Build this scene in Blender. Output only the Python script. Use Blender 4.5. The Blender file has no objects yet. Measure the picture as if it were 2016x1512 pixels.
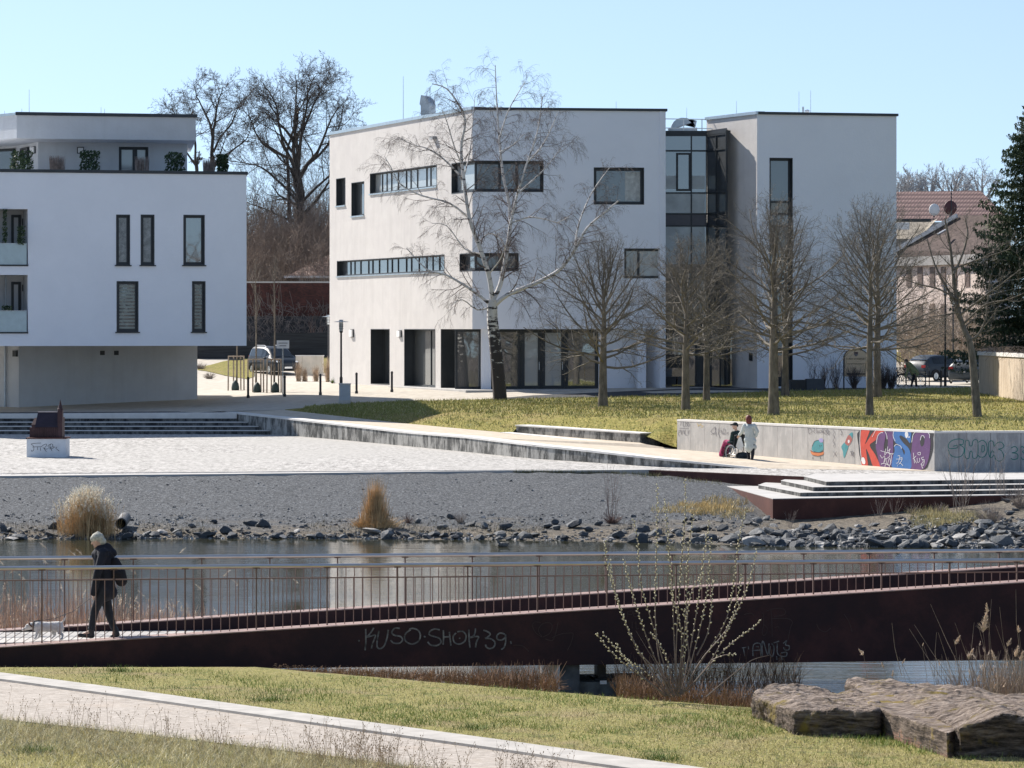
import bpy, bmesh, math, random
import numpy as np
from mathutils import Vector, Matrix, geometry
sc = bpy.context.scene
COL = sc.collection
# ---------------------------------------------------------------- camera
F = 6720.0; CX = 1008.0; HY = 645.0           # focal length and horizon in pixels of the 2016 x 1512 photograph
cam_d = bpy.data.cameras.new("camera"); cam = bpy.data.objects.new("camera", cam_d); COL.objects.link(cam)
cam_d.sensor_fit = 'HORIZONTAL'; cam_d.sensor_width = 36.0
cam_d.lens = F/2016*36.0
cam_d.shift_y = -(756-HY)/2016
cam_d.clip_start = 0.5; cam_d.clip_end = 6000
cam.location = (0, 0, 0); cam.rotation_euler = (math.radians(90), 0, 0)
sc.camera = cam
# ---------------------------------------------------------------- light
SUN_EL = 39.0; SUN_AZ = 43.0                  # azimuth measured from +Y towards -X
world = bpy.data.worlds.new("World"); sc.world = world; world.use_nodes = True
nt = world.node_tree; nt.nodes.clear()
sky = nt.nodes.new("ShaderNodeTexSky"); sky.sky_type = 'NISHITA'; sky.sun_disc = False
sky.sun_elevation = math.radians(SUN_EL); sky.sun_rotation = math.radians(-SUN_AZ)
sky.air_density = 1.0; sky.dust_density = 0.2; sky.ozone_density = 3.0; sky.altitude = 0
bg = nt.nodes.new("ShaderNodeBackground"); bg.inputs[1].default_value = 0.094
wo = nt.nodes.new("ShaderNodeOutputWorld")
tcw = nt.nodes.new("ShaderNodeTexCoord"); mpw = nt.nodes.new("ShaderNodeMapping"); mpw.inputs["Location"].default_value = (0, 0, .10)
hs = nt.nodes.new("ShaderNodeHueSaturation"); hs.inputs["Saturation"].default_value = .86; hs.inputs["Value"].default_value = 1.0
nt.links.new(tcw.outputs["Generated"], mpw.inputs[0]); nt.links.new(mpw.outputs[0], sky.inputs[0])
nt.links.new(sky.outputs[0], hs.inputs["Color"]); nt.links.new(hs.outputs[0], bg.inputs[0]); nt.links.new(bg.outputs[0], wo.inputs[0])
sl = bpy.data.lights.new("sun", 'SUN'); sl.energy = 5.0; sl.angle = math.radians(0.53); sl.color = (1.0, 0.93, 0.85)
sun = bpy.data.objects.new("sun", sl); COL.objects.link(sun)
a, e = math.radians(SUN_AZ), math.radians(SUN_EL)
SUND = Vector((-math.sin(a)*math.cos(e), math.cos(a)*math.cos(e), math.sin(e)))
sun.rotation_euler = SUND.to_track_quat('Z', 'Y').to_euler()
sc.view_settings.view_transform = 'Standard'; sc.view_settings.look = 'None'
sc.view_settings.exposure = 0.74; sc.view_settings.gamma = 1.0
try:
    sc.cycles.use_denoising = True
    sc.cycles.max_bounces = 8; sc.cycles.transparent_max_bounces = 6
except Exception: pass

# ---------------------------------------------------------------- helpers
def W(px, py, D): return Vector(((px-CX)/F*D, D, -(py-HY)/F*D))
def Z(py, D): return -(py-HY)/F*D
def X(px, D): return (px-CX)/F*D
def PX(x, D): return CX + x/D*F
R = random.Random(7)
def rr(a, b): return R.uniform(a, b)

def wpos(o):
    p = Vector((0, 0, 0))
    while o is not None:
        p += o.location; o = o.parent
    return p
def tag(o, label=None, cat=None, group=None, kind=None):
    if label: o['label'] = label
    if cat: o['category'] = cat
    if group: o['group'] = group
    if kind: o['kind'] = kind
    return o
def thing(name, label, cat, loc=(0, 0, 0), group=None):
    o = bpy.data.objects.new(name, None); COL.objects.link(o); o.location = loc
    o.empty_display_size = 0.3
    return tag(o, label, cat, group)

class MB:
    """collects faces in world coordinates"""
    def __init__(s): s.v = []; s.f = []; s.m = []; s.cm = 0
    def add(s, vs, fs):
        b = len(s.v); s.v.extend([tuple(p) for p in vs]); s.f.extend([tuple(b+i for i in f) for f in fs]); s.m.extend([s.cm]*len(fs))
    def quad(s, a, b, c, d): s.add([a, b, c, d], [(0, 1, 2, 3)])
    def hexa(s, p):  # p: 4 bottom ccw, 4 top
        s.add(p, [(3, 2, 1, 0), (4, 5, 6, 7), (0, 1, 5, 4), (1, 2, 6, 5), (2, 3, 7, 6), (3, 0, 4, 7)])
    def box(s, x0, x1, y0, y1, z0, z1):
        s.hexa([(x0, y0, z0), (x1, y0, z0), (x1, y1, z0), (x0, y1, z0), (x0, y0, z1), (x1, y0, z1), (x1, y1, z1), (x0, y1, z1)])
    def obox(s, c, sx, sy, sz, rz=0.0, rx=0.0, ry=0.0):
        m = Matrix.Rotation(rz, 3, 'Z') @ Matrix.Rotation(ry, 3, 'Y') @ Matrix.Rotation(rx, 3, 'X'); c = Vector(c)
        P = [c + m @ Vector((i*sx/2, j*sy/2, k*sz/2)) for k in (-1, 1) for i, j in ((-1, -1), (1, -1), (1, 1), (-1, 1))]
        s.hexa(P)
    def prism(s, poly, z0, z1):  # poly xy ccw; z0,z1 number or list
        n = len(poly)
        za = z0 if isinstance(z0, (list, tuple)) else [z0]*n
        zb = z1 if isinstance(z1, (list, tuple)) else [z1]*n
        vs = [(p[0], p[1], za[i]) for i, p in enumerate(poly)] + [(p[0], p[1], zb[i]) for i, p in enumerate(poly)]
        fs = [tuple(range(n-1, -1, -1)), tuple(range(n, 2*n))] + [(i, (i+1) % n, n+(i+1) % n, n+i) for i in range(n)]
        s.add(vs, fs)
    def tube(s, pts, rad, n=6, caps=True, flat=None):
        pts = [Vector(p) for p in pts]; k = len(pts)
        if not isinstance(rad, (list, tuple)): rad = [rad]*k
        vs = []; up = None
        for i, p in enumerate(pts):
            t = (pts[min(i+1, k-1)]-pts[max(i-1, 0)])
            if t.length < 1e-9: t = Vector((0, 0, 1))
            t.normalize()
            if up is None:
                up = t.orthogonal().normalized()
                if abs(t.z) < .9: up = (Vector((0, 0, 1)) - t*t.z).normalized()
            else:
                up = up - t*up.dot(t)
                up = up.normalized() if up.length > 1e-6 else t.orthogonal().normalized()
            w = t.cross(up)
            for j in range(n):
                an = 2*math.pi*j/n
                vs.append(p + (up*math.cos(an) + w*math.sin(an))*rad[i])
        fs = [(i*n+j, i*n+(j+1) % n, (i+1)*n+(j+1) % n, (i+1)*n+j) for i in range(k-1) for j in range(n)]
        if caps: fs += [tuple(range(n-1, -1, -1)), tuple(range((k-1)*n, k*n))]
        s.add(vs, fs)
    def cyl(s, c, r, h, n=16, r2=None):
        c = Vector(c); s.tube([c, c+Vector((0, 0, h))], [r, r if r2 is None else r2], n)
    def bar(s, a, b, w, h=None):
        h = w if h is None else h
        a = Vector(a); b = Vector(b); t = (b-a).normalized()
        up = Vector((0, 0, 1)) if abs(t.z) < .95 else Vector((0, 1, 0))
        sd = t.cross(up).normalized(); up = sd.cross(t)
        P = []
        for q in (a, b): P += [q-sd*w/2-up*h/2, q+sd*w/2-up*h/2, q+sd*w/2+up*h/2, q-sd*w/2+up*h/2]
        s.hexa(P)
    def lathe(s, c, prof, n=16):  # prof [(r,z)]
        c = Vector(c); k = len(prof)
        vs = [c+Vector((r*math.cos(2*math.pi*j/n), r*math.sin(2*math.pi*j/n), z)) for r, z in prof for j in range(n)]
        fs = [(i*n+j, i*n+(j+1) % n, (i+1)*n+(j+1) % n, (i+1)*n+j) for i in range(k-1) for j in range(n)]
        fs += [tuple(range(n-1, -1, -1)), tuple(range((k-1)*n, k*n))]
        s.add(vs, fs)
    def ell(s, c, rx, ry, rz, m=None, nu=10, nv=7):
        c = Vector(c); vs = []
        for i in range(nv+1):
            th = math.pi*i/nv
            for j in range(nu):
                ph = 2*math.pi*j/nu
                p = Vector((rx*math.sin(th)*math.cos(ph), ry*math.sin(th)*math.sin(ph), rz*math.cos(th)))
                if m is not None: p = m @ p
                vs.append(c+p)
        fs = [(i*nu+j, (i+1)*nu+j, (i+1)*nu+(j+1) % nu, i*nu+(j+1) % nu) for i in range(nv) for j in range(nu)]
        s.add(vs, fs)
    def cap(s, a, b, ra, rb, n=10):  # tapered capsule
        a = Vector(a); b = Vector(b); d = b-a; L = d.length; t = d/L if L > 0 else Vector((0, 0, 1))
        P = []; Rr = []
        for k in (90, 60, 30): P.append(a-t*ra*math.sin(math.radians(k))); Rr.append(max(ra*math.cos(math.radians(k)), 1e-4))
        P.append(a); Rr.append(ra); P.append(b); Rr.append(rb)
        for k in (30, 60, 90): P.append(b+t*rb*math.sin(math.radians(k))); Rr.append(max(rb*math.cos(math.radians(k)), 1e-4))
        s.tube(P, Rr, n)
    def build(s, name, mat, parent=None, smooth=False, label=None):
        me = bpy.data.meshes.new(name)
        off = wpos(parent) if parent is not None else Vector((0, 0, 0))
        va = np.array(s.v, dtype=np.float64).reshape(-1, 3) - np.array(off)
        me.from_pydata(va.tolist(), [], s.f)
        mats = mat if isinstance(mat, (list, tuple)) else [mat]
        for m_ in mats: me.materials.append(m_)
        if len(mats) > 1: me.polygons.foreach_set("material_index", s.m)
        if smooth: me.polygons.foreach_set("use_smooth", [True]*len(s.f))
        me.update()
        o = bpy.data.objects.new(name, me); COL.objects.link(o)
        if parent is not None: o.parent = parent
        if label: o['label'] = label
        return o

def copy_tree(o, parent=None):
    kids = [c for c in list(bpy.data.objects) if c.parent == o]
    c = o.copy(); COL.objects.link(c)
    if parent is not None:
        c.parent = parent
        c.matrix_parent_inverse = o.matrix_parent_inverse.copy()
    for k in kids: copy_tree(k, c)
    return c

# ---------------------------------------------------------------- materials
_mats = {}
def newmat(name):
    m = bpy.data.materials.new(name); m.use_nodes = True; n = m.node_tree
    b = n.nodes["Principled BSDF"]; return m, n, b
def noise(n, scale, detail=4, vec=None, rough=.6, stretch=None):
    x = n.nodes.new("ShaderNodeTexNoise"); x.inputs["Scale"].default_value = scale; x.inputs["Detail"].default_value = detail
    x.inputs["Roughness"].default_value = rough
    tc = n.nodes.new("ShaderNodeTexCoord"); src = tc.outputs["Object"]
    if stretch:
        mp = n.nodes.new("ShaderNodeMapping"); mp.inputs["Scale"].default_value = stretch
        n.links.new(src, mp.inputs[0]); src = mp.outputs[0]
    n.links.new(src, x.inputs["Vector"]); return x
def ramp(n, src, stops, interp='LINEAR'):
    r = n.nodes.new("ShaderNodeValToRGB"); r.color_ramp.interpolation = interp
    while len(r.color_ramp.elements) < len(stops): r.color_ramp.elements.new(.5)
    for el, (p, c) in zip(r.color_ramp.elements, stops):
        el.position = p; el.color = (*c, 1) if len(c) == 3 else c
    n.links.new(src, r.inputs[0]); return r
def mixc(n, fac, a, b, mode='MIX'):
    x = n.nodes.new("ShaderNodeMix"); x.data_type = 'RGBA'; x.blend_type = mode
    for s_, v in ((x.inputs[0], fac), (x.inputs[6], a), (x.inputs[7], b)):
        if hasattr(v, "links"): n.links.new(v, s_)
        elif isinstance(v, (int, float)): s_.default_value = v
        else: s_.default_value = (*v, 1)
    return x.outputs[2]
def bump(n, b, src, strength, dist):
    x = n.nodes.new("ShaderNodeBump"); x.inputs["Strength"].default_value = strength; x.inputs["Distance"].default_value = dist
    n.links.new(src, x.inputs["Height"]); n.links.new(x.outputs[0], b.inputs["Normal"]); return x
def M(name, col, rough=.8, metal=0., var=.12, scale=3., bmp=0., bscale=40., bdist=.01, spec=None, col2=None, stretch=None):
    if name in _mats: return _mats[name]
    m, n, b = newmat(name)
    b.inputs["Roughness"].default_value = rough; b.inputs["Metallic"].default_value = metal
    if spec is not None: b.inputs["Specular IOR Level"].default_value = spec
    if var or col2:
        c2 = col2 if col2 else tuple(max(0, c*(1-2*var)) for c in col)
        c1 = col if col2 else tuple(min(1, c*(1+var)) for c in col)
        x = noise(n, scale, 5, stretch=stretch)
        r = ramp(n, x.outputs[0], [(.3, c2), (.7, c1)])
        n.links.new(r.outputs[0], b.inputs["Base Color"])
    else: b.inputs["Base Color"].default_value = (*col, 1)
    if bmp:
        y = noise(n, bscale, 4); bump(n, b, y.outputs[0], bmp, bdist)
    m.diffuse_color = (*col, 1)
    _mats[name] = m; return m
def G3(name, stops, scale, detail=6, rough=.9, bmp=0., bscale=60, bdist=.02, stretch=None, big=None, spec=.2, mrough=.7):
    """noise through a multi stop ramp; big=(scale, colour, lo, hi) mixes in large patches"""
    m, n, b = newmat(name); b.inputs["Roughness"].default_value = rough; b.inputs["Specular IOR Level"].default_value = spec
    x = noise(n, scale, detail, stretch=stretch, rough=mrough); r = ramp(n, x.outputs[0], stops); out = r.outputs[0]
    if big:
        for (sc_, c, lo, hi) in big:
            y = noise(n, sc_, 4); q = ramp(n, y.outputs[0], [(lo, (0, 0, 0)), (hi, (1, 1, 1))])
            out = mixc(n, q.outputs[0], out, c)
    n.links.new(out, b.inputs["Base Color"])
    if bmp: y = noise(n, bscale, 4); bump(n, b, y.outputs[0], bmp, bdist)
    _mats[name] = m; return m

def glass_mat(name, tint, mixf, inner=.02):
    m, n, b = newmat(name)
    b.inputs["Base Color"].default_value = (*tint, 1); b.inputs["Roughness"].default_value = .5
    gl = n.nodes.new("ShaderNodeBsdfGlossy"); gl.inputs["Roughness"].default_value = .015; gl.inputs["Color"].default_value = (.93, .96, .97, 1)
    lw = n.nodes.new("ShaderNodeFresnel"); lw.inputs["IOR"].default_value = mixf
    x = noise(n, .7, 2); bm = n.nodes.new("ShaderNodeBump"); bm.inputs["Strength"].default_value = .03; bm.inputs["Distance"].default_value = .05
    n.links.new(x.outputs[0], bm.inputs["Height"]); n.links.new(bm.outputs[0], gl.inputs["Normal"])
    mx = n.nodes.new("ShaderNodeMixShader"); n.links.new(lw.outputs[0], mx.inputs[0])
    n.links.new(b.outputs[0], mx.inputs[1]); n.links.new(gl.outputs[0], mx.inputs[2])
    n.links.new(mx.outputs[0], n.nodes["Material Output"].inputs[0]); return m
GLASS = glass_mat("window_glass", (.030, .036, .040), 2.0)
GLASSL = glass_mat("curtained_glass", (.33, .35, .34), 1.8)
GLASSR = glass_mat("clear_pane_glass", (.05, .055, .055), 2.6)

def render_mat(name, col, col2, sc_=1.2, streak=True):
    m, n, b = newmat(name); b.inputs["Roughness"].default_value = .9; b.inputs["Specular IOR Level"].default_value = .15
    x = noise(n, sc_, 6, rough=.65); r = ramp(n, x.outputs[0], [(.35, col2), (.65, col)])
    out = r.outputs[0]
    if streak:
        y = noise(n, 1.0, 5, stretch=(2.2, 2.2, .12)); q = ramp(n, y.outputs[0], [(.50, (1, 1, 1)), (.78, (.90, .90, .89))])
        out = mixc(n, .85, out, q.outputs[0], 'MULTIPLY')
    n.links.new(out, b.inputs["Base Color"])
    g = noise(n, 9, 8, rough=.75); bump(n, b, g.outputs[0], .5, .03); _mats[name] = m; return m
STUCCO = render_mat("sunlit_white_render", (.60, .58, .555), (.55, .53, .51))  # warm copy for the sunny sides, sunlight put into the colour
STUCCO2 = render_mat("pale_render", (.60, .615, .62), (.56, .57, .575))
STUCCOS = render_mat("smooth_shade_white_render", (.82, .85, .90), (.785, .815, .865), .5, False)  # bluish copy for the shaded fronts, cool shade put into the colour
DARK = M("anthracite_metal", (.022, .028, .033), .45, .0, .1)
DARK2 = M("anthracite_coping", (.05, .055, .06), .4, .6, .1)
ZINC = M("zinc_coping", (.45, .50, .52), .35, .8, .08)
STEEL = M("galvanised_steel", (.42, .45, .47), .38, .85, .1)
STAINLESS = M("stainless_tube", (.60, .57, .54), .28, 1.0, .06)
WHITE = M("white_paint", (.8, .8, .78), .6, 0, .04)
# ================================================================ GROUND
def rowpt(row, px):
    """row: list of (px, D, z); interpolates D and z over px"""
    xs = [r[0] for r in row]
    return float(np.interp(px, xs, [r[1] for r in row])), float(np.interp(px, xs, [r[2] for r in row]))
_rc = {}
def _prof(rows, px):
    k = (id(rows), round(px, 0)); v = _rc.get(k)
    if v is None: v = [rowpt(r, k[1]) for r in rows]; _rc[k] = v
    return v
def hgt(rows, px, D):
    R_ = _prof(rows, px)
    if D <= R_[0][0]: return R_[0][1]
    for (a_, za), (b_, zb) in zip(R_, R_[1:]):
        if D <= b_: return za + (zb-za)*(D-a_)/(b_-a_+1e-9)
    return R_[-1][1]
def hitg(rows, px, py, d0):
    """first point of the terrain profile that the photograph shows at px, py"""
    R_ = _prof(rows, px); t = (py-HY)/F
    for (a_, za), (b_, zb) in zip(R_, R_[1:]):
        if b_ <= d0: continue
        fa_, fb_ = za+t*a_, zb+t*b_
        if fb_ >= 0:
            D = b_ if fb_ <= fa_ else (a_ if fa_ > 0 else a_+(b_-a_)*(-fa_)/(fb_-fa_))
            D = max(D if fa_ <= 0 else a_, d0); return Vector((X(px, D), D, hgt(rows, px, D)))
    D = R_[-1][0]; return Vector((X(px, D), D, R_[-1][1]))
def rz(px, y, z): return (px, -z*F/(y-HY), z)          # known height, find depth
def rd(px, y, D): return (px, D, Z(y, D))               # known depth, find height
def vnoise(x, y, s=1.0):
    return (math.sin(x*1.7*s+1.3)*math.cos(y*1.3*s+.7)+.5*math.sin(x*3.9*s+y*2.1*s)+.3*math.sin(x*7.1*s-y*6.3*s+2))/1.8
def sheet(name, rows, pxs, mat, sub=1, amp=0.0, ns=1.0, label=None):
    P = []
    for r in rows: P.append([rowpt(r, px) for px in pxs])
    G = []
    for i in range(len(P)-1):
        for k in range(sub):
            t = k/sub; G.append([(P[i][j][0]*(1-t)+P[i+1][j][0]*t, P[i][j][1]*(1-t)+P[i+1][j][1]*t) for j in range(len(pxs))])
    G.append(P[-1])
    vs = []
    for r in G:
        for j, px in enumerate(pxs):
            D, z = r[j]; x = X(px, D)
            vs.append((x, D, z + (amp*vnoise(x, D, ns) if amp else 0)))
    n = len(pxs)
    fs = [(i*n+j, i*n+j+1, (i+1)*n+j+1, (i+1)*n+j) for i in range(len(G)-1) for j in range(n-1)]
    mb = MB(); mb.add(vs, fs); o = mb.build(name, mat, smooth=True); o['kind'] = 'structure'
    if label: o['label'] = label
    return o
def poly_sheet(name, pts, mat, thick=0.0):
    t = geometry.tessellate_polygon([[Vector((p[0], p[1], 0)) for p in pts]])
    mb = MB(); fs = []
    for f in t:
        a_, b_, c_ = [Vector(pts[i][:2]) for i in f]
        cr = (b_-a_).cross(c_-a_) if hasattr(b_-a_, 'cross') else 0
        fs.append(tuple(f) if cr > 0 else tuple(reversed(f)))
    mb.add(pts, fs)
    o = mb.build(name, mat); o['kind'] = 'structure'; return o

m_earth = G3("earth", [(.3, (.10, .085, .06)), (.7, (.20, .17, .12))], 2, bmp=.3)
m_grass = G3("meadow_grass", [(.28, (.09, .10, .02)), (.42, (.20, .20, .05)), (.55, (.32, .28, .10)), (.68, (.48, .40, .20))], 22, 8, bmp=.9, bscale=30, bdist=.05,
             big=[(.9, (.30, .24, .12), .5, .72), (2.3, (.085, .125, .022), .55, .75)])
m_lawn = G3("lawn_grass", [(.28, (.07, .08, .014)), (.42, (.19, .18, .035)), (.58, (.31, .265, .075)), (.72, (.44, .36, .13))], 9, 8, bmp=.8, bscale=9, bdist=.12, stretch=(1, .45, 1),
            big=[(.35, (.28, .21, .09), .5, .75), (.9, (.08, .10, .02), .55, .8)])
m_plaza = G3("cobble_paving", [(.38, (.15, .145, .135)), (.48, (.36, .35, .33)), (.58, (.56, .545, .52))], 5.5, 9, mrough=.85, bmp=.5, bscale=8, bdist=.02, stretch=(1.0, .3, 1),
             big=[(.12, (.42, .41, .385), .4, .75)])
m_terr = G3("terrace_paving", [(.35, (.42, .38, .315)), (.65, (.53, .49, .42))], 2.2, 6, stretch=(1, .5, 1))
m_path = G3("sandy_path", [(.30, (.47, .40, .31)), (.55, (.57, .50, .40)), (.75, (.66, .59, .49))], 3, 8, stretch=(1, .6, 1))
def gravel_material():
    m, n, b = newmat("bank_gravel"); b.inputs["Roughness"].default_value = .85
    x = noise(n, 11, 8, rough=.85, stretch=(1, .45, 1)); g = ramp(n, x.outputs[0], [(.39, (.014, .018, .022)), (.49, (.055, .064, .074)), (.57, (.15, .165, .18)), (.66, (.36, .37, .38))])
    y = noise(n, 6, 6, rough=.7); s_ = ramp(n, y.outputs[0], [(.34, (.055, .045, .032)), (.5, (.15, .125, .09)), (.66, (.33, .28, .205))])
    ge = n.nodes.new("ShaderNodeNewGeometry"); sp = n.nodes.new("ShaderNodeSeparateXYZ"); n.links.new(ge.outputs[0], sp.inputs[0])
    nz = noise(n, .35, 5); ma = n.nodes.new("ShaderNodeMath"); ma.operation = 'MULTIPLY_ADD'; ma.inputs[1].default_value = .75; n.links.new(nz.outputs[0], ma.inputs[0])
    n.links.new(sp.outputs[2], ma.inputs[2])
    mr = n.nodes.new("ShaderNodeMapRange"); mr.inputs[1].default_value = -5.50; mr.inputs[2].default_value = -5.34; n.links.new(ma.outputs[0], mr.inputs[0])
    # the right part (x > 10 m) is soil and dry grass up to the steel wall
    mr2 = n.nodes.new("ShaderNodeMapRange"); mr2.inputs[1].default_value = 7.2; mr2.inputs[2].default_value = 8.6; n.links.new(sp.outputs[0], mr2.inputs[0])
    sb = n.nodes.new("ShaderNodeMath"); sb.operation = 'SUBTRACT'; sb.use_clamp = True; n.links.new(mr.outputs[0], sb.inputs[0]); n.links.new(mr2.outputs[0], sb.inputs[1])
    n.links.new(mixc(n, sb.outputs[0], s_.outputs[0], g.outputs[0]), b.inputs["Base Color"])
    bb = noise(n, 14, 6, rough=.8); bump(n, b, bb.outputs[0], 1.0, .11)
    return m
m_gravel = gravel_material()

# base ground: one sheet to the horizon, low under the river
gb = MB(); ys = [-400, 20, 50, 58, 62, 91, 96, 110, 128, 140, 158, 200, 214, 232, 250, 4000]
zs = [-6, -5.5, -5.6, -6.4, -7.4, -7.4, -7.0, -5.9, -5.5, -5.2, -4.6, -3.8, -3.5, -2.2, -1.6, -1.6]
xs_ = [-3000, -300, -60, -20, 0, 20, 60, 300, 3000]
gb.add([(x, y, z) for y, z in zip(ys, zs) for x in xs_], [(i*9+j, i*9+j+1, (i+1)*9+j+1, (i+1)*9+j) for i in range(len(ys)-1) for j in range(8)])
o = gb.build("ground", m_earth, smooth=True); o['kind'] = 'structure'

# water
def water_material():
    m, n, b = newmat("river_water")
    b.inputs["Base Color"].default_value = (.042, .042, .024, 1); b.inputs["Roughness"].default_value = .04; b.inputs["IOR"].default_value = 1.33
    x = noise(n, 1.0, 5, stretch=(.55, 2.6, 1), rough=.6)
    y = noise(n, .12, 2, stretch=(.4, 1, 1)); q = ramp(n, y.outputs[0], [(.40, (.25, .25, .25)), (.62, (1, 1, 1))])
    mu = n.nodes.new("ShaderNodeMath"); mu.operation = 'MULTIPLY'; n.links.new(x.outputs[0], mu.inputs[0]); n.links.new(q.outputs[0], mu.inputs[1])
    bump(n, b, mu.outputs[0], .55, .030); return m
wb = MB(); wb.quad((-400, 46, -6), (400, 46, -6), (400, 104, -6), (-400, 104, -6))
o = wb.build("water", water_material()); o['kind'] = 'structure'

PXS = [-900, -500, -200] + list(range(-100, 2320, 20)) + [2500, 2800, 3200]
# ---- far bank
def flat(z, D): return [(-3000, D, z), (4000, D, z)]
b0 = flat(-6.7, 91)
b1 = [rz(p, y, -6.0) for p, y in ((-900, 1062), (0, 1062), (500, 1060), (1000, 1063), (1300, 1068), (1500, 1074), (2016, 1080), (3000, 1082))]
b2 = [rz(*t) for t in ((-900, 1043, -5.82), (0, 1045, -5.82), (500, 1043, -5.82), (1000, 1045, -5.85), (1300, 1043, -5.85), (1450, 1045, -5.87), (1560, 1056, -5.93), (1660, 1052, -5.88), (1760, 1040, -5.78), (1850, 1032, -5.7), (2016, 1030, -5.7), (3000, 1030, -5.7))]
b3 = [(-900, 105, -5.5), (1000, 105, -5.5), (1250, 105, -5.5), (1325, 105, -5.52), (1440, 103.6, -5.62), (1500, 103.2, -5.85), (1560, 103.4, -5.92), (1700, 103.2, -5.85), (1800, 103, -5.80), (1900, 103, -5.68), (2016, 103.5, -5.40), (3000, 103.5, -5.1)]
PF = [(-900, 112.2, -4.9), rz(0, 937.5, -4.9), rz(500, 933, -4.9), rz(1000, 927, -4.89), rz(1290, 925, -4.85)]
b4 = [(p, D-.11, z-.05) for p, D, z in PF[:-1]] + [(1200, 116.3, -4.97), (1325, 115.7, -5.03), (1446, 113.4, -5.19), (1495, 112.6, -5.26), (1522, 112.0, -5.5), (1600, 110, -5.6), (1960, 107.5, -5.4), (2016, 107.6, -5.2), (3000, 108, -5.2)]
sheet("gravel_bank", [b0, b1, b2, b3, b4], PXS, m_gravel, sub=8, amp=.035, ns=1.6)

# ---- plaza and its neighbours (points are px, D, z)
def V(t): return (X(t[0], t[1]), t[1], t[2])
RB = [(549, 144.3, -4.53), (668, 139.8, -4.59), (792, 134.6, -4.656), (920, 129.2, -4.71), (1049, 124.2, -4.77), (1173, 121.0, -4.79), (1284, 118.6, -4.83), (1400, 117.5, -4.85), (1489, 116.5, -4.86)]  # foot of ramp wall
RT = [-3.80, -3.96, -4.106, -4.14, -4.27, -4.385, -4.53, -4.68, -4.80]                             # its top
PB = [(-900, 145.5, -4.53), (0, 145, -4.53), (430, 145, -4.53)]
plaza_pts = [V(t) for t in PF] + [V((1583, 111.1, -4.85)), V((1627, 107.2, -4.85)), V((2016, 109.6, -4.85)), V((3000, 112, -4.85)),
             V((3000, 115.6, -4.84)), V((2016, 115.6, -4.84)), V((1840, 115, -4.84)), V((1489, 116.5, -4.80))] + [V(t) for t in reversed(RB[:-1])] + [V(t) for t in reversed(PB)]
poly_sheet("plaza", plaza_pts, m_plaza)
# white edging strip along the front of the plaza
mb = MB()
for i in range(len(PF)-1):
    a_, c_ = V(PF[i]), V(PF[i+1])
    mb.hexa([(a_[0], a_[1]-.10, a_[2]-.5), (c_[0], c_[1]-.10, c_[2]-.5), (c_[0], c_[1]+.75, c_[2]-.5), (a_[0], a_[1]+.75, a_[2]-.5),
             (a_[0], a_[1]-.10, a_[2]+.012), (c_[0], c_[1]-.10, c_[2]+.012), (c_[0], c_[1]+.75, c_[2]+.012), (a_[0], a_[1]+.75, a_[2]+.012)])
m_conc_l = M("light_concrete", (.47, .46, .44), .85, var=.08, scale=1.5)
o = mb.build("plaza_edging", m_conc_l); o['kind'] = 'structure'

# ---- ramp path
path_back = [(561, 149.2, -3.60), (663, 150.0, -3.93), (792, 144.8, -4.05), (920, 139.4, -4.15), (1009, 137.3, -4.25), (1017, 138.3, -4.25), (1258, 132.0, -4.44), (1272, 130.2, -4.45), (1333, 130.0, -4.64), (1500, 125.0, -4.70), (1700, 118.8, -4.79), (1840, 115, -4.83)]
pts = [V((437, 149.5, -3.67))] + [V((RB[i][0], RB[i][1], RT[i])) for i in range(len(RB))] + [V(t) for t in reversed(path_back)]
poly_sheet("ramp_path", pts, m_path)

# ---- terrace / street (rows over px)
t0 = [(-900, 148.05, -3.93), (25, 148.05, -3.92), (248, 148.4, -3.845), (430, 149, -3.66), (561, 149.2, -3.60), (667, 154.7, -3.5), (820, 157, -3.4), (969, 159.3, -3.38), (1187, 160.5, -3.32), (1340, 160.5, -3.2), (1450, 161.3, -3.12), (1600, 164, -3.05), (1750, 166.3, -3.02), (1930, 173.7, -3.05), (2300, 178, -3.05), (3200, 178, -3.05)]
t1 = [(-900, 158, -3.72), (37, 158, -3.69), (388, 163, -3.5), (640, 167, -3.2), (930, 167, -3.12), (1187, 167.2, -3.06), (1340, 167.5, -2.98), (1600, 168, -2.98), (1760, 170, -3.0), (1930, 180, -3.1), (3200, 182, -3.1)]
t2 = [(-900, 170, -3.45), (388, 172, -3.4), (640, 178, -3.12), (930, 178, -3.02), (1300, 178, -2.88), (1760, 180, -3.05), (1930, 188, -3.12), (3200, 190, -3.1)]
t3 = [(-900, 190, -3.2), (640, 192, -3.1), (1300, 190, -3.0), (1760, 194, -3.12), (3200, 198, -3.1)]
t4 = [(-900, 205, -2.9), (640, 206, -2.9), (1760, 212, -2.9), (3200, 212, -2.9)]
t5 = [(-900, 225, -2.0), (640, 225, -2.0), (1760, 232, -1.6), (3200, 232, -1.6)]
t6 = [(-900, 250, -1.2), (640, 250, -1.2), (1760, 250, -1.4), (3200, 250, -1.4)]
TR = [t0, t1, t2, t3, t4, t5, t6]
sheet("terrace", TR, PXS, m_terr, sub=3)
def H(px, D): return hgt(TR, px, D)
def gp(px, py, d0=148.0, d1=249.0): return hitg(TR, px, py, d0)
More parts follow.
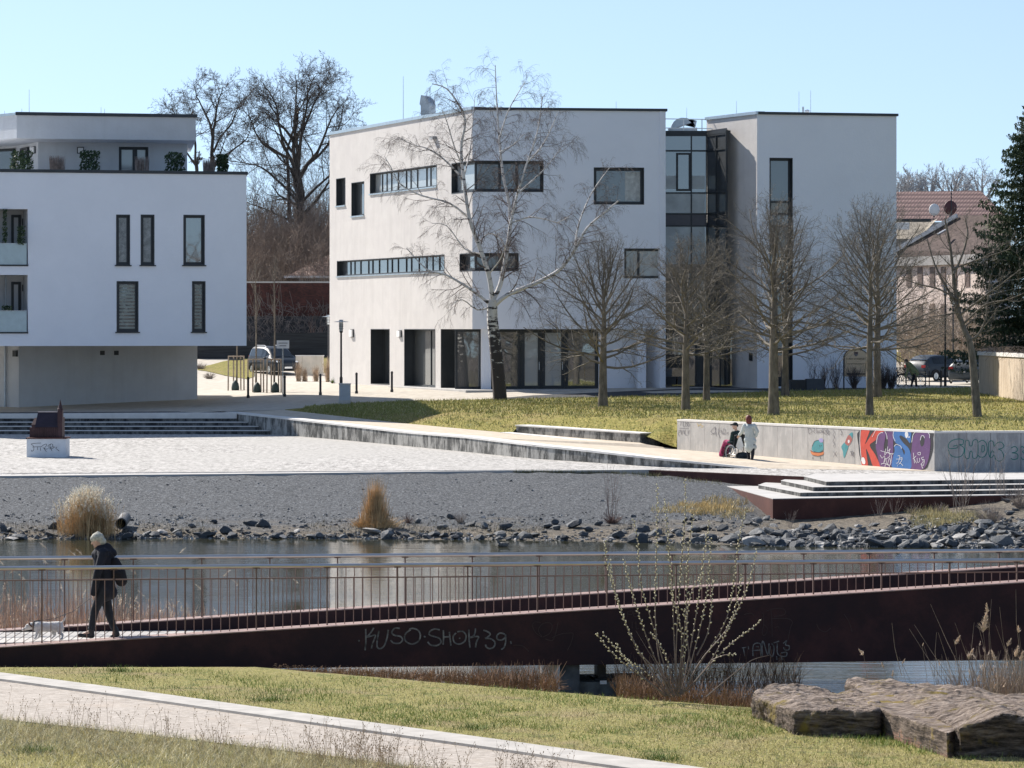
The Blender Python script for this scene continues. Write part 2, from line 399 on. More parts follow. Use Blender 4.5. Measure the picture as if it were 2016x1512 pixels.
# ---- lawn with the trees
lf = [(561, 149.2, -3.60), (663, 150.0, -3.93), (792, 144.8, -4.05), (920, 139.4, -4.15), (1009, 137.3, -4.25), (1018, 138.6, -3.99), (1256, 132.45, -4.11), (1280, 131.4, -4.22), (1300, 129.9, -4.36), (1332, 130.2, -4.55), (1334.5, 130.25, -3.53), (1840, 115.25, -3.54), (2016, 115.9, -3.54), (3200, 116, -3.54)]
lm = [(561, 149.25, -3.59), (663, 151.2, -3.80), (792, 147.6, -3.70), (920, 144, -3.60), (1009, 142.5, -3.60), (1242, 135, -3.62), (1333, 133.5, -3.50), (1840, 120, -3.50), (3200, 120, -3.5)]
lm2 = [(561, 149.3, -3.585), (663, 153, -3.58), (792, 152, -3.50), (920, 152, -3.46), (1009, 152, -3.42), (1242, 150, -3.40), (1333, 148, -3.38), (1600, 145, -3.36), (1840, 142, -3.35), (2016, 142, -3.3), (3200, 142, -3.2)]
lb = [(561, 149.35, -3.58)] + [(p, D, z+.03) for p, D, z in t0[5:]]
LPX = [561, 580, 600, 620, 640] + list(range(660, 1320, 12)) + [1322, 1332, 1334.5] + list(range(1345, 2310, 15)) + [2500, 2800, 3200]
LAWN = [lf, lm, lm2, lb]
sheet("lawn", LAWN, LPX, m_lawn, sub=10, amp=.03, ns=1.2)
def HL(px, D): return hgt(LAWN, px, D)
def lp(px, py): return hitg(LAWN, px, py, 100)
# green verges beside the street between the two buildings and beyond the car park
def drape(name, pp, mat, dz=.03, step=10):
    pts = []
    for i, (x, y) in enumerate(pp):
        x2, y2 = pp[(i+1) % len(pp)]
        for k in range(4):
            q = gp(x+(x2-x)*k/4, y+(y2-y)*k/4); pts.append((q.x, q.y, q.z+dz))
    return poly_sheet(name, pts, mat)
drape("verge", [(389, 729), (405, 731), (449, 741), (487, 747), (500, 742), (500, 702), (470, 707), (440, 712), (415, 719), (389, 724)], m_lawn)
drape("verge", [(560, 728), (575, 728), (582, 735), (648, 735), (668, 690), (610, 689), (571, 695), (556, 705)], m_lawn)
drape("verge", [(1760, 712), (1820, 716), (1930, 718), (2200, 718), (2200, 690), (1930, 690), (1760, 688)], m_lawn)

# ---- near bank, path and kerb
nb = [[(-2500, 18, -4.9), (4000, 18, -4.9)], [(-2500, 36, -4.98), (4000, 36, -4.98)],
      [(-2500, 44, -5.0), (1200, 44, -5.02), (1500, 44, -5.05), (4000, 43, -5.1)],
      [(-2500, 51, -5.1), (500, 51.5, -5.12), (1100, 48, -5.15), (1500, 46.8, -5.22), (1700, 46, -5.3), (4000, 45.5, -5.3)],
      [(-2500, 54, -5.35), (500, 54, -5.4), (1100, 51.5, -5.5), (1500, 49.5, -5.55), (1700, 48.5, -5.6), (4000, 48, -5.6)],
      [(-2500, 61, -6.3), (500, 60, -6.4), (1100, 57.5, -6.4), (1500, 54.5, -6.4), (1700, 51.5, -6.4), (4000, 51, -6.4)]]
NPX = [-2500, -1200, -600, -300] + list(range(-200, 2300, 20)) + [2600, 3200, 4000]
sheet("near_bank", nb, NPX, m_grass, sub=8, amp=.006, ns=2.5)
def HN(px, D): return hgt(nb, px, D)
def npnt(px, py): return hitg(nb, px, py, 25)
def strip(name, top, bot, mat, dz, thick=None):
    mb = MB(); n = len(top); T = [npnt(*p) for p in top]; B = [npnt(*p) for p in bot]
    for i in range(n-1):
        q = [Vector((v.x, v.y, v.z+dz)) for v in (B[i], B[i+1], T[i+1], T[i])]
        if thick: mb.hexa([v-Vector((0, 0, thick)) for v in q]+q)
        else: mb.quad(*q)
    o = mb.build(name, mat); o['kind'] = 'structure'; return o
def lerp_line(pts, n=24):
    out = []
    for i in range(n):
        t = i/(n-1)*(len(pts)-1); k = min(int(t), len(pts)-2); f_ = t-k
        out.append((pts[k][0]*(1-f_)+pts[k+1][0]*f_, pts[k][1]*(1-f_)+pts[k+1][1]*f_))
    return out
kt = [(-300, 1298), (0, 1330), (250, 1363), (500, 1398), (750, 1432), (1000, 1466), (1200, 1494), (1420, 1525), (1700, 1568)]
kb = [(-300, 1306), (0, 1343), (250, 1377), (500, 1413), (750, 1449), (1000, 1484), (1180, 1512), (1400, 1543), (1680, 1588)]
pb = [(-300, 1395), (0, 1418), (250, 1444), (500, 1473), (700, 1497), (850, 1520), (1000, 1545), (1200, 1580), (1500, 1640)]
m_npath = G3("fine_gravel_path", [(.38, (.19, .165, .14)), (.49, (.37, .33, .285)), (.60, (.55, .51, .46))], 14, 9, mrough=.85, bmp=.3, bscale=60, bdist=.008, stretch=(.5, 1.6, 1), big=[(1.0, (.42, .36, .30), .55, .75)])
strip("path", lerp_line(kb), lerp_line(pb), m_npath, .016)
m_kerb = M("kerb_stone", (.43, .41, .375), .85, var=.12, scale=3, bmp=.1)
strip("kerb", lerp_line(kt), lerp_line(kb), m_kerb, .05, .2)
# ================================================================ BUILDINGS
class Facade:
    def __init__(s, p0, p1):
        s.p0 = Vector((p0[0], p0[1])); s.p1 = Vector((p1[0], p1[1])); d = s.p1-s.p0
        s.L = d.length; s.u = d/s.L; s.n = Vector((s.u.y, -s.u.x))   # outward = right of p0->p1 (towards the camera)
    def pt(s, a, z, out=0.0):
        q = s.p0+s.u*a+s.n*out; return Vector((q.x, q.y, z))
    def px(s, px, py=None, out=0.0):
        """s coordinate (and z) of the facade point seen at px,py"""
        p0 = s.p0+s.n*out; k = (px-CX)/F
        a = (k*p0.y-p0.x)/(s.u.x-k*s.u.y)
        if py is None: return a
        return a, -(py-HY)/F*(p0.y+a*s.u.y)
    def box(s, mb, a0, a1, z0, z1, o0, o1):
        P = [s.pt(a0, z0, o1), s.pt(a1, z0, o1), s.pt(a1, z0, o0), s.pt(a0, z0, o0), s.pt(a0, z1, o1), s.pt(a1, z1, o1), s.pt(a1, z1, o0), s.pt(a0, z1, o0)]
        mb.hexa(P)
    def wall(s, mb, a0, a1, z0, z1, holes, th=.35):
        S_ = sorted(set([a0, a1]+[v for h in holes for v in h[:2]])); Z_ = sorted(set([z0, z1]+[v for h in holes for v in h[2:4]]))
        S_ = [v for v in S_ if a0 <= v <= a1]; Z_ = [v for v in Z_ if z0 <= v <= z1]
        def solid(i, j):
            if i < 0 or j < 0 or i >= len(S_)-1 or j >= len(Z_)-1: return False
            a, z = (S_[i]+S_[i+1])/2, (Z_[j]+Z_[j+1])/2
            return not any(h[0] < a < h[1] and h[2] < z < h[3] for h in holes)
        for i in range(len(S_)-1):
            for j in range(len(Z_)-1):
                if not solid(i, j): continue
                A, B, C, D_ = S_[i], S_[i+1], Z_[j], Z_[j+1]
                mb.quad(s.pt(A, C), s.pt(B, C), s.pt(B, D_), s.pt(A, D_))
                mb.quad(s.pt(B, C, -th), s.pt(A, C, -th), s.pt(A, D_, -th), s.pt(B, D_, -th))
                if not solid(i-1, j): mb.quad(s.pt(A, C, -th), s.pt(A, C), s.pt(A, D_), s.pt(A, D_, -th))
                if not solid(i+1, j): mb.quad(s.pt(B, C), s.pt(B, C, -th), s.pt(B, D_, -th), s.pt(B, D_))
                if not solid(i, j-1): mb.quad(s.pt(A, C, -th), s.pt(B, C, -th), s.pt(B, C), s.pt(A, C))
                if not solid(i, j+1): mb.quad(s.pt(A, D_), s.pt(B, D_), s.pt(B, D_, -th), s.pt(A, D_, -th))
    def window(s, parent, a0, a1, z0, z1, depth=.18, fw=.07, mull=(), trans=(), glass=None, fmat=None, name='window', sill=0., lin=.03, proud=.012, blind=False, mw=None, label=None, glass_split=None):
        mb = MB(); m2 = .05 if mw is None else mw
        # lining of the reveal
        s.box(mb, a0, a0+lin, z0, z1, -depth-.05, proud); s.box(mb, a1-lin, a1, z0, z1, -depth-.05, proud)
        s.box(mb, a0+lin, a1-lin, z1-lin, z1, -depth-.05, proud-.001); s.box(mb, a0+lin, a1-lin, z0, z0+lin, -depth-.05, proud-.001)
        i0, i1, j0, j1 = a0+lin, a1-lin, z0+lin, z1-lin
        o0, o1 = -depth-.045, -depth+.03
        s.box(mb, i0, i0+fw, j0, j1, o0, o1); s.box(mb, i1-fw, i1, j0, j1, o0, o1)
        s.box(mb, i0+fw, i1-fw, j1-fw, j1, o0, o1-.001); s.box(mb, i0+fw, i1-fw, j0, j0+fw, o0, o1-.001)
        for a in mull: s.box(mb, a-m2/2, a+m2/2, j0+fw, j1-fw, o0+.002, o1-.002)
        for z in trans: s.box(mb, i0+fw, i1-fw, z-m2/2, z+m2/2, o0+.004, o1-.004)
        if sill: s.box(mb, a0-.06, a1+.06, z0-.05, z0+.004, -.02, sill)
        fr = mb.build(name, fmat or DARK, parent, label=label)
        cuts = [i0+fw*.5]+sorted(mull)+[i1-fw*.5]
        if not glass_split: cuts = [cuts[0], cuts[-1]]
        pm = MB()
        for k in range(len(cuts)-1):
            t = .0016*((k*7) % 5-2)
            pm.quad(s.pt(cuts[k], j0+.02, o0+.03+t), s.pt(cuts[k+1], j0+.02, o0+.03-t), s.pt(cuts[k+1], j1-.02, o0+.03-t), s.pt(cuts[k], j1-.02, o0+.03+t))
        p = pm.build('pane', glass or GLASS, fr)
        if blind:
            bm_ = MB(); zz = j0+.10
            while zz < j1-.05:
                s.box(bm_, i0+fw, i1-fw, zz, zz+.085, o0-.03+.062, o0-.03+.070); zz += .155
            bm_.build('blind', BLIND, fr)
        return fr
BLIND = M("blind_slats", (.30, .33, .29), .7, 0, .05)
BLACK = M("dark_interior", (.012, .013, .015), .9, 0, 0)

def poly_roof(mb, pts, z0, z1): mb.prism(pts, z0, z1)

# ---------------------------------------------------------------- civic building (right)
ZT = 10.72
A0 = (X(649, 190.2), 190.2); A1 = (X(930, 168), 168.0); A2 = (X(1310.5, 169.2), 169.2)
ZG = -3.10
civ = thing("office_building", "white office block with ribbon windows and a glass stair hall, behind the birch", "building", (A1[0], A1[1], ZG))
fl = Facade(A0, A1)
ffr = Facade(A1, A2)
def hole(f, x0, x1, yt, yb, xr=None):
    xr = xr or x0
    a0, a1 = f.px(x0), f.px(x1); z1 = f.px(xr, yt)[1]; z0 = f.px(xr, yb)[1]; return [a0, a1, z0, z1]
ZO = fl.px(930, 648)[1]       # underside of the upper floors
h1 = hole(fl, 662, 680, 352, 406); h2 = hole(fl, 692, 717, 360, 426); h3 = hole(fl, 728.5, 860, 342, 382)
h4 = [fl.px(889), fl.L-.0, fl.px(930, 377.5)[1], fl.px(930, 316)[1]]
h5 = hole(fl, 663.5, 875, 514, 544)
h6 = [fl.px(905), fl.L, fl.px(930, 533.5)[1], fl.px(930, 498)[1]]
g1 = hole(fl, 730, 767, 648, 755); g1[2] = -3.02; g1[3] = ZO
g2 = [fl.px(796), fl.px(857), -3.04, ZO]; g3 = [fl.px(868), fl.L, ZG-.3, ZO]
wl = MB(); fl.wall(wl, 0, fl.L, ZG-.4, ZT, [h1, h2, h3, h4, h5, h6, g1, g2, g3], .45)
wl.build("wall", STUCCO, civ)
fc = [0, ffr.px(1070), h4[2], h4[3]]; fc2 = [0, ffr.px(1021), h6[2], h6[3]]
fp = hole(ffr, 1169, 1268, 329.5, 402.5); fq = hole(ffr, 1229, 1306, 489, 548)
wf = MB(); ffr.wall(wf, 0, ffr.L, ZO, ZT, [fc, fc2, fp, fq], .45)
# underside, roof slab and the hidden sides
RR_ = (A2[0]-4.0, 180.5); RL = (A0[0]+14, 202)
fs_ = Facade(A2, RR_); fs_.wall(wf, 0, fs_.L, -3.2, ZT, [], .3)
fb = Facade(RR_, RL); fb.wall(wf, 0, fb.L, -3.2, ZT, [], .3)
fb2 = Facade(RL, A0); fb2.wall(wf, 0, fb2.L, -3.2, ZT, [], .3)
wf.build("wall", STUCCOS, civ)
rm = MB(); inner = [(A0[0]+.4, A0[1]-.2), (A1[0]+.2, A1[1]+.4), (A2[0]-.3, A2[1]+.4), (RR_[0]-.2, RR_[1]), RL]
rm.prism(inner, ZT-.55, ZT-.30); rm.prism(inner, ZO+.004, ZO+.3)
rm.prism(inner, 5.4, 5.6); rm.prism(inner, 1.2, 1.4)
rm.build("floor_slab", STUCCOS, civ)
cp = MB(); fl.box(cp, -.08, fl.L+.07, ZT, ZT+.16, -.5, .08); cp.build("parapet_coping", ZINC, civ)
cp = MB(); ffr.box(cp, .06, ffr.L+.08, ZT+.002, ZT+.13, -.5, .075); fs_.box(cp, 0.1, fs_.L, ZT, ZT+.12, -.4, .07); cp.build("parapet_coping", DARK2, civ)
# windows on the sunny side
sillm = ZINC
def sill(f, h, out=.07):
    mb = MB(); f.box(mb, h[0]-.04, h[1]+.04, h[2]-.07, h[2]-.002, -.1, out); return mb.build("window_sill", ZINC, civ)
for h in (h1, h2): fl.window(civ, h[0], h[1], h[2], h[3], depth=.28, glass=GLASSR); sill(fl, h)
fl.window(civ, h3[0], h3[1], h3[2], h3[3], depth=.28, fw=.05, mull=[fl.px(p) for p in (743, 752, 761, 774, 790, 799, 812, 830, 838, 852)], glass=GLASSL, glass_split=True); sill(fl, h3)
fl.window(civ, h5[0], h5[1], h5[2], h5[3], depth=.28, fw=.05, mull=[fl.px(p) for p in (681, 689, 700.5, 716, 724, 737, 753, 762, 774, 790, 800, 815, 830, 842, 855, 866)], glass=GLASS, glass_split=True); sill(fl, h5)
def corner_window(hL, hF, glassL, glassF, mullF, dep=.25):
    mb = MB(); d = dep; lin = .04
    z0, z1 = hL[2], hL[3]; b = hF[1]; a = hL[0]; L = fl.L
    # lining
    fl.box(mb, a, a+lin, z0, z1, -d-.05, .012); fl.box(mb, a+lin, L-.0, z0, z0+lin, -d-.05, .012); fl.box(mb, a+lin, L-.0, z1-lin, z1, -d-.05, .012)
    ffr.box(mb, b-lin, b, z0, z1, -d-.05, .012); ffr.box(mb, .02, b-lin, z0+.001, z0+lin+.001, -d-.05, .010); ffr.box(mb, .02, b-lin, z1-lin-.001, z1-.001, -d-.05, .010)
    for j0, j1 in ((z0+lin, z0+lin+.12), (z1-lin-.12, z1-lin)):
        fl.box(mb, a+lin, L-d, j0, j1, -d-.05, -d+.03); ffr.box(mb, d, b-lin, j0+.001, j1-.001, -d-.05, -d+.028)
    fl.box(mb, a+lin, a+lin+.1, z0+lin, z1-lin, -d-.045, -d+.025)
    fl.box(mb, L-d-.05, L-d+.05, z0+lin, z1-lin, -d-.06, -d+.04)
    for p in mullF:
        s_ = ffr.px(p); ffr.box(mb, s_-.07, s_+.07, z0+lin, z1-lin, -d-.048, -d+.022)
    ffr.box(mb, b-lin-.1, b-lin, z0+lin, z1-lin, -d-.045, -d+.025)
    fr = mb.build("corner_window", DARK, civ)
    q = MB(); q.quad(fl.pt(a+.05, z0+.1, -d-.02), fl.pt(L-d, z0+.1, -d-.02), fl.pt(L-d, z1-.1, -d-.02), fl.pt(a+.05, z1-.1, -d-.02)); q.build("pane", glassL, fr)
    q = MB(); q.quad(ffr.pt(d, z0+.1, -d-.02), ffr.pt(b-.05, z0+.1, -d-.02), ffr.pt(b-.05, z1-.1, -d-.02), ffr.pt(d, z1-.1, -d-.02)); q.build("pane", glassF, fr)
corner_window(h4, fc, GLASSL, GLASS, [985, 1019])
corner_window(h6, fc2, GLASSR, GLASS, [985])
ffr.window(civ, fp[0], fp[1], fp[2], fp[3], depth=.22, fw=.13, glass=GLASS, mw=.1)
ffr.window(civ, fq[0], fq[1], fq[2], fq[3], depth=.22, fw=.10, glass=GLASSL, mull=[ffr.px(1258)], mw=.12)
# a white curtain behind the big pane: a lighter right third
q = MB(); c0, c1 = ffr.px(1232), ffr.px(1262)
n_ = 14
for i in range(n_):
    a_, b_ = c0+(c1-c0)*i/n_, c0+(c1-c0)*(i+1)/n_
    q.quad(ffr.pt(a_, fp[2]+.2, -.225-.0*i), ffr.pt(b_, fp[2]+.2, -.225), ffr.pt(b_, fp[3]-.2, -.225), ffr.pt(a_, fp[3]-.2, -.225))
q.build("curtain", M("curtain_cloth", (.5, .52, .5), .8, 0, .15, 6), civ)
# ground floor openings on the sunny side
fl.window(civ, g1[0], g1[1], g1[2], g1[3], depth=.75, fw=.06, mull=[fl.px(744), fl.px(755)], glass=GLASS, name='door', glass_split=True)
fl.window(civ, g2[0], g2[1], g2[2], g2[3], depth=.55, fw=.06, mull=[fl.px(829), fl.px(847)], glass=GLASSR, name='window', glass_split=True)
# jamb at 868 and the recessed corner glazing
ffg = Facade((A1[0]-3.2, A1[1]+1.05), (A2[0], A2[1]+1.05))
jb = MB(); fl.box(jb, fl.px(868), fl.px(868)+.06, -3.1, ZO, -1.3, .01)
fl2 = Facade(fl.pt(fl.px(868), 0, -.9).xy, (ffg.pt(ffg.px(896), 0).x, ffg.pt(ffg.px(896), 0).y))
jb.build("door_jamb", DARK, civ)
a_, b_ = ffg.px(896), ffg.px(1178)
k1, k2, k3 = ffg.px(1022.5), ffg.px(1066), ffg.px(1112)
kc = ffg.px(962)
zt_, zb_ = ZO, -3.06
ffg.window(civ, a_, kc, zb_, zt_, depth=.05, fw=.10, glass=GLASSR, name='window')
ffg.window(civ, kc, k1+.08, zb_, zt_, depth=.05, fw=.12, glass=GLASSR, name='window')
for (u0, u1) in ((k1+.085, k2-.0), (k2+.005, k3)):
    dr = ffg.window(civ, u0, u1, zb_, zt_, depth=.05, fw=.15, glass=GLASSL, name='door')
    q = MB(); q.tube([ffg.pt(u1-.12, -2.1, .06), ffg.pt(u1-.12, -1.7, .06)], .02, 6); q.build("handle", STEEL, dr)
ffg.window(civ, k3+.005, b_, zb_, zt_, depth=.05, fw=.14, glass=GLASSR, name='window')
# closing wall from the recess back to the facade line
q = MB(); fl.box(q, fl.px(868)+.06, fl.px(868)+1.4, -3.1, ZO, -1.35, -1.3); q.build("recess_wall", DARK, civ)
wp = MB(); ffg.wall(wp, b_+.005, ffg.px(1258), -3.3, ZO-.003, [], .3); wp.build("wall_panel", STUCCOS, civ)
cl = MB(); ffr.box(cl, ffr.px(950), ffr.px(968), -3.12, ZO-.002, -.75, -.30); cl.build("column", STUCCOS, civ)
cl = MB(); ffr.box(cl, ffr.px(1256), ffr.px(1273), -3.12, ZO-.002, -.75, -.15); cl.build("column", STUCCOS, civ)
# platform and low step before the corner
st = MB(); m_slab = M("slab_concrete", (.46, .45, .43), .85, 0, .1, 1.5)
s0 = ffr.pt(ffr.px(925, out=1.9), 0, 1.9); s1 = ffr.pt(ffr.px(1500, out=1.2), 0, 1.2)
st.prism([(s0.x-.2, s0.y-.3), (s1.x, s1.y+.4), (s1.x, s1.y+6), fl.pt(fl.px(800), 0, -.4).xy, fl.pt(fl.px(800), 0, 1.0).xy], -3.6, -3.045)
o = st.build("entrance_platform", m_slab); o['kind'] = 'structure'
# wall lamps
for x_, y0_, y1_ in ((689, 648, 664), (783, 650, 664)):
    a_, z1_ = fl.px(x_-2.2, y0_, .12); a2_, z0_ = fl.px(x_+2.6, y1_, .12)
    q = MB(); fl.box(q, a_, a2_+.12, z0_, z1_, .0, .05); fr = q.build("wall_lamp", DARK, civ)
    q = MB(); fl.box(q, a_+.02, a2_+.06, z0_+.03, z1_-.03, .05, .13); q.build("lamp_shade", WHITE, fr)
q = MB(); a_, z_ = fl.px(846, 272, .2); fl.box(q, a_, a_+.5, z_-.08, z_+.08, 0, .22); q.build("camera_housing", M("grey_plastic", (.35, .36, .37), .6, var=.05), civ)

# exhaust duct on the roof
def duct(parent, cx, cy, z0, r, w, mat, name="exhaust_duct", ang=105, rot=0, hgt=1.0):
    mb = MB(); C = Vector((cx, cy, z0)); ring = []
    P = [(0, 0, 0), (0, 0, hgt)]
    for i in range(1, 11):
        t = math.radians(ang*i/10); P.append((-r*(1-math.cos(t)), 0, hgt+r*math.sin(t)))
    vs = []; m = Matrix.Rotation(rot, 3, 'Z')
    for i, p in enumerate(P):
        t = math.radians(0 if i < 2 else ang*(i-1)/10)
        nx, nz = math.cos(t), math.sin(t)      # thickness direction
        for sx, sy in ((-1, -1), (1, -1), (1, 1), (-1, 1)):
            vs.append(C+m @ Vector((p[0]+sx*w/2*nx, sy*w*.75, p[2]+sx*w/2*nz)))
    k = len(P); fs = [(i*4+j, i*4+(j+1) % 4, (i+1)*4+(j+1) % 4, (i+1)*4+j) for i in range(k-1) for j in range(4)]+[(3, 2, 1, 0)]
    mb.add(vs, fs); return mb.build(name, mat, parent)
dD = 178.5
duct(civ, X(843, dD), dD, ZT-.5, .34, .50, STEEL, ang=80, rot=math.radians(-25), hgt=1.35)
# stair hall in glass
GD = 172.0
g0 = (X(1304, GD), GD); g1_ = (X(1391.5, GD), GD); g2_ = (X(1429, GD-1.4), GD-1.6)
fg = Facade(g0, g1_); fg2 = Facade(g1_, (X(1431, 169.6), 169.6))
zt = Z(262, GD)
def zz(y): return Z(y, GD)
hallm = MB()
bars = [297, 380, 421, 445, 549, 640]
for y in bars: fg.box(hallm, 0, fg.L, zz(y)-.04, zz(y)+.04, -.06, .05)
fg.box(hallm, 0, fg.L, zz(262), zz(268), -.3, .08)
for x in (1361,): fg.box(hallm, fg.px(x)-.035, fg.px(x)+.035, -2.85, zt-.1, -.05, .055)
fg.box(hallm, fg.L-.05, fg.L+.0, -2.85, zt, -.05, .056)
hall = hallm.build("stair_hall_frame", DARK, civ)
q = MB()
for (xa, xb) in ((1304, 1361), (1361, 1391)):
    for (ya, yb) in ((268, 297), (297, 380), (380, 421), (445, 549), (549, 640), (640, 757)):
        e_ = .004*((xa+ya) % 3-1)
        q.quad(fg.pt(fg.px(xa)+.02, zz(yb), e_), fg.pt(fg.px(xb)-.02, zz(yb), -e_), fg.pt(fg.px(xb)-.02, zz(ya), -e_), fg.pt(fg.px(xa)+.02, zz(ya), e_))
q.build("glazing", GLASSR, hall)
q = MB(); fg.box(q, 0, fg.L-.05, zz(445)+.04, zz(421)-.04, -.05, .02); q.build("spandrel_panel", M("spandrel_grey", (.10, .10, .115), .5, var=.05), hall)
# roller blinds and floor edges seen through the hall glass
q = MB(); fg.box(q, 0.1, fg.L-.1, zz(372), zz(346), .008, .012); fg.box(q, 0.1, fg.L-.1, zz(419), zz(382), .008, .012); fg.box(q, .1, fg.L-.1, zz(520), zz(447), .008, .012)
q.build("roller_blind", M("roller_blind", (.55, .60, .60), .6, 0, .12, 1.2), hall)
sw = fg.window(hall, fg.px(1331), fg.px(1361)-.04, zz(376), zz(301), depth=-.09, fw=.07, glass=GLASSR, name="casement")
# side glass
hs = MB()
for y in bars+[268]: fg2.box(hs, 0.05, fg2.L, zz(y)-.04, zz(y)+.04, -.05, .05)
fg2.box(hs, .03, fg2.L, zz(262), zz(268)+.04, -.2, .06)
for t in (.5, .999): fg2.box(hs, fg2.L*t-.04, fg2.L*t, -2.85, zt, -.05, .055)
hs.build("stair_hall_frame", DARK, civ)
q = MB(); q.quad(fg2.pt(.05, -2.85), fg2.pt(fg2.L, -2.85), fg2.pt(fg2.L, zt-.1), fg2.pt(.05, zt-.1)); q.build("glazing", GLASS, civ)
q = MB(); q.prism([g0, g1_, (X(1431, 169.6), 169.6), (X(1440, 182), 182), (X(1300, 182), 182)], zt-.02, zt+.12)
q.prism([(g0[0], g0[1]+.4), (g1_[0], g1_[1]+.4), (X(1425, 170.6), 170.9), (X(1430, 181), 181), (X(1300, 181), 181)], -2.9, -2.86)
for z_ in (1.3, 5.3): q.prism([(g0[0], g0[1]+.3), (g1_[0]-.1, g1_[1]+.3), (X(1425, 170.6), 171.2), (X(1430, 181), 181), (X(1300, 181), 181)], z_-.2, z_)
q.build("hall_roof", DARK2, civ)
q = MB(); q.box(X(1300, 180), X(1440, 180), 180.8, 181, -2.9, zt); q.build("rear_wall", STUCCO2, civ)
# roof railing over the hall
q = MB(); rd_ = GD+.3
for y in (234, 252): q.bar(W(1310, y, rd_), W(1420, y+1.5, rd_), .045)
for x in (1346, 1382, 1419): q.bar(W(x, 234, rd_), W(x, 262, rd_), .05)
q.build("roof_railing", STAINLESS, civ)
# hooded roof vent behind the railing
q = MB(); D_ = 178; prof = []
for i in range(9):
    t = math.pi*.92*i/8; prof.append((X(1343, D_)-math.cos(t)*(.62 if t < 1.6 else .70), Z(256, D_)+math.sin(t)*.62))
prof.append((X(1371, D_), Z(239, D_)))
vs = [(x, D_-.5, z) for x, z in prof]+[(x, D_+.5, z) for x, z in prof]; k = len(prof)
q.add(vs, [tuple(range(k)), tuple(range(2*k-1, k-1, -1))]+[(i, k+i, k+(i+1) % k, (i+1) % k) for i in range(k)])
q.box(X(1315, D_), X(1372, D_), D_-.4, D_+.4, zt, Z(252, D_)); q.build("roof_vent", STEEL, civ)

# right wing
B0 = (X(1396, 172.9), 172.9); B0b = (X(1428, 170.9), 170.9); B1 = (X(1490.5, 168), 168.0); B2 = (X(1765, 169.6), 169.6); ZB = 10.5
fw0 = Facade((X(1391, 172.8), 172.8), B1); fwr = Facade(B1, B2)
hw = [fwr.px(1515), fwr.px(1560.5), -2.9, fwr.px(1515, 310.5)[1]]
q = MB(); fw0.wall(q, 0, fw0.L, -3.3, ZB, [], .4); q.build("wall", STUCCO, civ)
q = MB(); fwr.wall(q, 0, fwr.L, -3.3, ZB, [hw], .4)
BR = (B2[0]+.3, 186); BLk = (B0[0]+1, 186)
f3 = Facade(B2, BR); f3.wall(q, 0, f3.L, -3.3, ZB, [], .3)
f4 = Facade(BR, BLk); f4.wall(q, 0, f4.L, -3.3, ZB, [], .3); f5 = Facade(BLk, (X(1391, 172.8), 172.8)); f5.wall(q, 0, f5.L, 2, ZB, [], .3)
q.prism([(B0[0]+.5, B0[1]), (B1[0]+.1, B1[1]+.35), (B2[0]-.2, B2[1]+.35), (BR[0]-.3, BR[1]-.3), (BLk[0], BLk[1]-.3)], ZB-.6, ZB-.35)
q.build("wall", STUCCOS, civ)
q = MB(); fw0.box(q, -.05, fw0.L+.07, ZB, ZB+.15, -.4, .08); q.build("parapet_coping", ZINC, civ)
q = MB(); fwr.box(q, .05, fwr.L+.08, ZB+.002, ZB+.13, -.4, .08); q.build("parapet_coping", DARK2, civ)
fwr.window(civ, hw[0], hw[1], hw[2], hw[3], depth=.28, fw=.11, glass=GLASS, trans=[fwr.px(1515, y)[1] for y in (397, 421, 445, 549, 640)], mw=.12)
q = MB()
for ya, yb in ((399, 419), (447, 500), (643, 700)):
    fwr.box(q, hw[0]+.16, hw[1]-.16, fwr.px(1515, yb)[1], fwr.px(1515, ya)[1], -.262, -.258)
q.build("roller_blind", M("roller_blind2", (.42, .43, .40), .6, 0, .12, 1.2), civ)
# dark entrance at the foot of the hall
q = MB(); ge_ = Facade((X(1262, 171.0), 171.0), (X(1452, 170.3), 170.3))
xs2 = [1276, 1303, 1353, 1370, 1400, 1418, 1448]
for x in xs2: ge_.box(q, ge_.px(x)-.04, ge_.px(x)+.04, -2.9, ZO, -.05, .05)
for y in (699, 723): ge_.box(q, ge_.px(1276), ge_.px(1353), ge_.px(1300, y)[1]-.03, ge_.px(1300, y)[1]+.03, -.05, .048)
ge_.box(q, ge_.px(1276), ge_.px(1353), ge_.px(1300, 723)[1], ge_.px(1300, 700)[1], -.04, .03)
ge_.box(q, ge_.px(1276), ge_.px(1448), ZO-.25, ZO-.002, -.05, .06); ge_.box(q, ge_.px(1370), ge_.px(1400), -2.9, ZO-.25, -.04, .02)
en = q.build("entrance_frame", DARK, civ)
q = MB(); q.quad(ge_.pt(ge_.px(1276), -2.9), ge_.pt(ge_.px(1448), -2.9), ge_.pt(ge_.px(1448), ZO-.1), ge_.pt(ge_.px(1276), ZO-.1)); q.build("glazing", GLASSR, en)
q = MB()
for x0, x1 in ((1311, 1333), (1336, 1350)): ge_.box(q, ge_.px(x0), ge_.px(x1), -2.85, -2.45, .08, .5)
q.build("entrance_planter", DARK, civ)
q = MB(); a_, z_ = fw0.px(1478, 700, .03); fw0.box(q, a_-.14, a_+.14, z_-.25, z_+.12, 0, .06); q.build("notice_box", DARK, civ)
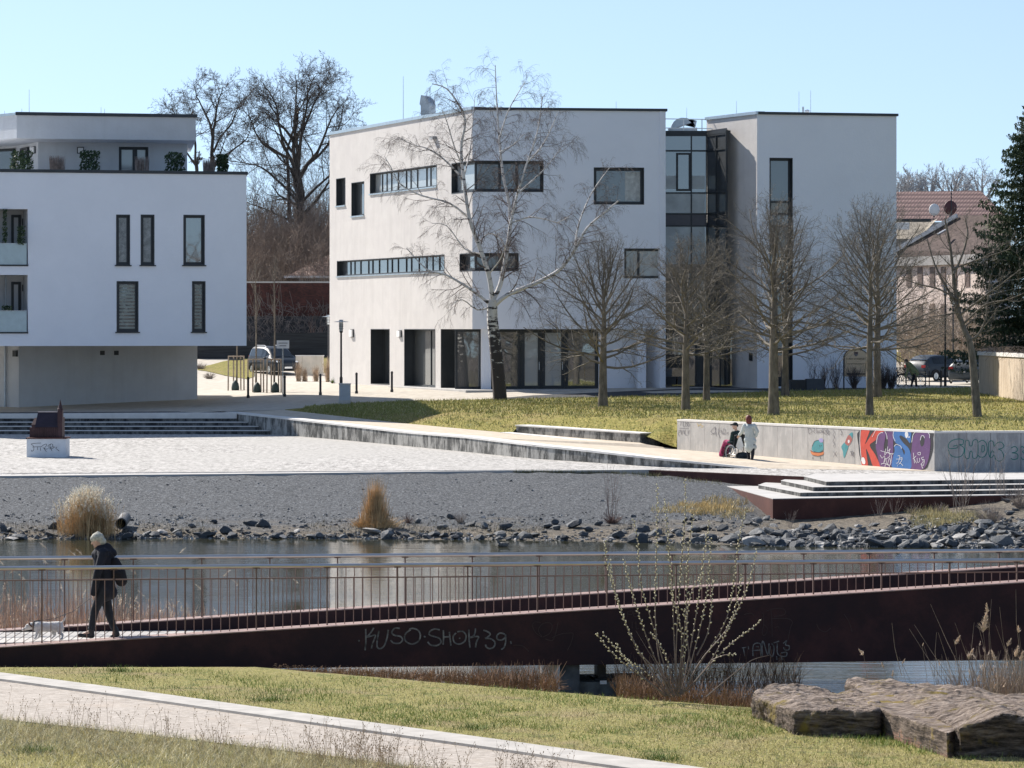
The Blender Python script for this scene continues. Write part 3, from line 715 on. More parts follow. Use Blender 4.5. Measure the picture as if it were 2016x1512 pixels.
# rods and pipes on the roofs
for x, yt, yb, D_, r_ in ((794, 150, 240, 180, .018), (1213, 200, 217, 175, .015), (1352, 212, 232, 182, .013), (1450, 199, 228, 176, .014), (1573, 180, 227, 175, .014), (1596, 178, 227, 175, .014)):
    q = MB(); q.tube([W(x, yb+6, D_), W(x, yt, D_)], [r_, r_*.6], 5); q.build("lightning_rod", STEEL, civ)
q = MB(); q.tube([W(1581, 230, 175), W(1581, 210, 175)], .05, 8); q.build("roof_pipe", STEEL, civ)
q = MB(); q.tube([W(1589, 230, 175), W(1589, 221, 175)], .05, 8); q.lathe(W(1589, 222, 175), [(.05, 0), (.13, .06), (.13, .12), (.05, .16)], 10); q.build("roof_pipe", STEEL, civ)

# ---------------------------------------------------------------- apartment block (left)
LZT = Z(344, 155); LZB = Z(680.7, 155)
La = (X(-330, 150.6), 150.6); Lb = (X(485.3, 155), 155.0)
apt = thing("apartment_building", "white apartment block at the left with overhanging upper floors, loggias and a planted roof terrace", "building", (Lb[0]-5, Lb[1]+4, -3.6))
fa = Facade(La, Lb)
def fh(x0, x1, yt, yb): return [fa.px(x0), fa.px(x1), fa.px((x0+x1)/2, yb)[1], fa.px((x0+x1)/2, yt)[1]]
wins = [(228.5, 256, 422.5, 522), (277, 304, 422.5, 522), (361, 403, 423, 522), (229.5, 272.5, 553.5, 653.5), (378, 404.5, 553.5, 653.5)]
H5 = [fh(*w) for w in wins]
lg1 = fh(-80, 55, 411, 522); lg2 = fh(-80, 55, 541, 655)
lg1[0] = fa.px(-80); lg2[0] = fa.px(-80)
q = MB(); fa.wall(q, 0, fa.L, LZB, LZT, H5+[lg1, lg2], .4)
Lr = (Lb[0]-1.5, 169.5); Lq = (La[0], 169)
f_ = Facade(Lb, Lr); f_.wall(q, 0, f_.L, LZB, LZT, [], .3); f_ = Facade(Lr, Lq); f_.wall(q, 0, f_.L, LZB, LZT, [], .3); f_ = Facade(Lq, La); f_.wall(q, 0, f_.L, LZB, LZT, [], .3)
pl = [(La[0]+.3, La[1]+.45), (Lb[0]-.3, Lb[1]+.4), (Lr[0]-.3, Lr[1]-.4), (Lq[0]+.3, Lq[1]-.4)]
q.prism(pl, LZT-.30, LZT-.12); q.prism(pl, LZB+.003, LZB+.3)
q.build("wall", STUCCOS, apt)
q = MB(); fa.box(q, 0, fa.L+.06, LZT, LZT+.14, -.45, .06); f_ = Facade(Lb, Lr); f_.box(q, .05, f_.L, LZT, LZT+.13, -.4, .055); q.build("parapet_coping", DARK2, apt)
for i, h in enumerate(H5):
    fa.window(apt, h[0], h[1], h[2], h[3], depth=.16, fw=.09, glass=GLASSR if i == 2 else GLASS, sill=.09, blind=(i > 2), lin=.05)
q = MB()
for i in (0, 1):
    h = H5[i]; n_ = 10
    for k in range(n_):
        a_ = h[0]+.14+(h[1]-h[0]-.28)*k/n_; b_ = h[0]+.14+(h[1]-h[0]-.28)*(k+.62)/n_
        q.quad(fa.pt(a_, h[2]+.15, -.168), fa.pt(b_, h[2]+.15, -.163), fa.pt(b_, h[3]-.15, -.163), fa.pt(a_, h[3]-.15, -.168))
q.build("curtain", M("net_curtain", (.33, .33, .32), .8, 0, .3, 5), apt)
# loggias
for k, (h, has_lamp) in enumerate(((lg1, 1), (lg2, 1))):
    q = MB(); dp = 2.2
    q.quad(fa.pt(h[0], h[2], -dp), fa.pt(h[1], h[2], -dp), fa.pt(h[1], h[3], -dp), fa.pt(h[0], h[3], -dp))
    q.quad(fa.pt(h[1], h[2], -.4), fa.pt(h[1], h[2], -dp), fa.pt(h[1], h[3], -dp), fa.pt(h[1], h[3], -.4))
    q.quad(fa.pt(h[0], h[3], -.4), fa.pt(h[1], h[3], -.4), fa.pt(h[1], h[3], -dp), fa.pt(h[0], h[3], -dp))
    fa.box(q, h[0]-1, h[1], h[2]-.2, h[2]+.002, -dp, -.02)
    q.build("loggia", STUCCO2, apt)
    fbk = Facade(fa.pt(0, 0, -dp+.02).xy, fa.pt(fa.L, 0, -dp+.02).xy)
    yb_ = 480 if k == 0 else 610; yt_ = 423 if k == 0 else 555
    a0_, a1_ = fbk.px(22), fbk.px(41)
    fbk.window(apt, a0_, a1_, h[2]+.05, fbk.px(30, yt_)[1], depth=.02, fw=.09, glass=GLASS, name='balcony_door', proud=.06)
    q = MB(); x_ = 10; q.tube([fbk.pt(fbk.px(x_), h[2], .3), fbk.pt(fbk.px(x_), h[3], .3)], .04, 8); q.build("downpipe", STEEL, apt)
    q = MB(); a_ = fbk.px(43.5); zc = fbk.px(44, 437 if k == 0 else 567)[1]; fbk.box(q, a_, a_+.12, zc-.15, zc+.15, 0, .12); q.build("wall_lamp", DARK, apt)
    # balustrade of frosted glass over a dark edge
    ytop, ybot = (480, 521) if k == 0 else (612.5, 653.5)
    zt1 = fa.px(30, ytop)[1]; zb1 = fa.px(30, ybot)[1]
    q = MB(); q.quad(fa.pt(h[0], zb1, .02), fa.pt(h[1]-.06, zb1, .02), fa.pt(h[1]-.06, zt1, .02), fa.pt(h[0], zt1, .02))
    fa.box(q, h[0], h[1]-.06, zb1, zt1, .0, .018)
    bl = q.build("balustrade", M("frosted_glass", (.44, .55, .57), .3, 0, .06), apt)
    q = MB(); fa.box(q, h[0], h[1]+.01, zb1-.07, zb1, -.3, .06); q.build("balcony_edge", DARK, bl)
    q = MB(); fa.box(q, h[0], h[1]-.04, zt1, zt1+.03, -.01, .03); q.build("rail", STEEL, bl)
# ground floor, set back
C0 = (X(-330, 166), 166); C1 = (X(37, 158), 158.0); C2 = (X(388.5, 165.5), 165.5); C3 = (C2[0]-.9, 172)
fgl = Facade(C0, C1); fgf = Facade(C1, C2)
q = MB(); fgl.wall(q, 0, fgl.L, -4.2, LZB+.002, [], .3); fgf.wall(q, 0, fgf.L, -4.2, LZB+.002, [], .3); f_ = Facade(C2, C3); f_.wall(q, 0, f_.L, -4.2, LZB, [], .3)
q.build("wall", STUCCO2, apt)
q = MB()
for x in (197, 224.5):
    a_, z1_ = fgf.px(x, 690.5); a2_, z0_ = fgf.px(x+8.5, 699); fgf.box(q, a_, a2_, z0_, z1_, -.01, .03)
q.build("vent_grille", DARK, apt)
q = MB(); a_ = fgl.px(12); q.tube([fgl.pt(a_, -4.0, .08), fgl.pt(a_, LZB, .08)], .05, 8); q.build("downpipe", STEEL, apt)
q = MB(); a_, z1_ = fgl.px(25, 690, .1); a2_, z0_ = fgl.px(29, 702, .1); fgl.box(q, a_, a2_+.1, z0_, z1_, 0, .12); q.build("wall_lamp", DARK, apt)
# penthouse
P0_ = (X(-330, 170.5), 170.5); P1_ = (X(33, 156), 156.0); P2_ = (X(385.5, 157.8), 157.8); P3_ = (P2_[0]-1.2, 168); P4_ = (P0_[0], 172)
PZT = Z(231.5, 157.8); PZB = Z(276.5, 157.8)
q = MB(); q.prism([P0_, P1_, P2_, P3_, P4_], PZB, PZT); q.build("roof_slab", STUCCO2, apt)
q = MB()
fp0 = Facade(P0_, P1_); fp1 = Facade(P1_, P2_)
fp0.box(q, 0, fp0.L, PZT, PZT+.12, -.4, .07); q.build("parapet_coping", ZINC, apt)
q = MB(); fp1.box(q, -.05, fp1.L+.06, PZT+.001, PZT+.15, -.4, .07); q.build("parapet_coping", DARK2, apt)
Q0 = (X(-330, 171), 171); Q1 = (X(33, 162.5), 162.5); Q2 = (X(75, 159.2), 159.2); Q3 = (X(368.5, 160.6), 160.6)
q = MB(); zf = LZT-.12
fq0 = Facade(Q0, Q1); fq1 = Facade(Q1, Q2); fq2 = Facade(Q2, Q3); fq3 = Facade(Q3, (Q3[0]-1.4, 168.5))
pd = [fq2.px(234), fq2.px(292), zf, fq2.px(234, 289)[1]]
fq0.wall(q, 0, fq0.L, zf, PZB, [], .3); fq1.wall(q, 0, fq1.L, zf, PZB, [], .3); fq2.wall(q, 0, fq2.L, zf, PZB, [pd], .3); fq3.wall(q, 0, fq3.L, zf, PZB, [], .3)
q.build("penthouse_wall", STUCCO2, apt)
fq2.window(apt, pd[0], pd[1], pd[2], pd[3], depth=.1, fw=.1, mull=[fq2.px(266)], glass=GLASSL, name="terrace_door", mw=.22)
fq0.window(apt, fq0.px(-60), fq0.px(31), zf, fq0.px(10, 293)[1], depth=-.08, fw=.1, glass=GLASS, name="terrace_door")
fq1.window(apt, fq1.px(43), fq1.px(58), fq1.px(50, 325)[1], fq1.px(50, 290)[1], depth=-.08, fw=.08, glass=GLASS, name="window")
for x0, x1, y0, y1, f_ in ((151.5, 165, 289.5, 302.5, fq2), (64, 70.5, 289, 302, fq1)):
    a_, z1_ = f_.px(x0, y0); a2_, z0_ = f_.px(x1, y1)
    q = MB(); f_.box(q, a_, a2_, z0_, z1_, 0, .06); fr = q.build("wall_lamp", DARK, apt)
    q = MB(); f_.box(q, a_+.04, a2_-.04, z0_+.04, z1_-.04, .06, .12); q.build("lamp_shade", WHITE, fr)
for x, yt, yb in ((57.5, 176, 229), (9, 218, 232), (43, 214, 229), (199, 211, 230), (206, 214, 230)):
    q = MB(); q.tube([W(x, yb+4, 162), W(x, yt, 162)], [.014, .009], 5); q.build("lightning_rod", STEEL, apt)
# ================================================================ WALLS, STEPS, PLATFORM
def stained(name, base, dark, joints=None, top_z=None):
    m, n, b = newmat(name); b.inputs["Roughness"].default_value = .9; b.inputs["Specular IOR Level"].default_value = .15
    x = noise(n, 1.6, 6); r0 = ramp(n, x.outputs[0], [(.3, tuple(c*.82 for c in base)), (.7, base)])
    y = noise(n, 1.0, 7, stretch=(2.6, 2.6, .9), rough=.75); r = ramp(n, y.outputs[0], [(.42, (0, 0, 0)), (.56, (1, 1, 1))])
    out = mixc(n, r.outputs[0], r0.outputs[0], dark)
    n.links.new(out, b.inputs["Base Color"]); g = noise(n, 14, 6); bump(n, b, g.outputs[0], .3, .02); _mats[name] = m; return m
m_wst = stained("weathered_concrete", (.44, .43, .40), (.10, .10, .095))
m_wall = stained("graffiti_wall_concrete", (.56, .54, .51), (.42, .41, .39))
m_wall_shade = stained("shaded_wall_concrete", (.50, .50, .49), (.33, .33, .33))  # darker copy for the return face, its shade put into the colour
m_cop = M("coping_concrete", (.72, .70, .66), .85, var=.06, scale=2)
m_step = stained("step_concrete", (.20, .20, .19), (.05, .05, .05))
def corten_mat():
    m, n, b = newmat("rusted_steel"); b.inputs["Roughness"].default_value = .75; b.inputs["Specular IOR Level"].default_value = .3
    x = noise(n, .9, 7, rough=.7, stretch=(1, 1, .6)); r = ramp(n, x.outputs[0], [(.3, (.055, .022, .018)), (.5, (.085, .033, .026)), (.7, (.13, .052, .038))])
    n.links.new(r.outputs[0], b.inputs["Base Color"]); y = noise(n, 30, 4); bump(n, b, y.outputs[0], .15, .005); return m
CORTEN = corten_mat()
# ramp wall (low end to the right)
def ribbon(mb, pts, ztop, zbot, th, out=None):
    """vertical wall along pts (xy, left to right), front face towards the camera"""
    n = len(pts); nr = []
    for i in range(n):
        d = (Vector(pts[min(i+1, n-1)])-Vector(pts[max(i-1, 0)])).normalized(); nr.append(Vector((-d.y, d.x)))
    P = [Vector(p) for p in pts]; B = [P[i]+nr[i]*th for i in range(n)]
    for i in range(n-1):
        j = i+1
        mb.hexa([(P[i].x, P[i].y, zbot[i]), (P[j].x, P[j].y, zbot[j]), (B[j].x, B[j].y, zbot[j]), (B[i].x, B[i].y, zbot[i]),
                 (P[i].x, P[i].y, ztop[i]), (P[j].x, P[j].y, ztop[j]), (B[j].x, B[j].y, ztop[j]), (B[i].x, B[i].y, ztop[i])])
def resample(pts, step):
    out = []; acc = [0]
    for a_, b_ in zip(pts, pts[1:]): acc.append(acc[-1]+(Vector(b_[:2])-Vector(a_[:2])).length)
    n = max(2, int(acc[-1]/step)+1)
    for i in range(n):
        t = acc[-1]*i/(n-1); out.append(tuple(float(np.interp(t, acc, [p[k] for p in pts])) for k in range(len(pts[0]))))
    return out
rw = [(X(437, 149.5), 149.5, -3.65, -4.6)]+[(X(RB[i][0], RB[i][1]), RB[i][1], RT[i]+.02, RB[i][2]-.3) for i in range(len(RB))]
rw = resample(rw, 1.27)
t_ = thing("ramp_wall", "long low weathered concrete retaining wall sloping down beside the sandy ramp path", "wall", (0, 127, -4.9))
for i in range(len(rw)-1):
    a_, b_ = Vector(rw[i][:2]), Vector(rw[i+1][:2]); d = (b_-a_).normalized()*.012
    q = MB(); ribbon(q, [a_+d, b_-d], [rw[i][2]-.07, rw[i+1][2]-.07], [rw[i][3], rw[i+1][3]], .4); q.build("wall_panel", m_wst, t_)
q = MB(); nn = []
P = [Vector(p[:2]) for p in rw]
for i in range(len(P)-1):
    d = (P[min(i+1, len(P)-1)]-P[i]).normalized(); nn.append(Vector((-d.y, d.x)))
nn.append(nn[-1])
Pc = [P[i]-nn[i]*.03 for i in range(len(P))]
ribbon(q, Pc, [p[2] for p in rw], [p[2]-.069 for p in rw], .62); q.build("coping", m_cop, t_)

# steps at the left
for k in range(4):
    D0 = 145+k*1.0; zt_ = -4.53+(k+1)*.1525
    xr = -9.92-(D0-144.3)*.546; xr2 = -9.92-(151-144.3)*.546
    q = MB(); zr = zt_
    q.prism([(-60, D0), (xr, D0), (xr2, 151), (-60, 151)], -5.2, [zt_, zr, zr, zt_] if k < 3 else [-3.94, -3.70, -3.70, -3.94])
    t_ = q.build("stone_step", m_step); tag(t_, "%s long concrete step between the plaza and the terrace, beside the church model" % ["lowest", "second lowest", "second highest", "topmost"][k], "step", "steps left of the ramp wall")
    q = MB(); q.prism([(-60, D0-.02), (xr+.01, D0-.02), (xr-.25, D0+.5), (-60, D0+.5)], zt_-.02, [zt_+.010]*4 if k < 3 else [-3.925, -3.685, -3.685, -3.925]); q.build("nosing", m_cop, t_)

# bench wall
ba, bb = Vector((X(1016, 138), 138)), Vector((X(1260, 131.7), 131.7))
t_ = thing("bench_wall", "short low concrete wall set into the lawn slope above the path, stained dark along its top", "wall", (ba.x, ba.y, -4.5))
nP = 9
for i in range(nP):
    a_ = ba+(bb-ba)*i/nP; b_ = ba+(bb-ba)*(i+1)/nP; d = (b_-a_).normalized()*.01
    za = -3.93-.13*i/nP; zb = -3.93-.13*(i+1)/nP
    q = MB(); ribbon(q, [a_+d, b_-d], [za-.05, zb-.05], [-4.7, -4.8], 1.0 if i == nP-1 else .8); q.build("wall_panel", m_wst, t_)
q = MB(); d_ = (bb-ba).normalized(); nr_ = Vector((-d_.y, d_.x)); ribbon(q, [ba-nr_*.02-d_*.05, bb-nr_*.02+d_*.03], [-3.93, -4.06], [-3.979, -4.109], 1.05); q.build("coping", m_cop, t_)
q = MB(); e0 = Vector((X(1004, 137.4), 137.4)); e1 = Vector((X(1243, 130.4), 130.4)); ribbon(q, [e0-nr_*.5, e1-nr_*.5], [-4.20, -4.44], [-4.6, -4.8], .5); o = q.build("path_kerb", m_cop); o['kind'] = 'structure'

# graffiti wall
W0 = Vector((X(1333, 130), 130)); W1 = Vector((X(1840, 115), 115)); W2 = Vector((X(2320, 116.0), 116.0))
gw = thing("graffiti_wall", "long concrete retaining wall covered in graffiti, with the big painted letters KUSO at its corner", "wall", (W0.x, W0.y, -4.7))
FG1 = Facade(W0, W1); FG2 = Facade(W1, W2)
gx = [1333, 1360, 1387.5, 1416, 1443, 1471, 1502, 1531, 1560, 1590.5, 1621.5, 1652, 1683, 1711, 1742, 1779, 1812.5, 1840]
for i in range(len(gx)-1):
    a0_, a1_ = (FG1.px(gx[i]) if i else 0)+.008, (FG1.px(gx[i+1]) if i < len(gx)-2 else FG1.L)-.008
    q = MB(); FG1.box(q, a0_, a1_, -5.0, -3.56, -.3, 0); q.build("wall_panel", m_wall, gw)
gx2 = [1840, 1888, 1950, 2010, 2075, 2140, 2200, 2260, 2320]
for i in range(len(gx2)-1):
    a0_ = (FG2.px(gx2[i]) if i else .012)+.008; a1_ = FG2.px(gx2[i+1])-.008
    q = MB(); FG2.box(q, a0_, a1_, -5.0, -3.56, -.3, 0); q.build("wall_panel", m_wall_shade, gw)
q = MB(); FG1.box(q, 0, FG1.L+.015, -3.559, -3.49, -.36, .012); FG2.box(q, .02, FG2.L, -3.558, -3.49, -.36, .012); q.build("coping", m_cop, gw)

# platform with three steps and steel face
pf = MB()
PLf = [W(1521.5, 0, 104.1), W(1971, 0, 106.3), W(2330, 0, 107.6)]
plc = [(X(1521.5, 104.1), 104.1), (X(1971, 106.4), 106.4), (X(2330, 107.8), 107.8), (X(2330, 112), 112), (X(1493, 112.4), 112.4), (X(1430.5, 112.4), 112.4)]
pf.prism(plc, -6.6, -5.235)
t_ = thing("river_platform", "rusty steel sided platform jutting towards the river, below three pale steps", "platform", (plc[0][0], plc[0][1], -6.1))
pf.build("steel_face", CORTEN, t_)
q = MB(); q.prism([(p[0], p[1]) for p in plc], -5.234, -5.215); q.build("deck", m_conc_l, t_)
stp = [((1493, 110.6), (1575.6, 105.4), (2330, 108.6), -5.225, -5.095), ((1537.7, 110.9), (1601, 106.3), (2330, 109.6), -5.094, -4.965), ((1582.6, 111.1), (1627, 107.25), (2330, 110.4), -4.964, -4.838)]
for k, (a_, b_, c_, z0_, z1_) in enumerate(stp):
    q = MB(); q.prism([(X(a_[0], a_[1]), a_[1]), (X(b_[0], b_[1]), b_[1]), (X(c_[0], c_[1]), c_[1]), (X(2330, 114), 114), (X(a_[0]+20, 114), 114)], z0_, z1_-.009)
    o = q.build("stone_step", m_step); tag(o, "%s of the three wide steps between the plaza and the steel platform" % ["bottom", "middle", "top"][k], "step", "steps on the river platform")
    q = MB(); q.prism([(X(a_[0], a_[1])-.01, a_[1]), (X(b_[0], b_[1]), b_[1]-.015), (X(c_[0], c_[1]), c_[1]-.015), (X(2330, 113), 113), (X(a_[0]+20, 113), 113)], z1_-.008, z1_); q.build("tread", m_conc_l, o)
# dark paving before the entrance: the office block's shadow put into its colour
m_shadow_paving = G3("shadow_dark_paving", [(.3, (.045, .047, .05)), (.7, (.085, .088, .092))], 6, 6)
poly_sheet("entrance_shadow_paving", [Vector((p.x, p.y, p.z+.02)) for p in [gp(a_, b_, 140) for a_, b_ in ((966, 786.0), (1187, 782.5), (1340, 777.5), (1450, 773.8), (1600, 769), (1755, 766), (1762, 757.5), (1500, 759.5), (1340, 766), (1187, 773), (1050, 779))]], m_shadow_paving)
# steel retaining band under the plaza edge
q = MB(); c0 = (X(1262, 116.6), 116.6); c1 = (X(1583, 111.15), 111.15)
d_ = (Vector(c1)-Vector(c0)).normalized(); nr_ = Vector((-d_.y, d_.x))
pts_ = [Vector(c0)+d_*(Vector(c1)-Vector(c0)).length*t for t in (0, .34, .345, .69, .695, 1)]
ribbon(q, [Vector(c0)-nr_*.02, Vector(c1)-nr_*.02], [-4.862, -4.855], [-6, -6], .12)
o = q.build("steel_retaining_wall", CORTEN); tag(o, "low rust brown steel edge holding the plaza above the gravel, left of the steps", "wall")

# ---------------------------------------------------------------- strokes for graffiti
def decal(name, f, strokes, wpx, mat, parent, out=.006, closed=False, label=None):
    """strokes: polylines in photograph pixels on facade f; ribbon width wpx in pixels"""
    mb = MB()
    for k, st in enumerate(strokes):
        w_ = wpx if isinstance(wpx, (int, float)) else wpx[k]
        pts = [Vector(p) for p in smooth(st)]; n = len(pts)
        L_, R_ = [], []
        for i in range(n):
            t = pts[min(i+1, n-1)]-pts[max(i-1, 0)]
            if t.length < 1e-6: t = Vector((1, 0))
            t.normalize(); nn_ = Vector((-t.y, t.x)); L_.append(pts[i]+nn_*w_/2); R_.append(pts[i]-nn_*w_/2)
        o_ = out+.0004*k
        A = [f.pt(*f.px(p.x, p.y), o_) for p in L_]; B = [f.pt(*f.px(p.x, p.y), o_) for p in R_]
        mb.add(A+B, [(i, i+1, n+i+1, n+i) for i in range(n-1)])
    return mb.build(name, mat, parent, label=label)
def smooth(st, k=4):
    st = [Vector(p) for p in st]
    if len(st) < 3: return st
    out = []
    for i in range(len(st)-1):
        p0 = st[max(i-1, 0)]; p1 = st[i]; p2 = st[i+1]; p3 = st[min(i+2, len(st)-1)]
        for j in range(k):
            t = j/k; out.append(.5*((2*p1)+(p2-p0)*t+(2*p0-5*p1+4*p2-p3)*t*t+(3*p1-p0-3*p2+p3)*t**3))
    out.append(st[-1]); return out
def fillp(name, f, polys, mat, parent, out=.006, curve=True, label=None):
    mb = MB()
    for k, po in enumerate(polys):
        if curve:
            c = [Vector(p) for p in po]; n = len(c); pts = []
            for i in range(n):
                p0, p1, p2, p3 = c[i-1], c[i], c[(i+1) % n], c[(i+2) % n]
                for j in range(3):
                    t = j/3; pts.append(.5*((2*p1)+(p2-p0)*t+(2*p0-5*p1+4*p2-p3)*t*t+(3*p1-p0-3*p2+p3)*t**3))
        else: pts = [Vector(p) for p in po]
        P3 = [f.pt(*f.px(p.x, p.y), out+.0005*k) for p in pts]
        tr = geometry.tessellate_polygon([[Vector((p.x, p.y, 0)) for p in pts]])
        mb.add(P3, [tuple(t) for t in tr])
    return mb.build(name, mat, parent, label=label)
def paint(name, c, var=.10): return M("paint_"+name, c, .65, 0, var, 3)
pk = paint("black", (.03, .03, .035)); pr = paint("red", (.62, .075, .045)); pu = paint("purple", (.13, .055, .17)); pbl = paint("blue", (.04, .16, .42))
pw = paint("white", (.78, .78, .78)); pt_ = paint("teal", (.07, .30, .33)); po_ = paint("orange", (.68, .22, .08)); pg = paint("grey_line", (.16, .15, .17)); pgr = paint("green_line", (.015, .19, .16))
py_ = paint("yellow", (.62, .45, .16)); plv = paint("lavender", (.35, .32, .55)); prd = paint("dull_red", (.42, .13, .11))
# zoomed coordinates of the crop 1600,780 scale 4.846
def zc(pts, ox=1600, oy=780, s=4.846): return [(ox+x/s, oy+y/s) for x, y in pts]
fillp("painted_outline", FG1, [zc([(455, 318), (800, 326), (1125, 338), (1150, 400), (1148, 520), (1110, 640), (1070, 700), (900, 706), (700, 690), (500, 664), (455, 600), (438, 470)])], pk, gw, .004, label="black spray painted shadow round the big letters")
fillp("letter_fill", FG1, [zc([(470, 316), (545, 318), (520, 400), (505, 455), (600, 320), (690, 322), (600, 420), (545, 470), (600, 560), (650, 686), (585, 684), (540, 560), (510, 500), (520, 590), (528, 672), (472, 660), (462, 560), (455, 430)])], pr, gw, .007, label="red letter K")
fillp("letter_fill", FG1, [zc([(610, 400), (640, 350), (700, 345), (690, 420), (680, 500), (700, 540), (720, 430), (700, 325), (765, 328), (770, 450), (765, 600), (730, 690), (655, 688), (620, 560), (603, 480)]),
                           zc([(985, 350), (1030, 330), (1100, 338), (1125, 420), (1118, 540), (1090, 650), (1040, 702), (950, 700), (935, 620), (945, 500), (955, 410)])], pu, gw, .008, label="purple letters U and O")
fillp("letter_fill", FG1, [zc([(775, 330), (850, 328), (935, 335), (940, 400), (930, 450), (900, 410), (845, 375), (830, 390), (870, 450), (920, 500), (940, 580), (930, 700), (765, 694), (768, 580), (785, 520), (780, 470), (830, 470), (860, 520), (875, 560), (880, 520), (840, 480), (790, 440), (768, 390)])], pbl, gw, .009, label="blue letter S")
fillp("letter_counter", FG1, [zc([(1030, 420), (1050, 380), (1068, 410), (1062, 460), (1040, 480), (1028, 450)])], pk, gw, .0105)
decal("letter_outline", FG1, [zc(a) for a in [[(458, 316), (452, 420), (458, 520), (468, 620)], [(608, 455), (625, 375), (660, 345), (670, 352)], [(690, 330), (708, 370), (712, 410)], [(775, 330), (770, 380), (790, 430)], [(780, 480), (800, 460), (840, 475), (850, 500)], [(948, 440), (960, 370), (985, 340), (1010, 334)], [(1100, 340), (1118, 370), (1118, 400)], [(1030, 420), (1040, 380), (1060, 378), (1070, 400)], [(605, 320), (570, 390)]]], .95, pw, gw, .011)
fillp("highlight", FG1, [zc([(885, 345), (905, 340), (915, 370), (900, 400), (884, 380)]), zc([(918, 385), (926, 382), (926, 396), (918, 398)]), zc([(470, 590), (490, 585), (505, 620), (500, 648), (475, 640)])], pw, gw, .0112)
decal("tag_writing", FG1, [zc(a) for a in [[(645, 560), (665, 590), (690, 570), (680, 640), (660, 640)], [(700, 500), (690, 560), (720, 530), (740, 570), (700, 600)], [(650, 520), (770, 555)], [(720, 480), (715, 520), (745, 505)], [(690, 630), (700, 590), (715, 650), (735, 590), (750, 640)], [(655, 650), (690, 640), (735, 660), (750, 620), (755, 560)], [(690, 690), (700, 650), (730, 655), (740, 690)], [(740, 500), (735, 550), (775, 545)],
    [(815, 570), (835, 570), (820, 630), (800, 640)], [(800, 600), (860, 600)], [(835, 590), (855, 585), (850, 620), (810, 665), (840, 640), (865, 665)],
    [(965, 540), (975, 640)], [(960, 600), (990, 570)], [(970, 595), (995, 640)], [(1000, 590), (1005, 630), (1025, 620), (1022, 590)], [(1065, 580), (1040, 590), (1060, 620), (1035, 650)], [(1000, 545), (1030, 535), (1030, 560), (1005, 555)], [(1050, 600), (1070, 610), (1060, 660), (1040, 650), (1055, 690)]]], .8, pw, gw, .0116)
# little blue figure on a skateboard
z4 = lambda a: zc(a, 1216, 740, 4.032)
fillp("painted_ball", FG1, [z4([(1545, 560), (1565, 520), (1600, 510), (1630, 530), (1632, 590), (1600, 608), (1560, 600), (1542, 585)])], pt_, gw, .007)
fillp("painted_board", FG1, [z4([(1532, 592), (1560, 605), (1610, 608), (1635, 600), (1632, 625), (1590, 636), (1545, 625)])], po_, gw, .008)
fillp("painted_cap", FG1, [z4([(1600, 500), (1625, 496), (1634, 520), (1615, 530), (1600, 515)])], plv, gw, .009)
decal("painted_outline", FG1, [z4(a) for a in [[(1545, 560), (1565, 520), (1600, 510)], [(1632, 590), (1600, 608), (1560, 600)], [(1532, 592), (1560, 605), (1610, 608), (1635, 600)], [(1545, 627), (1590, 637), (1632, 626)], [(1552, 640), (1550, 660)], [(1610, 640), (1612, 662)], [(1605, 548), (1607, 560)], [(1620, 548), (1621, 558)]]], .8, pk, gw, .0095)
# rocket
fillp("painted_rocket", FG1, [zc([(275, 480), (310, 440), (345, 450), (330, 520), (300, 590), (290, 530)]), zc([(345, 370), (382, 345), (380, 400), (362, 420)])], pt_, gw, .007)
fillp("painted_rocket", FG1, [zc([(310, 440), (345, 370), (378, 410), (345, 470), (325, 462)])], prd, gw, .008)
fillp("highlight", FG1, [zc([(336, 425), (350, 415), (354, 435), (342, 448)])], pw, gw, .009)
# small tags along the wall
tags = [[(505, 365), (500, 395)], [(520, 362), (522, 398), (540, 395), (538, 362)], [(560, 368), (546, 378), (560, 388), (546, 402)], [(562, 372), (572, 385), (565, 402), (556, 390), (562, 372)], [(492, 416), (566, 416)], [(480, 440), (500, 430), (498, 445), (482, 452), (490, 480)], [(506, 430), (508, 465), (520, 430)], [(528, 430), (528, 460)], [(540, 428), (535, 465), (556, 470)], [(560, 430), (560, 460), (574, 430)],
        [(740, 440), (775, 405), (778, 440), (760, 458), (740, 440)], [(775, 410), (785, 480)], [(742, 465), (790, 455)], [(808, 410), (800, 450), (815, 495)], [(800, 450), (825, 430), (830, 460), (870, 462)], [(842, 420), (858, 430), (848, 462), (838, 450), (842, 420)], [(862, 455), (880, 450), (870, 462)],
        [(1515, 415), (1520, 460), (1545, 440), (1528, 418), (1515, 430)], [(1555, 420), (1570, 425), (1558, 440), (1572, 455)], [(1580, 410), (1582, 455), (1592, 435), (1598, 455)], [(1610, 430), (1622, 432), (1618, 452), (1606, 448), (1610, 430)], [(1628, 420), (1628, 455), (1645, 425)], [(1632, 440), (1645, 460)], [(1650, 430), (1680, 470), (1665, 420), (1655, 465), (1685, 440), (1650, 430)],
        [(1765, 440), (1775, 430), (1785, 470), (1770, 460)], [(1850, 600), (1880, 610), (1855, 635), (1865, 595), (1875, 640), (1850, 600)], [(1715, 430), (1722, 450), (1712, 470), (1724, 490), (1712, 520), (1724, 540), (1714, 560)], [(1715, 600), (1740, 640)], [(1740, 600), (1715, 645)]]
decal("tag_writing", FG1, [z4(a) for a in tags], .75, pg, gw, .006)
decal("tag_writing", FG1, [z4(a) for a in [[(630, 375), (645, 395), (665, 375)], [(640, 385), (640, 405)], [(655, 390), (680, 400), (660, 410)]]], .8, py_, gw, .006)
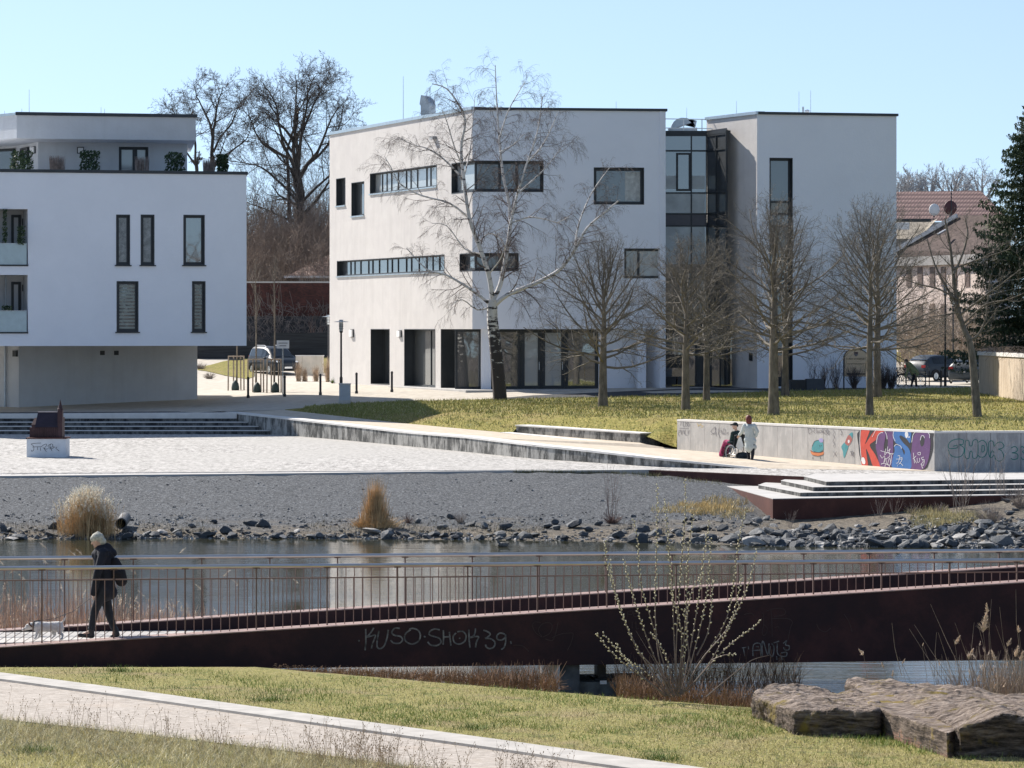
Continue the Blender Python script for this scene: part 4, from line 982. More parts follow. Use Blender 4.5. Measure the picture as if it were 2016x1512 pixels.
# outlined word on the shaded return
sh = [[(1440, 420), (1400, 408), (1340, 418), (1300, 450), (1295, 490), (1320, 500), (1370, 495), (1385, 480), (1370, 470), (1340, 478)], [(1440, 420), (1430, 460), (1400, 462), (1440, 490), (1440, 540), (1410, 575), (1350, 580), (1310, 555), (1295, 510)],
      [(1455, 440), (1465, 420), (1490, 430), (1495, 470), (1520, 470), (1530, 425), (1560, 415), (1575, 440), (1575, 560), (1550, 595), (1525, 580), (1520, 530), (1500, 530), (1490, 590), (1460, 590), (1450, 540), (1455, 440)],
      [(1580, 440), (1620, 420), (1655, 450), (1665, 520), (1640, 575), (1595, 580), (1575, 560)], [(1615, 470), (1635, 475), (1635, 520), (1615, 530), (1615, 470)],
      [(1680, 440), (1700, 425), (1725, 440), (1730, 480), (1760, 445), (1800, 440), (1825, 475), (1800, 500), (1770, 505), (1800, 520), (1820, 560), (1815, 600), (1780, 620), (1745, 600), (1730, 560), (1715, 580), (1690, 580), (1680, 540), (1680, 440)], [(1690, 580), (1710, 520), (1730, 540)],
      [(1890, 495), (1930, 480), (1955, 510), (1930, 535), (1900, 540), (1950, 550), (1955, 590), (1915, 605), (1890, 590)], [(1985, 490), (2000, 480), (2030, 510), (2000, 530), (2040, 560), (2010, 605), (1985, 580)]]
decal("outlined_writing", FG2, [zc(a) for a in sh], 1.5, pgr, gw, .006, label="green outlined word SHOK 39")
# ================================================================ FOOTBRIDGE
N0 = Vector((X(0, 54.2), 54.2)); N1 = Vector((X(2016, 56.1), 56.1)); FN = Facade(N0, N1)
SA, SB = -3.0, FN.L+4.0
def btop(s_): return -5.09+(.89/FN.L)*s_
BB = -5.46
br = thing("footbridge", "rusty steel footbridge over the water with slim balusters and bright tube handrails", "bridge", (N0.x, N0.y, -5.5))
def beam(o0, o1, dz, bmat, name):
    q = MB(); a0, a1 = SA, SB
    P = [FN.pt(a0, BB-.0, o1), FN.pt(a1, BB, o1), FN.pt(a1, BB, o0), FN.pt(a0, BB, o0), FN.pt(a0, btop(a0)+dz, o1), FN.pt(a1, btop(a1)+dz, o1), FN.pt(a1, btop(a1)+dz, o0), FN.pt(a0, btop(a0)+dz, o0)]
    q.hexa(P); return q.build(name, bmat, br)
m_girder = G3('shaded_girder_rust', [(.3, (.014, .008, .012)), (.5, (.028, .012, .014)), (.68, (.062, .023, .022))], .8, 7, rough=.7, bmp=.15, bscale=30, bdist=.005, spec=.3)  # darker than the platform steel: the girder's shade is put into the colour
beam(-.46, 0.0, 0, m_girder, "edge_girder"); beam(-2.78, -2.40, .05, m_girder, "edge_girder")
m_flange = M("sunlit_steel_flange", (.30, .20, .17), .6, 0, .15, 4)  # girder top kept pale and pinkish, sunlight put into the colour
for (o0, o1, dz, dep) in ((-.465, .012, 0, 1), (-2.79, -2.395, .05, 1)):
    q = MB(); z0, z1 = btop(SA)+dz, btop(SB)+dz
    q.hexa([FN.pt(SA, z0+.003, o1), FN.pt(SB, z1+.003, o1), FN.pt(SB, z1+.003, o0), FN.pt(SA, z0+.003, o0), FN.pt(SA, z0+.02, o1), FN.pt(SB, z1+.02, o1), FN.pt(SB, z1+.02, o0), FN.pt(SA, z0+.02, o0)])
    q.build("top_flange", m_flange, br)
# deck of planks
def deck_mat():
    m, n, b = newmat("plank_deck"); b.inputs["Roughness"].default_value = .85
    tc = n.nodes.new("ShaderNodeTexCoord"); wv = n.nodes.new("ShaderNodeTexWave"); wv.bands_direction = 'X'; wv.inputs["Scale"].default_value = 2.2; wv.inputs["Distortion"].default_value = 0
    n.links.new(tc.outputs["Object"], wv.inputs[0]); r = ramp(n, wv.outputs[0], [(.03, (.12, .11, .10)), (.10, (.52, .50, .47))])
    x = noise(n, 3, 4); r2 = ramp(n, x.outputs[0], [(.3, (.75, .75, .75)), (.7, (1, 1, 1))]); n.links.new(mixc(n, 1, r.outputs[0], r2.outputs[0], 'MULTIPLY'), b.inputs["Base Color"]); return m
q = MB(); FN.box(q, SA-6, SB, -5.20, -5.045, -2.395, -.47)
q.build("deck", deck_mat(), br)
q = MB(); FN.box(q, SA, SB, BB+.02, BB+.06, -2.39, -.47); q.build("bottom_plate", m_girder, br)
m_bal = M("baluster_steel", (.30, .19, .15), .5, .2, .12)
POST = .3+1.138*np.arange(-3, 19)
m_post = M("post_steel", (.16, .10, .08), .5, .2, .1)
s_first = FN.px(82)-1.138*4
balmb_rest = MB(); nb_ = 0
for side, (oo, dz) in enumerate(((-.20, 0), (-2.58, .05))):
    q = MB(); rz_ = -3.835
    q.tube([FN.pt(SA+.0, rz_, oo), FN.pt((SA+SB)/2, rz_, oo), FN.pt(SB, rz_, oo)], .031, 12, True); hr = q.build("handrail", STAINLESS, br, smooth=False)
    q = MB(); q.tube([FN.pt(SA, -4.03, oo), FN.pt(SB, -4.03, oo)], .011, 6); q.build("mid_rail", m_post, br)
    s_ = s_first; k = 0
    off = 0 if side == 0 else .32
    while s_ < SB:
        ss = s_+off
        if ss > SA and ss < SB-.05:
            q = MB(); FN.box(q, ss-.011, ss+.011, btop(ss)+dz, rz_-.028, oo-.02, oo+.02); q.box
            p = q.build("post", m_post, br)
            q = MB(); FN.box(q, ss-.055, ss+.055, rz_-.042, rz_-.024, oo-.02, oo+.02); q.build("bracket", m_post, p)
        for j in range(1, 8):
            t = ss+1.138*j/8
            if t < SA or t > SB-.05: continue
            inview = -0.05 < t < FN.L+.1
            q = MB() if (side == 0 and inview and nb_ < 98) else balmb_rest
            q.tube([FN.pt(t, btop(t)+dz+.005, oo), FN.pt(t, -4.03, oo)], .0075, 5, False)
            if q is not balmb_rest: q.build("baluster", m_bal, br); nb_ += 1
        s_ += 1.138
o = balmb_rest.build("baluster", m_bal, br); o['kind'] = 'stuff'
# pier and bearing blocks
pr_ = thing("bridge_pier", "grey concrete bridge pier under the footbridge with two blocks beside it", "pier", (X(1110, 56), 56, -6.3))
q = MB(); s0 = FN.px(1092); q.prism([FN.pt(s0+.085, 0, -.10).xy, FN.pt(s0+.42, 0, -.10).xy, FN.pt(s0+.42, 0, -2.6).xy, FN.pt(s0+.085, 0, -2.6).xy], -6.6, BB-.002); q.build("pier_shaft", M("shaded_pier", (.10, .11, .115), .9, var=.3, scale=3), pr_)  # deep shade under the deck put into the dark concrete colour
q = MB(); q.prism([FN.pt(s0-.01, 0, -.30).xy, FN.pt(s0+.08, 0, .02).xy, FN.pt(s0+.083, 0, -2.5).xy], -6.6, BB-.004); q.build("pier_sunlit_edge", WHITE, pr_)  # white sliver added as the sunlit left face of the pier
for (x0, x1, y0, y1) in ((1140, 1222, 1334, 1368), (1224, 1300, 1333, 1370)):
    q = MB(); s0, s1 = FN.px(x0, out=-.3), FN.px(x1, out=-.3); FN.box(q, s0, s1, -6.4, -(y0-HY)/F*56.3, -1.6, -.3); b_ = q.build("bearing_block", M("mossy_block", (.13, .145, .14), .9, var=.3, scale=4), pr_)
    q = MB(); xm = 1188 if x0 < 1200 else 1237; a0_, zt_ = FN.px(xm-6.5, 1340, out=-.28); a1_, zb_ = FN.px(xm+6.5, 1347, out=-.28); FN.box(q, a0_, a1_, zb_, zt_, -.3, -.285); q.build("plate", WHITE, b_)
q = MB(); s0, s1 = FN.px(1171, out=-.6), FN.px(1202, out=-.6); FN.box(q, s0, s1, -(1334-HY)/F*56.3, -(1331-HY)/F*56.3, -1.2, -.6); FN.box(q, s0+.06, s1-.06, -(1331-HY)/F*56.3, BB, -1.1, -.7); q.build("bearing", DARK, pr_)
# chalk and spray tags on the girder (crop 640,1180 scale 4.383)
zb = lambda a: zc(a, 640, 1180, 4.383)
chalk = M("grey_spray", (.17, .165, .155), .8, 0, .4, 14); faint = M("faint_spray", (.065, .042, .038), .8, 0, .2, 5); 
T1 = [[(350, 255), (352, 360), (345, 440)], [(420, 245), (385, 300), (355, 325), (385, 320), (435, 310), (410, 380), (400, 425)], [(465, 270), (450, 350), (450, 410), (475, 425), (510, 400), (535, 330), (545, 262)],
      [(645, 250), (600, 250), (575, 285), (600, 310), (650, 320), (668, 350), (640, 378), (590, 375), (565, 350)], [(740, 260), (700, 290), (685, 330), (705, 370), (755, 385), (805, 360), (822, 310), (800, 265), (750, 250), (725, 262)],
      [(990, 262), (945, 255), (905, 275), (900, 305), (940, 320), (985, 335), (1000, 370), (965, 398), (910, 392), (885, 365)], [(1020, 265), (1022, 330), (1018, 390)], [(1020, 325), (1080, 322)], [(1072, 280), (1085, 400)], [(1130, 290), (1105, 320), (1115, 370), (1160, 385), (1205, 360), (1215, 310), (1185, 275), (1140, 280)],
      [(1240, 260), (1242, 340), (1250, 420)], [(1298, 250), (1285, 310), (1245, 330), (1300, 320), (1325, 325), (1305, 370), (1298, 415)], [(1365, 265), (1400, 278), (1425, 300), (1395, 330), (1380, 335), (1430, 340), (1465, 370), (1455, 410), (1420, 425), (1390, 410), (1385, 390)],
      [(1550, 300), (1510, 290), (1482, 315), (1490, 345), (1525, 350), (1555, 325), (1555, 300), (1558, 360), (1545, 410), (1520, 432)], [(288, 350), (296, 362)], [(852, 318), (866, 326)], [(1158, 330), (1164, 340)], [(1600, 360), (1606, 385)]]
decal("tag_writing", FN, [zb(a) for a in T1], [3.0]*len(T1), chalk, br, .004, label="sprayed words KUSO SHOK 39")
T2 = [[(1860, 200), (1810, 195), (1790, 230), (1820, 290), (1870, 325)], [(1870, 320), (1840, 270), (1870, 215), (1930, 200), (1960, 230), (1940, 290), (1880, 325)], [(2010, 200), (1990, 290), (1960, 355), (1900, 340)], [(1620, 395), (1700, 400), (1760, 450)], [(1960, 330), (2030, 300), (2110, 290), (2140, 300), (2120, 380), (2090, 440)]]
zt = lambda a: zc(a, 1370, 1180, 8.064)
T3 = [[(1120, 185), (1250, 145), (1380, 150), (1425, 200), (1380, 250), (1240, 270)], [(1190, 165), (1205, 320), (1210, 600)], [(1210, 305), (1450, 305), (1530, 360), (1500, 450), (1460, 640)], [(1040, 215), (1070, 240), (1075, 400), (1050, 520), (1075, 575), (1120, 530), (1130, 450), (1080, 400)], [(760, 240), (880, 220), (925, 270)], [(1250, 450), (1300, 430), (1320, 460)]]
zq = lambda a: zc(a, 1000, 1137, 4.032)
T4 = [[(950, 270), (950, 310)], [(950, 270), (985, 265), (985, 290), (955, 292)], [(1000, 262), (1000, 308), (1035, 305)], [(1000, 262), (1038, 258)], [(1000, 285), (1030, 283)], [(985, 350), (985, 405)], [(1015, 345), (1018, 405), (1040, 403)], [(1045, 340), (1075, 340)], [(1058, 340), (1058, 405)], [(1065, 480), (1040, 510), (1065, 540), (1095, 510), (1065, 480)]]
zr2 = lambda a: zc(a, 1516, 1137, 4.032)
T5 = [[(370, 370), (390, 410), (440, 430), (480, 400)], [(585, 290), (625, 350), (650, 430)]]
decal("tag_writing", FN, [zb(a) for a in T2]+[zt(a) for a in T3]+[zq(a) for a in T4]+[zr2(a) for a in T5], 1.0, faint, br, .004)
T6 = [[(750, 760), (765, 840), (775, 900)], [(730, 770), (800, 760)], [(830, 740), (835, 790)], [(905, 900), (915, 720), (1025, 710), (1030, 900)], [(915, 810), (1030, 805)], [(950, 750), (1000, 750)], [(1055, 900), (1050, 690), (1075, 680), (1140, 880), (1160, 700)], [(1180, 740), (1170, 860), (1220, 900), (1240, 760), (1200, 700)], [(1230, 690), (1300, 670), (1320, 660)], [(1290, 700), (1300, 870), (1420, 905), (1440, 840), (1350, 850)], [(1385, 700), (1440, 655), (1420, 720), (1480, 740), (1470, 800), (1410, 800), (1390, 760)], [(1280, 900), (1285, 960)], [(1355, 910), (1370, 965)]]
decal("tag_writing", FN, [zt(a) for a in T6], 2.2, chalk, br, .005)
# ================================================================ TREES
def bark(name, c1, c2, sc_=6, st=(1, 1, .35)):
    m, n, b = newmat(name); b.inputs["Roughness"].default_value = .9; b.inputs["Specular IOR Level"].default_value = .2
    x = noise(n, sc_, 6, stretch=st, rough=.7); r = ramp(n, x.outputs[0], [(.35, c1), (.65, c2)]); n.links.new(r.outputs[0], b.inputs["Base Color"])
    bump(n, b, x.outputs[0], .7, .03); _mats[name] = m; return m
BARK = bark("grey_brown_bark", (.09, .08, .065), (.24, .21, .17))
TWIG = M("twig_bark", (.175, .155, .125), .85, var=.25, scale=2)
DBARK = bark("dark_bark", (.045, .040, .036), (.12, .105, .09))
DTWIG = M("dark_twig", (.12, .105, .092), .9, var=.2, scale=1)
def birch_mat():
    m, n, b = newmat("birch_bark"); b.inputs["Roughness"].default_value = .75
    x = noise(n, 2.0, 5, stretch=(1.2, 1.2, 3.6), rough=.65); ge = n.nodes.new("ShaderNodeNewGeometry"); sp = n.nodes.new("ShaderNodeSeparateXYZ"); tc = n.nodes.new("ShaderNodeTexCoord"); n.links.new(tc.outputs["Object"], sp.inputs[0])
    mr = n.nodes.new("ShaderNodeMapRange"); mr.inputs[1].default_value = .4; mr.inputs[2].default_value = 5.2; mr.inputs[3].default_value = .24; mr.inputs[4].default_value = -.06; n.links.new(sp.outputs[2], mr.inputs[0])
    ad = n.nodes.new("ShaderNodeMath"); ad.operation = 'ADD'; n.links.new(x.outputs[0], ad.inputs[0]); n.links.new(mr.outputs[0], ad.inputs[1])
    r = ramp(n, ad.outputs[0], [(.50, (.62, .60, .57)), (.56, (.035, .03, .03))]); n.links.new(r.outputs[0], b.inputs["Base Color"]); bump(n, b, x.outputs[0], .4, .03); return m
BIRCH = birch_mat()
def rdir(d, ang, rnd):
    """direction at ang from d, random azimuth"""
    o = d.orthogonal().normalized(); o.rotate(Matrix.Rotation(rnd.uniform(0, 2*math.pi), 3, d)); return (d*math.cos(ang)+o*math.sin(ang)).normalized()
def limb(mb, p, d, L, r, lev, P, rnd, tw):
    """grow a limb; P: dict of parameters; tw: mesh for the thin wood"""
    n = P['seg'][lev]; pts = [p]; rad = [r]; rt = P.get('tip', .3)
    dd = d.copy(); up = P['up'][lev]; wob = P['wob'][lev]
    for i in range(n):
        dd = (dd+Vector((rnd.gauss(0, wob), rnd.gauss(0, wob), rnd.gauss(0, wob)))+Vector((0, 0, up))).normalized()
        p = p+dd*(L/n); pts.append(p); rad.append(r*(1-(1-rt)*(i+1)/n))
    tgt = mb if lev < P['thick'] else tw
    tgt.tube(pts, rad, P['sides'][lev], False)
    if lev+1 >= P['levels']: return
    nc = P['kids'][lev]; nc = int(nc*(.8+.4*rnd.random())+.5)
    s0 = P['start'][lev]
    for k in range(nc):
        t = s0+(1-s0)*(k+rnd.random())/nc; t = min(t, .98)
        q = t*n; i = int(q); f_ = q-i; pt = pts[i].lerp(pts[min(i+1, n)], f_); ax = (pts[min(i+1, n)]-pts[i]).normalized()
        nd = rdir(ax, math.radians(P['ang'][lev]*(.7+.6*rnd.random())), rnd)
        ln = L*P['len'][lev]*(1-P['fall'][lev]*(t-s0)/(1-s0+1e-6))*(.75+.5*rnd.random())
        limb(mb, pt, nd, ln, max(r*(1-(1-rt)*t)*P['rr'][lev], P['rmin']), lev+1, P, rnd, tw)
# ---- park trees (small crowned trees on the lawn)
def park_tree(seed, label, loc, h, hb, rad, thick, lean=0.0):
    rnd = random.Random(seed); t = thing("park_tree", label, "tree", loc, "bare park trees on the lawn")
    b = Vector(loc)
    mb, tw = MB(), MB()
    pts = [b+Vector((0, 0, -.1)), b+Vector((lean*.3, 0, hb*.35)), b+Vector((lean*.6, .02, hb*.7)), b+Vector((lean, 0, hb)), b+Vector((lean*1.1+.05, .05, hb+(h-hb)*.35)), b+Vector((lean*1.2, 0, hb+(h-hb)*.62))]
    mb.tube(pts, [thick*1.35, thick*1.05, thick*.97, thick*.92, thick*.55, thick*.2], 9, False)
    mb.build("trunk", BARK, t, smooth=True)
    P = dict(levels=4, thick=1, seg=[6, 5, 4, 3], up=[.055, .03, .03, .03], wob=[.07, .10, .13, .16], sides=[5, 4, 3, 3], kids=[8, 6, 4, 0], start=[.12, .15, .1, 0], ang=[40, 45, 45, 0], len=[.55, .52, .5, 0], fall=[.5, .5, .4, 0], rr=[.5, .5, .6, 0], rmin=.0055)
    mb = MB(); nl = rnd.randint(24, 36); P["up"] = [rnd.uniform(.03, .09), .03, .03, .03]; P["wob"] = [rnd.uniform(.06, .12), .12, .14, .16]; P["rmin"] = .0045
    for k in range(nl):
        f_ = k/(nl-1); q = pts[3].lerp(pts[5], f_*.97) if f_ > .02 else pts[3]
        az = k*2.4+rnd.uniform(-.4, .4); el = math.radians(-2+78*f_**1.1+rnd.uniform(-7, 7))
        d = Vector((math.cos(az)*math.cos(el), math.sin(az)*math.cos(el), math.sin(el)))
        top = b.z+h; L = rad*(1.05-.22*f_)*(.85+.3*rnd.random())
        if el > .9: L = (top-q.z)*(.75+.25*rnd.random())
        limb(mb, q, d, L, thick*.34*(1-.4*f_), 0, P, rnd, tw)
    for v in range(len(mb.v)): pass
    c = tw; off = len(c.v); c.v.extend(mb.v); c.f.extend([tuple(off+i for i in f) for f in mb.f]); c.m.extend(mb.m)
    c.build("crown", TWIG, t)
    return t
TP = [(1187, 804, 148.5, 455, 722, 118, 8.2, "bare tree on the lawn just right of the birch", 1), (1350, 812, 141.5, 462, 700, 105, 7.5, "bare tree on the lawn in front of the glass stair hall", 2),
      (1391, 793, 153, 470, 705, 95, 6, "slim bare tree standing behind the others, before the dark entrance", 3), (1523, 820, 134.5, 380, 690, 122, 9.5, "bare tree with the thickest trunk, rising behind the wheelchair pusher", 4),
      (1546, 788, 157, 400, 700, 100, 7, "bare tree behind the thick trunked one, before the tall window strip", 5), (1712, 823, 133.5, 372, 690, 118, 6.5, "bare tree standing in front of the arched sign board", 6),
      (1727, 793, 155, 400, 690, 110, 7.5, "bare tree behind the one at the arched sign board", 7)]
for (px, py, D, yt, yb, rpx, tpx, lab, sd) in TP:
    z = HL(px, D)
    k = D/F
    park_tree(sd*11, lab, (X(px, D), D, z), -(yt-HY)*k-z, -(yb-HY)*k-z, rpx*k*1.34, tpx*k)
# leaning forked tree at the right edge
def traced_tree(name, label, cat, D, limbs, trunkmat, twigmat, base, P, seed, grp=None, twig_every=.35, droop=None, dens=1.0, dy=.5):
    rnd = random.Random(seed); b = W(*base, D); t = thing(name, label, cat, b, grp); mb, tw = MB(), MB()
    for li, (pl, r0, r1) in enumerate(limbs):
        n = len(pl); off = rnd.uniform(-dy, dy)*2 if li else 0
        pts = [Vector(p) for p in smooth(pl, 3)]; m = len(pts); P3 = []
        for i, p in enumerate(pts):
            d_ = D+off*(i/(m-1)); P3.append(W(p.x, p.y, d_))
        rad = [(r0+(r1-r0)*i/(m-1))*D/F*(1 if li == 0 else P.get('rs', 1)) for i in range(m)]
        mb.tube(P3, rad, 8 if r0 > 4 else 5, False)
        if li == 0 and n > 2: continue
        L = sum((b_-a_).length for a_, b_ in zip(P3, P3[1:]))
        nk = int(L/twig_every*dens)
        for k in range(nk):
            tt = (.12+.88*(k+rnd.random())/nk)*(m-1); i = min(int(tt), m-2); q = P3[i].lerp(P3[i+1], tt-i); ax = (P3[i+1]-P3[i]).normalized()
            nd = rdir(ax, math.radians(rnd.uniform(30, 65)), rnd)
            limb(mb, q, nd, P['L0']*(.5+rnd.random())*(1.1-.4*tt/(m-1)), max(rad[i]*.35, P['rmin']*1.6), 0, P, rnd, tw)
    mb.build("trunk", trunkmat, t, smooth=True); tw.build("crown", twigmat, t); return t
PR = dict(levels=3, thick=0, seg=[6, 4, 3], up=[.08, .05, .03], wob=[.12, .15, .18], sides=[4, 3, 3], kids=[6, 4, 0], start=[.1, .1, 0], ang=[40, 45, 0], len=[.5, .5, 0], fall=[.4, .4, 0], rr=[.5, .6, 0], rmin=.0055, L0=1.1)
traced_tree("park_tree", "leaning forked tree at the right end of the lawn, before the conifer", "tree", 130.8,
    [([(1925, 828), (1921, 780), (1914, 700), (1908, 670)], 9.5, 6), ([(1908, 670), (1895, 640), (1885, 600), (1877, 540), (1870, 480), (1860, 430)], 6, 1.5), ([(1908, 670), (1925, 660), (1940, 630), (1945, 590), (1950, 540)], 3.2, 1.2),
     ([(1885, 600), (1860, 560), (1840, 520), (1825, 470)], 3, 1), ([(1877, 540), (1895, 500), (1905, 460), (1900, 430)], 3, 1), ([(1890, 620), (1930, 590), (1970, 560), (2010, 530)], 2.5, .9), ([(1885, 590), (1850, 570), (1810, 560), (1780, 550)], 2.3, .8), ([(1895, 640), (1940, 600), (1985, 590), (2020, 575)], 2.2, .8), ([(1875, 530), (1915, 515), (1960, 500), (1990, 490)], 2, .7), ([(1890, 615), (1860, 620), (1830, 625)], 2, .7)],
    BARK, TWIG, (1925, 828), PR, 5, "bare park trees on the lawn", .30)
# ---- birch
PBI = dict(levels=3, thick=0, seg=[6, 6, 4], up=[.0, -.16, -.30], wob=[.13, .10, .05], sides=[4, 3, 3], kids=[7, 7, 0], start=[.2, .15, 0], ang=[42, 45, 0], len=[.55, .55, 0], fall=[.3, .3, 0], rr=[.5, .6, 0], rmin=.0042, L0=1.25, rs=.72)
bl = [([(985, 792), (980, 730), (974, 670), (969, 625), (970, 590)], 14, 9.5), ([(970, 590), (962, 540), (942, 480), (924, 430), (913, 350), (908, 290), (916, 240), (905, 210), (880, 175), (851, 165)], 7, 1.2),
      ([(970, 590), (985, 560), (997, 500), (1005, 440), (1002, 400), (990, 340), (983, 270), (978, 200), (975, 128)], 7.5, 1.0), ([(1004, 445), (1018, 385), (1038, 320), (1058, 260), (1068, 190)], 4, 1),
      ([(973, 602), (1000, 580), (1060, 555), (1105, 528), (1132, 490), (1155, 450), (1182, 425), (1218, 395)], 6.5, 1.6), ([(1132, 490), (1140, 440), (1165, 380), (1200, 330)], 3, 1), ([(966, 600), (930, 572), (880, 542), (840, 530), (800, 488)], 4.5, 1), ([(966, 604), (940, 610), (910, 590), (890, 600)], 2.5, .8),
      ([(924, 430), (885, 400), (830, 385), (788, 362), (770, 330), (757, 308)], 3.4, .8), ([(910, 350), (872, 312), (840, 292), (812, 285), (785, 270)], 3.2, .8), ([(1004, 440), (1040, 428), (1075, 432), (1098, 438), (1122, 425)], 3, .8), ([(1020, 380), (1070, 335), (1112, 282)], 3, .8),
      ([(1038, 320), (1065, 290), (1082, 260), (1098, 222)], 2.4, .7), ([(912, 330), (895, 290), (880, 240), (870, 215)], 2.6, .7), ([(983, 300), (1010, 285), (1030, 265)], 2, .7), ([(984, 270), (1000, 220), (1022, 180), (1035, 160)], 2.2, .6), ([(940, 480), (962, 460), (985, 470), (1000, 500)], 2.4, 1), ([(948, 500), (915, 490), (880, 445), (850, 440)], 2.4, .8), ([(913, 350), (925, 300), (930, 250), (935, 190)], 2.4, .7),
      ([(1000, 580), (1030, 600), (1050, 640)], 1.8, .6), ([(962, 540), (985, 510), (1000, 470)], 2.2, 1)]
bt = traced_tree("birch_tree", "tall white barked birch with drooping twigs, in front of the office block corner", "tree", 158.2, bl, BIRCH, M("birch_twig", (.15, .115, .10), .85, var=.25, scale=2), (985, 792), PBI, 21, None, .27, dens=1.0, dy=1.0)
# ---- two big old trees behind
POLD = dict(levels=5, thick=2, seg=[7, 6, 5, 4, 3], up=[.03, .04, .03, .02, .0], wob=[.13, .16, .17, .18, .2], sides=[6, 5, 4, 3, 3], kids=[8, 6, 5, 4, 0], start=[.15, .15, .12, .1, 0], ang=[48, 50, 50, 50, 0], len=[.68, .6, .55, .5, 0], fall=[.35, .3, .3, .3, 0], rr=[.55, .5, .5, .6, 0], rmin=.012, L0=3)
def old_tree(name, label, D, base, limbs, seed, P, grp="large bare trees behind the buildings"):
    rnd = random.Random(seed); b = W(*base, D); t = thing(name, label, "tree", b, grp); mb, tw = MB(), MB()
    for (p0, p1, r0, r1, az, L) in limbs:
        a_ = W(p0[0], p0[1], D); c_ = W(p1[0], p1[1], D)
        r0 *= .52; r1 *= .52; mid = a_.lerp(c_, .5)+Vector((rnd.uniform(-.3, .3), rnd.uniform(-.3, .3), 0))
        mb.tube([a_, mid, c_], [r0*D/F, (r0+r1)/2*D/F, r1*D/F], 8, False)
        d = (c_-mid).normalized(); d = (d+Vector((0, az, 0))).normalized()
        limb(mb, c_, d, L*.82, r1*D/F, 0, P, rnd, tw)
        if az != 0: limb(mb, mid.lerp(c_, .6), (rdir(d, .8, rnd)+Vector((0, 0, .3))).normalized(), L*.7, r1*D/F*.6, 1, P, rnd, tw)
    mb.build("trunk", DBARK, t, smooth=True); tw.build("crown", DTWIG, t); return t
old_tree("old_tree", "large dark bare tree with a broad round crown left of the office block", 264, (592, 700), [
    ((592, 700), (590, 420), 17, 13, 0, 4.5), ((588, 400), (535, 345), 6, 4, .3, 4.6), ((592, 400), (650, 345), 6, 4, -.2, 4.6), ((592, 440), (540, 420), 5, 3, .2, 4.0), ((588, 330), (580, 250), 7, 5, -.4, 5.0), ((588, 300), (612, 220), 6, 4, .3, 4.2), ((590, 430), (585, 330), 12, 9, .2, 6.2), ((588, 360), (560, 290), 8, 6, -.3, 5.0), ((590, 350), (625, 300), 9, 6, .3, 5.0), ((588, 320), (600, 230), 7, 4.5, -.2, 4.0), ((570, 430), (565, 300), 8, 5, .5, 4.5), ((565, 310), (520, 285), 6, 4, .2, 3.8), ((600, 420), (640, 370), 7, 4.5, -.4, 4.6), ((640, 470), (672, 400), 6, 4, .3, 3.5), ((598, 330), (650, 280), 6, 4, .2, 3.8), ((575, 300), (545, 230), 5, 4, .1, 3.8)], 3, POLD)
old_tree("old_tree", "slender bare tree with two trunks behind the roof terrace planters", 262, (420, 700), [
    ((418, 700), (418, 330), 9, 7.5, 0, 1.0), ((418, 350), (420, 255), 7.5, 5.5, .1, 4.4), ((386, 700), (388, 330), 8, 5.5, 0, 1.0), ((388, 345), (385, 285), 5.5, 4, .3, 4.0), ((420, 270), (400, 215), 5, 3.5, .3, 3.4), ((420, 300), (455, 245), 4.5, 3.4, -.3, 3.8), ((420, 330), (465, 290), 4.5, 3.2, .4, 3.4), ((388, 330), (355, 265), 4, 3, -.3, 3.2), ((400, 345), (430, 310), 4, 3, .2, 2.6)], 9,
    dict(POLD, kids=[8, 6, 5, 4, 0], rmin=.012))
# ---- far tree row over the red roof and a bit behind the block
PF_ = dict(levels=4, thick=1, seg=[6, 5, 4, 3], up=[.05, .05, .04, .03], wob=[.10, .14, .16, .18], sides=[5, 4, 3, 3], kids=[6, 5, 3, 0], start=[.25, .15, .1, 0], ang=[35, 40, 45, 0], len=[.6, .55, .5, 0], fall=[.4, .3, .3, 0], rr=[.5, .5, .6, 0], rmin=.02, L0=3)
FT = M("hazy_far_twig", (.42, .42, .42), .9, var=.15, scale=1)  # distance haze put into the lighter twig grey
for i, (px, py, top, sp) in enumerate([(1775, 400, 345, 1.0), (1800, 400, 340, 1.1), (1828, 400, 338, .9), (1872, 400, 328, 1.2), (1890, 410, 350, .8), (1935, 410, 330, 1.1), (1752, 420, 350, 1)]):
    rnd = random.Random(40+i); D = 300+8*i; b = W(px, py+25, D); t = thing("far_tree", ["bare tree in the row above the red roof, nearest the wing", "round bare tree in the row above the red roof", "third bare tree of the row above the red roof", "fan shaped bare tree above the satellite dishes", "low bare tree right of the fan shaped one", "bare tree half hidden by the conifer", "bare tree behind the wing's edge"][i], "tree", b, "far trees above the red roof")
    mb, tw = MB(), MB(); Hh = (py+25-top)*D/F
    mb.tube([b, b+Vector((0, 0, Hh*.3))], [.28, .2], 6, False)
    for k in range(7):
        a_ = k*2.4; limb(mb, b+Vector((0, 0, Hh*(.2+.03*k))), Vector((math.cos(a_)*.6*sp, math.sin(a_)*.5, 1)).normalized(), Hh*.62*(.8+.3*rnd.random()), .13, 0, PF_, rnd, tw)
    off = len(tw.v); tw.v.extend(mb.v); tw.f.extend([tuple(off+i_ for i_ in f) for f in mb.f]); tw.m.extend(mb.m)
    tw.build("branches", FT, t)
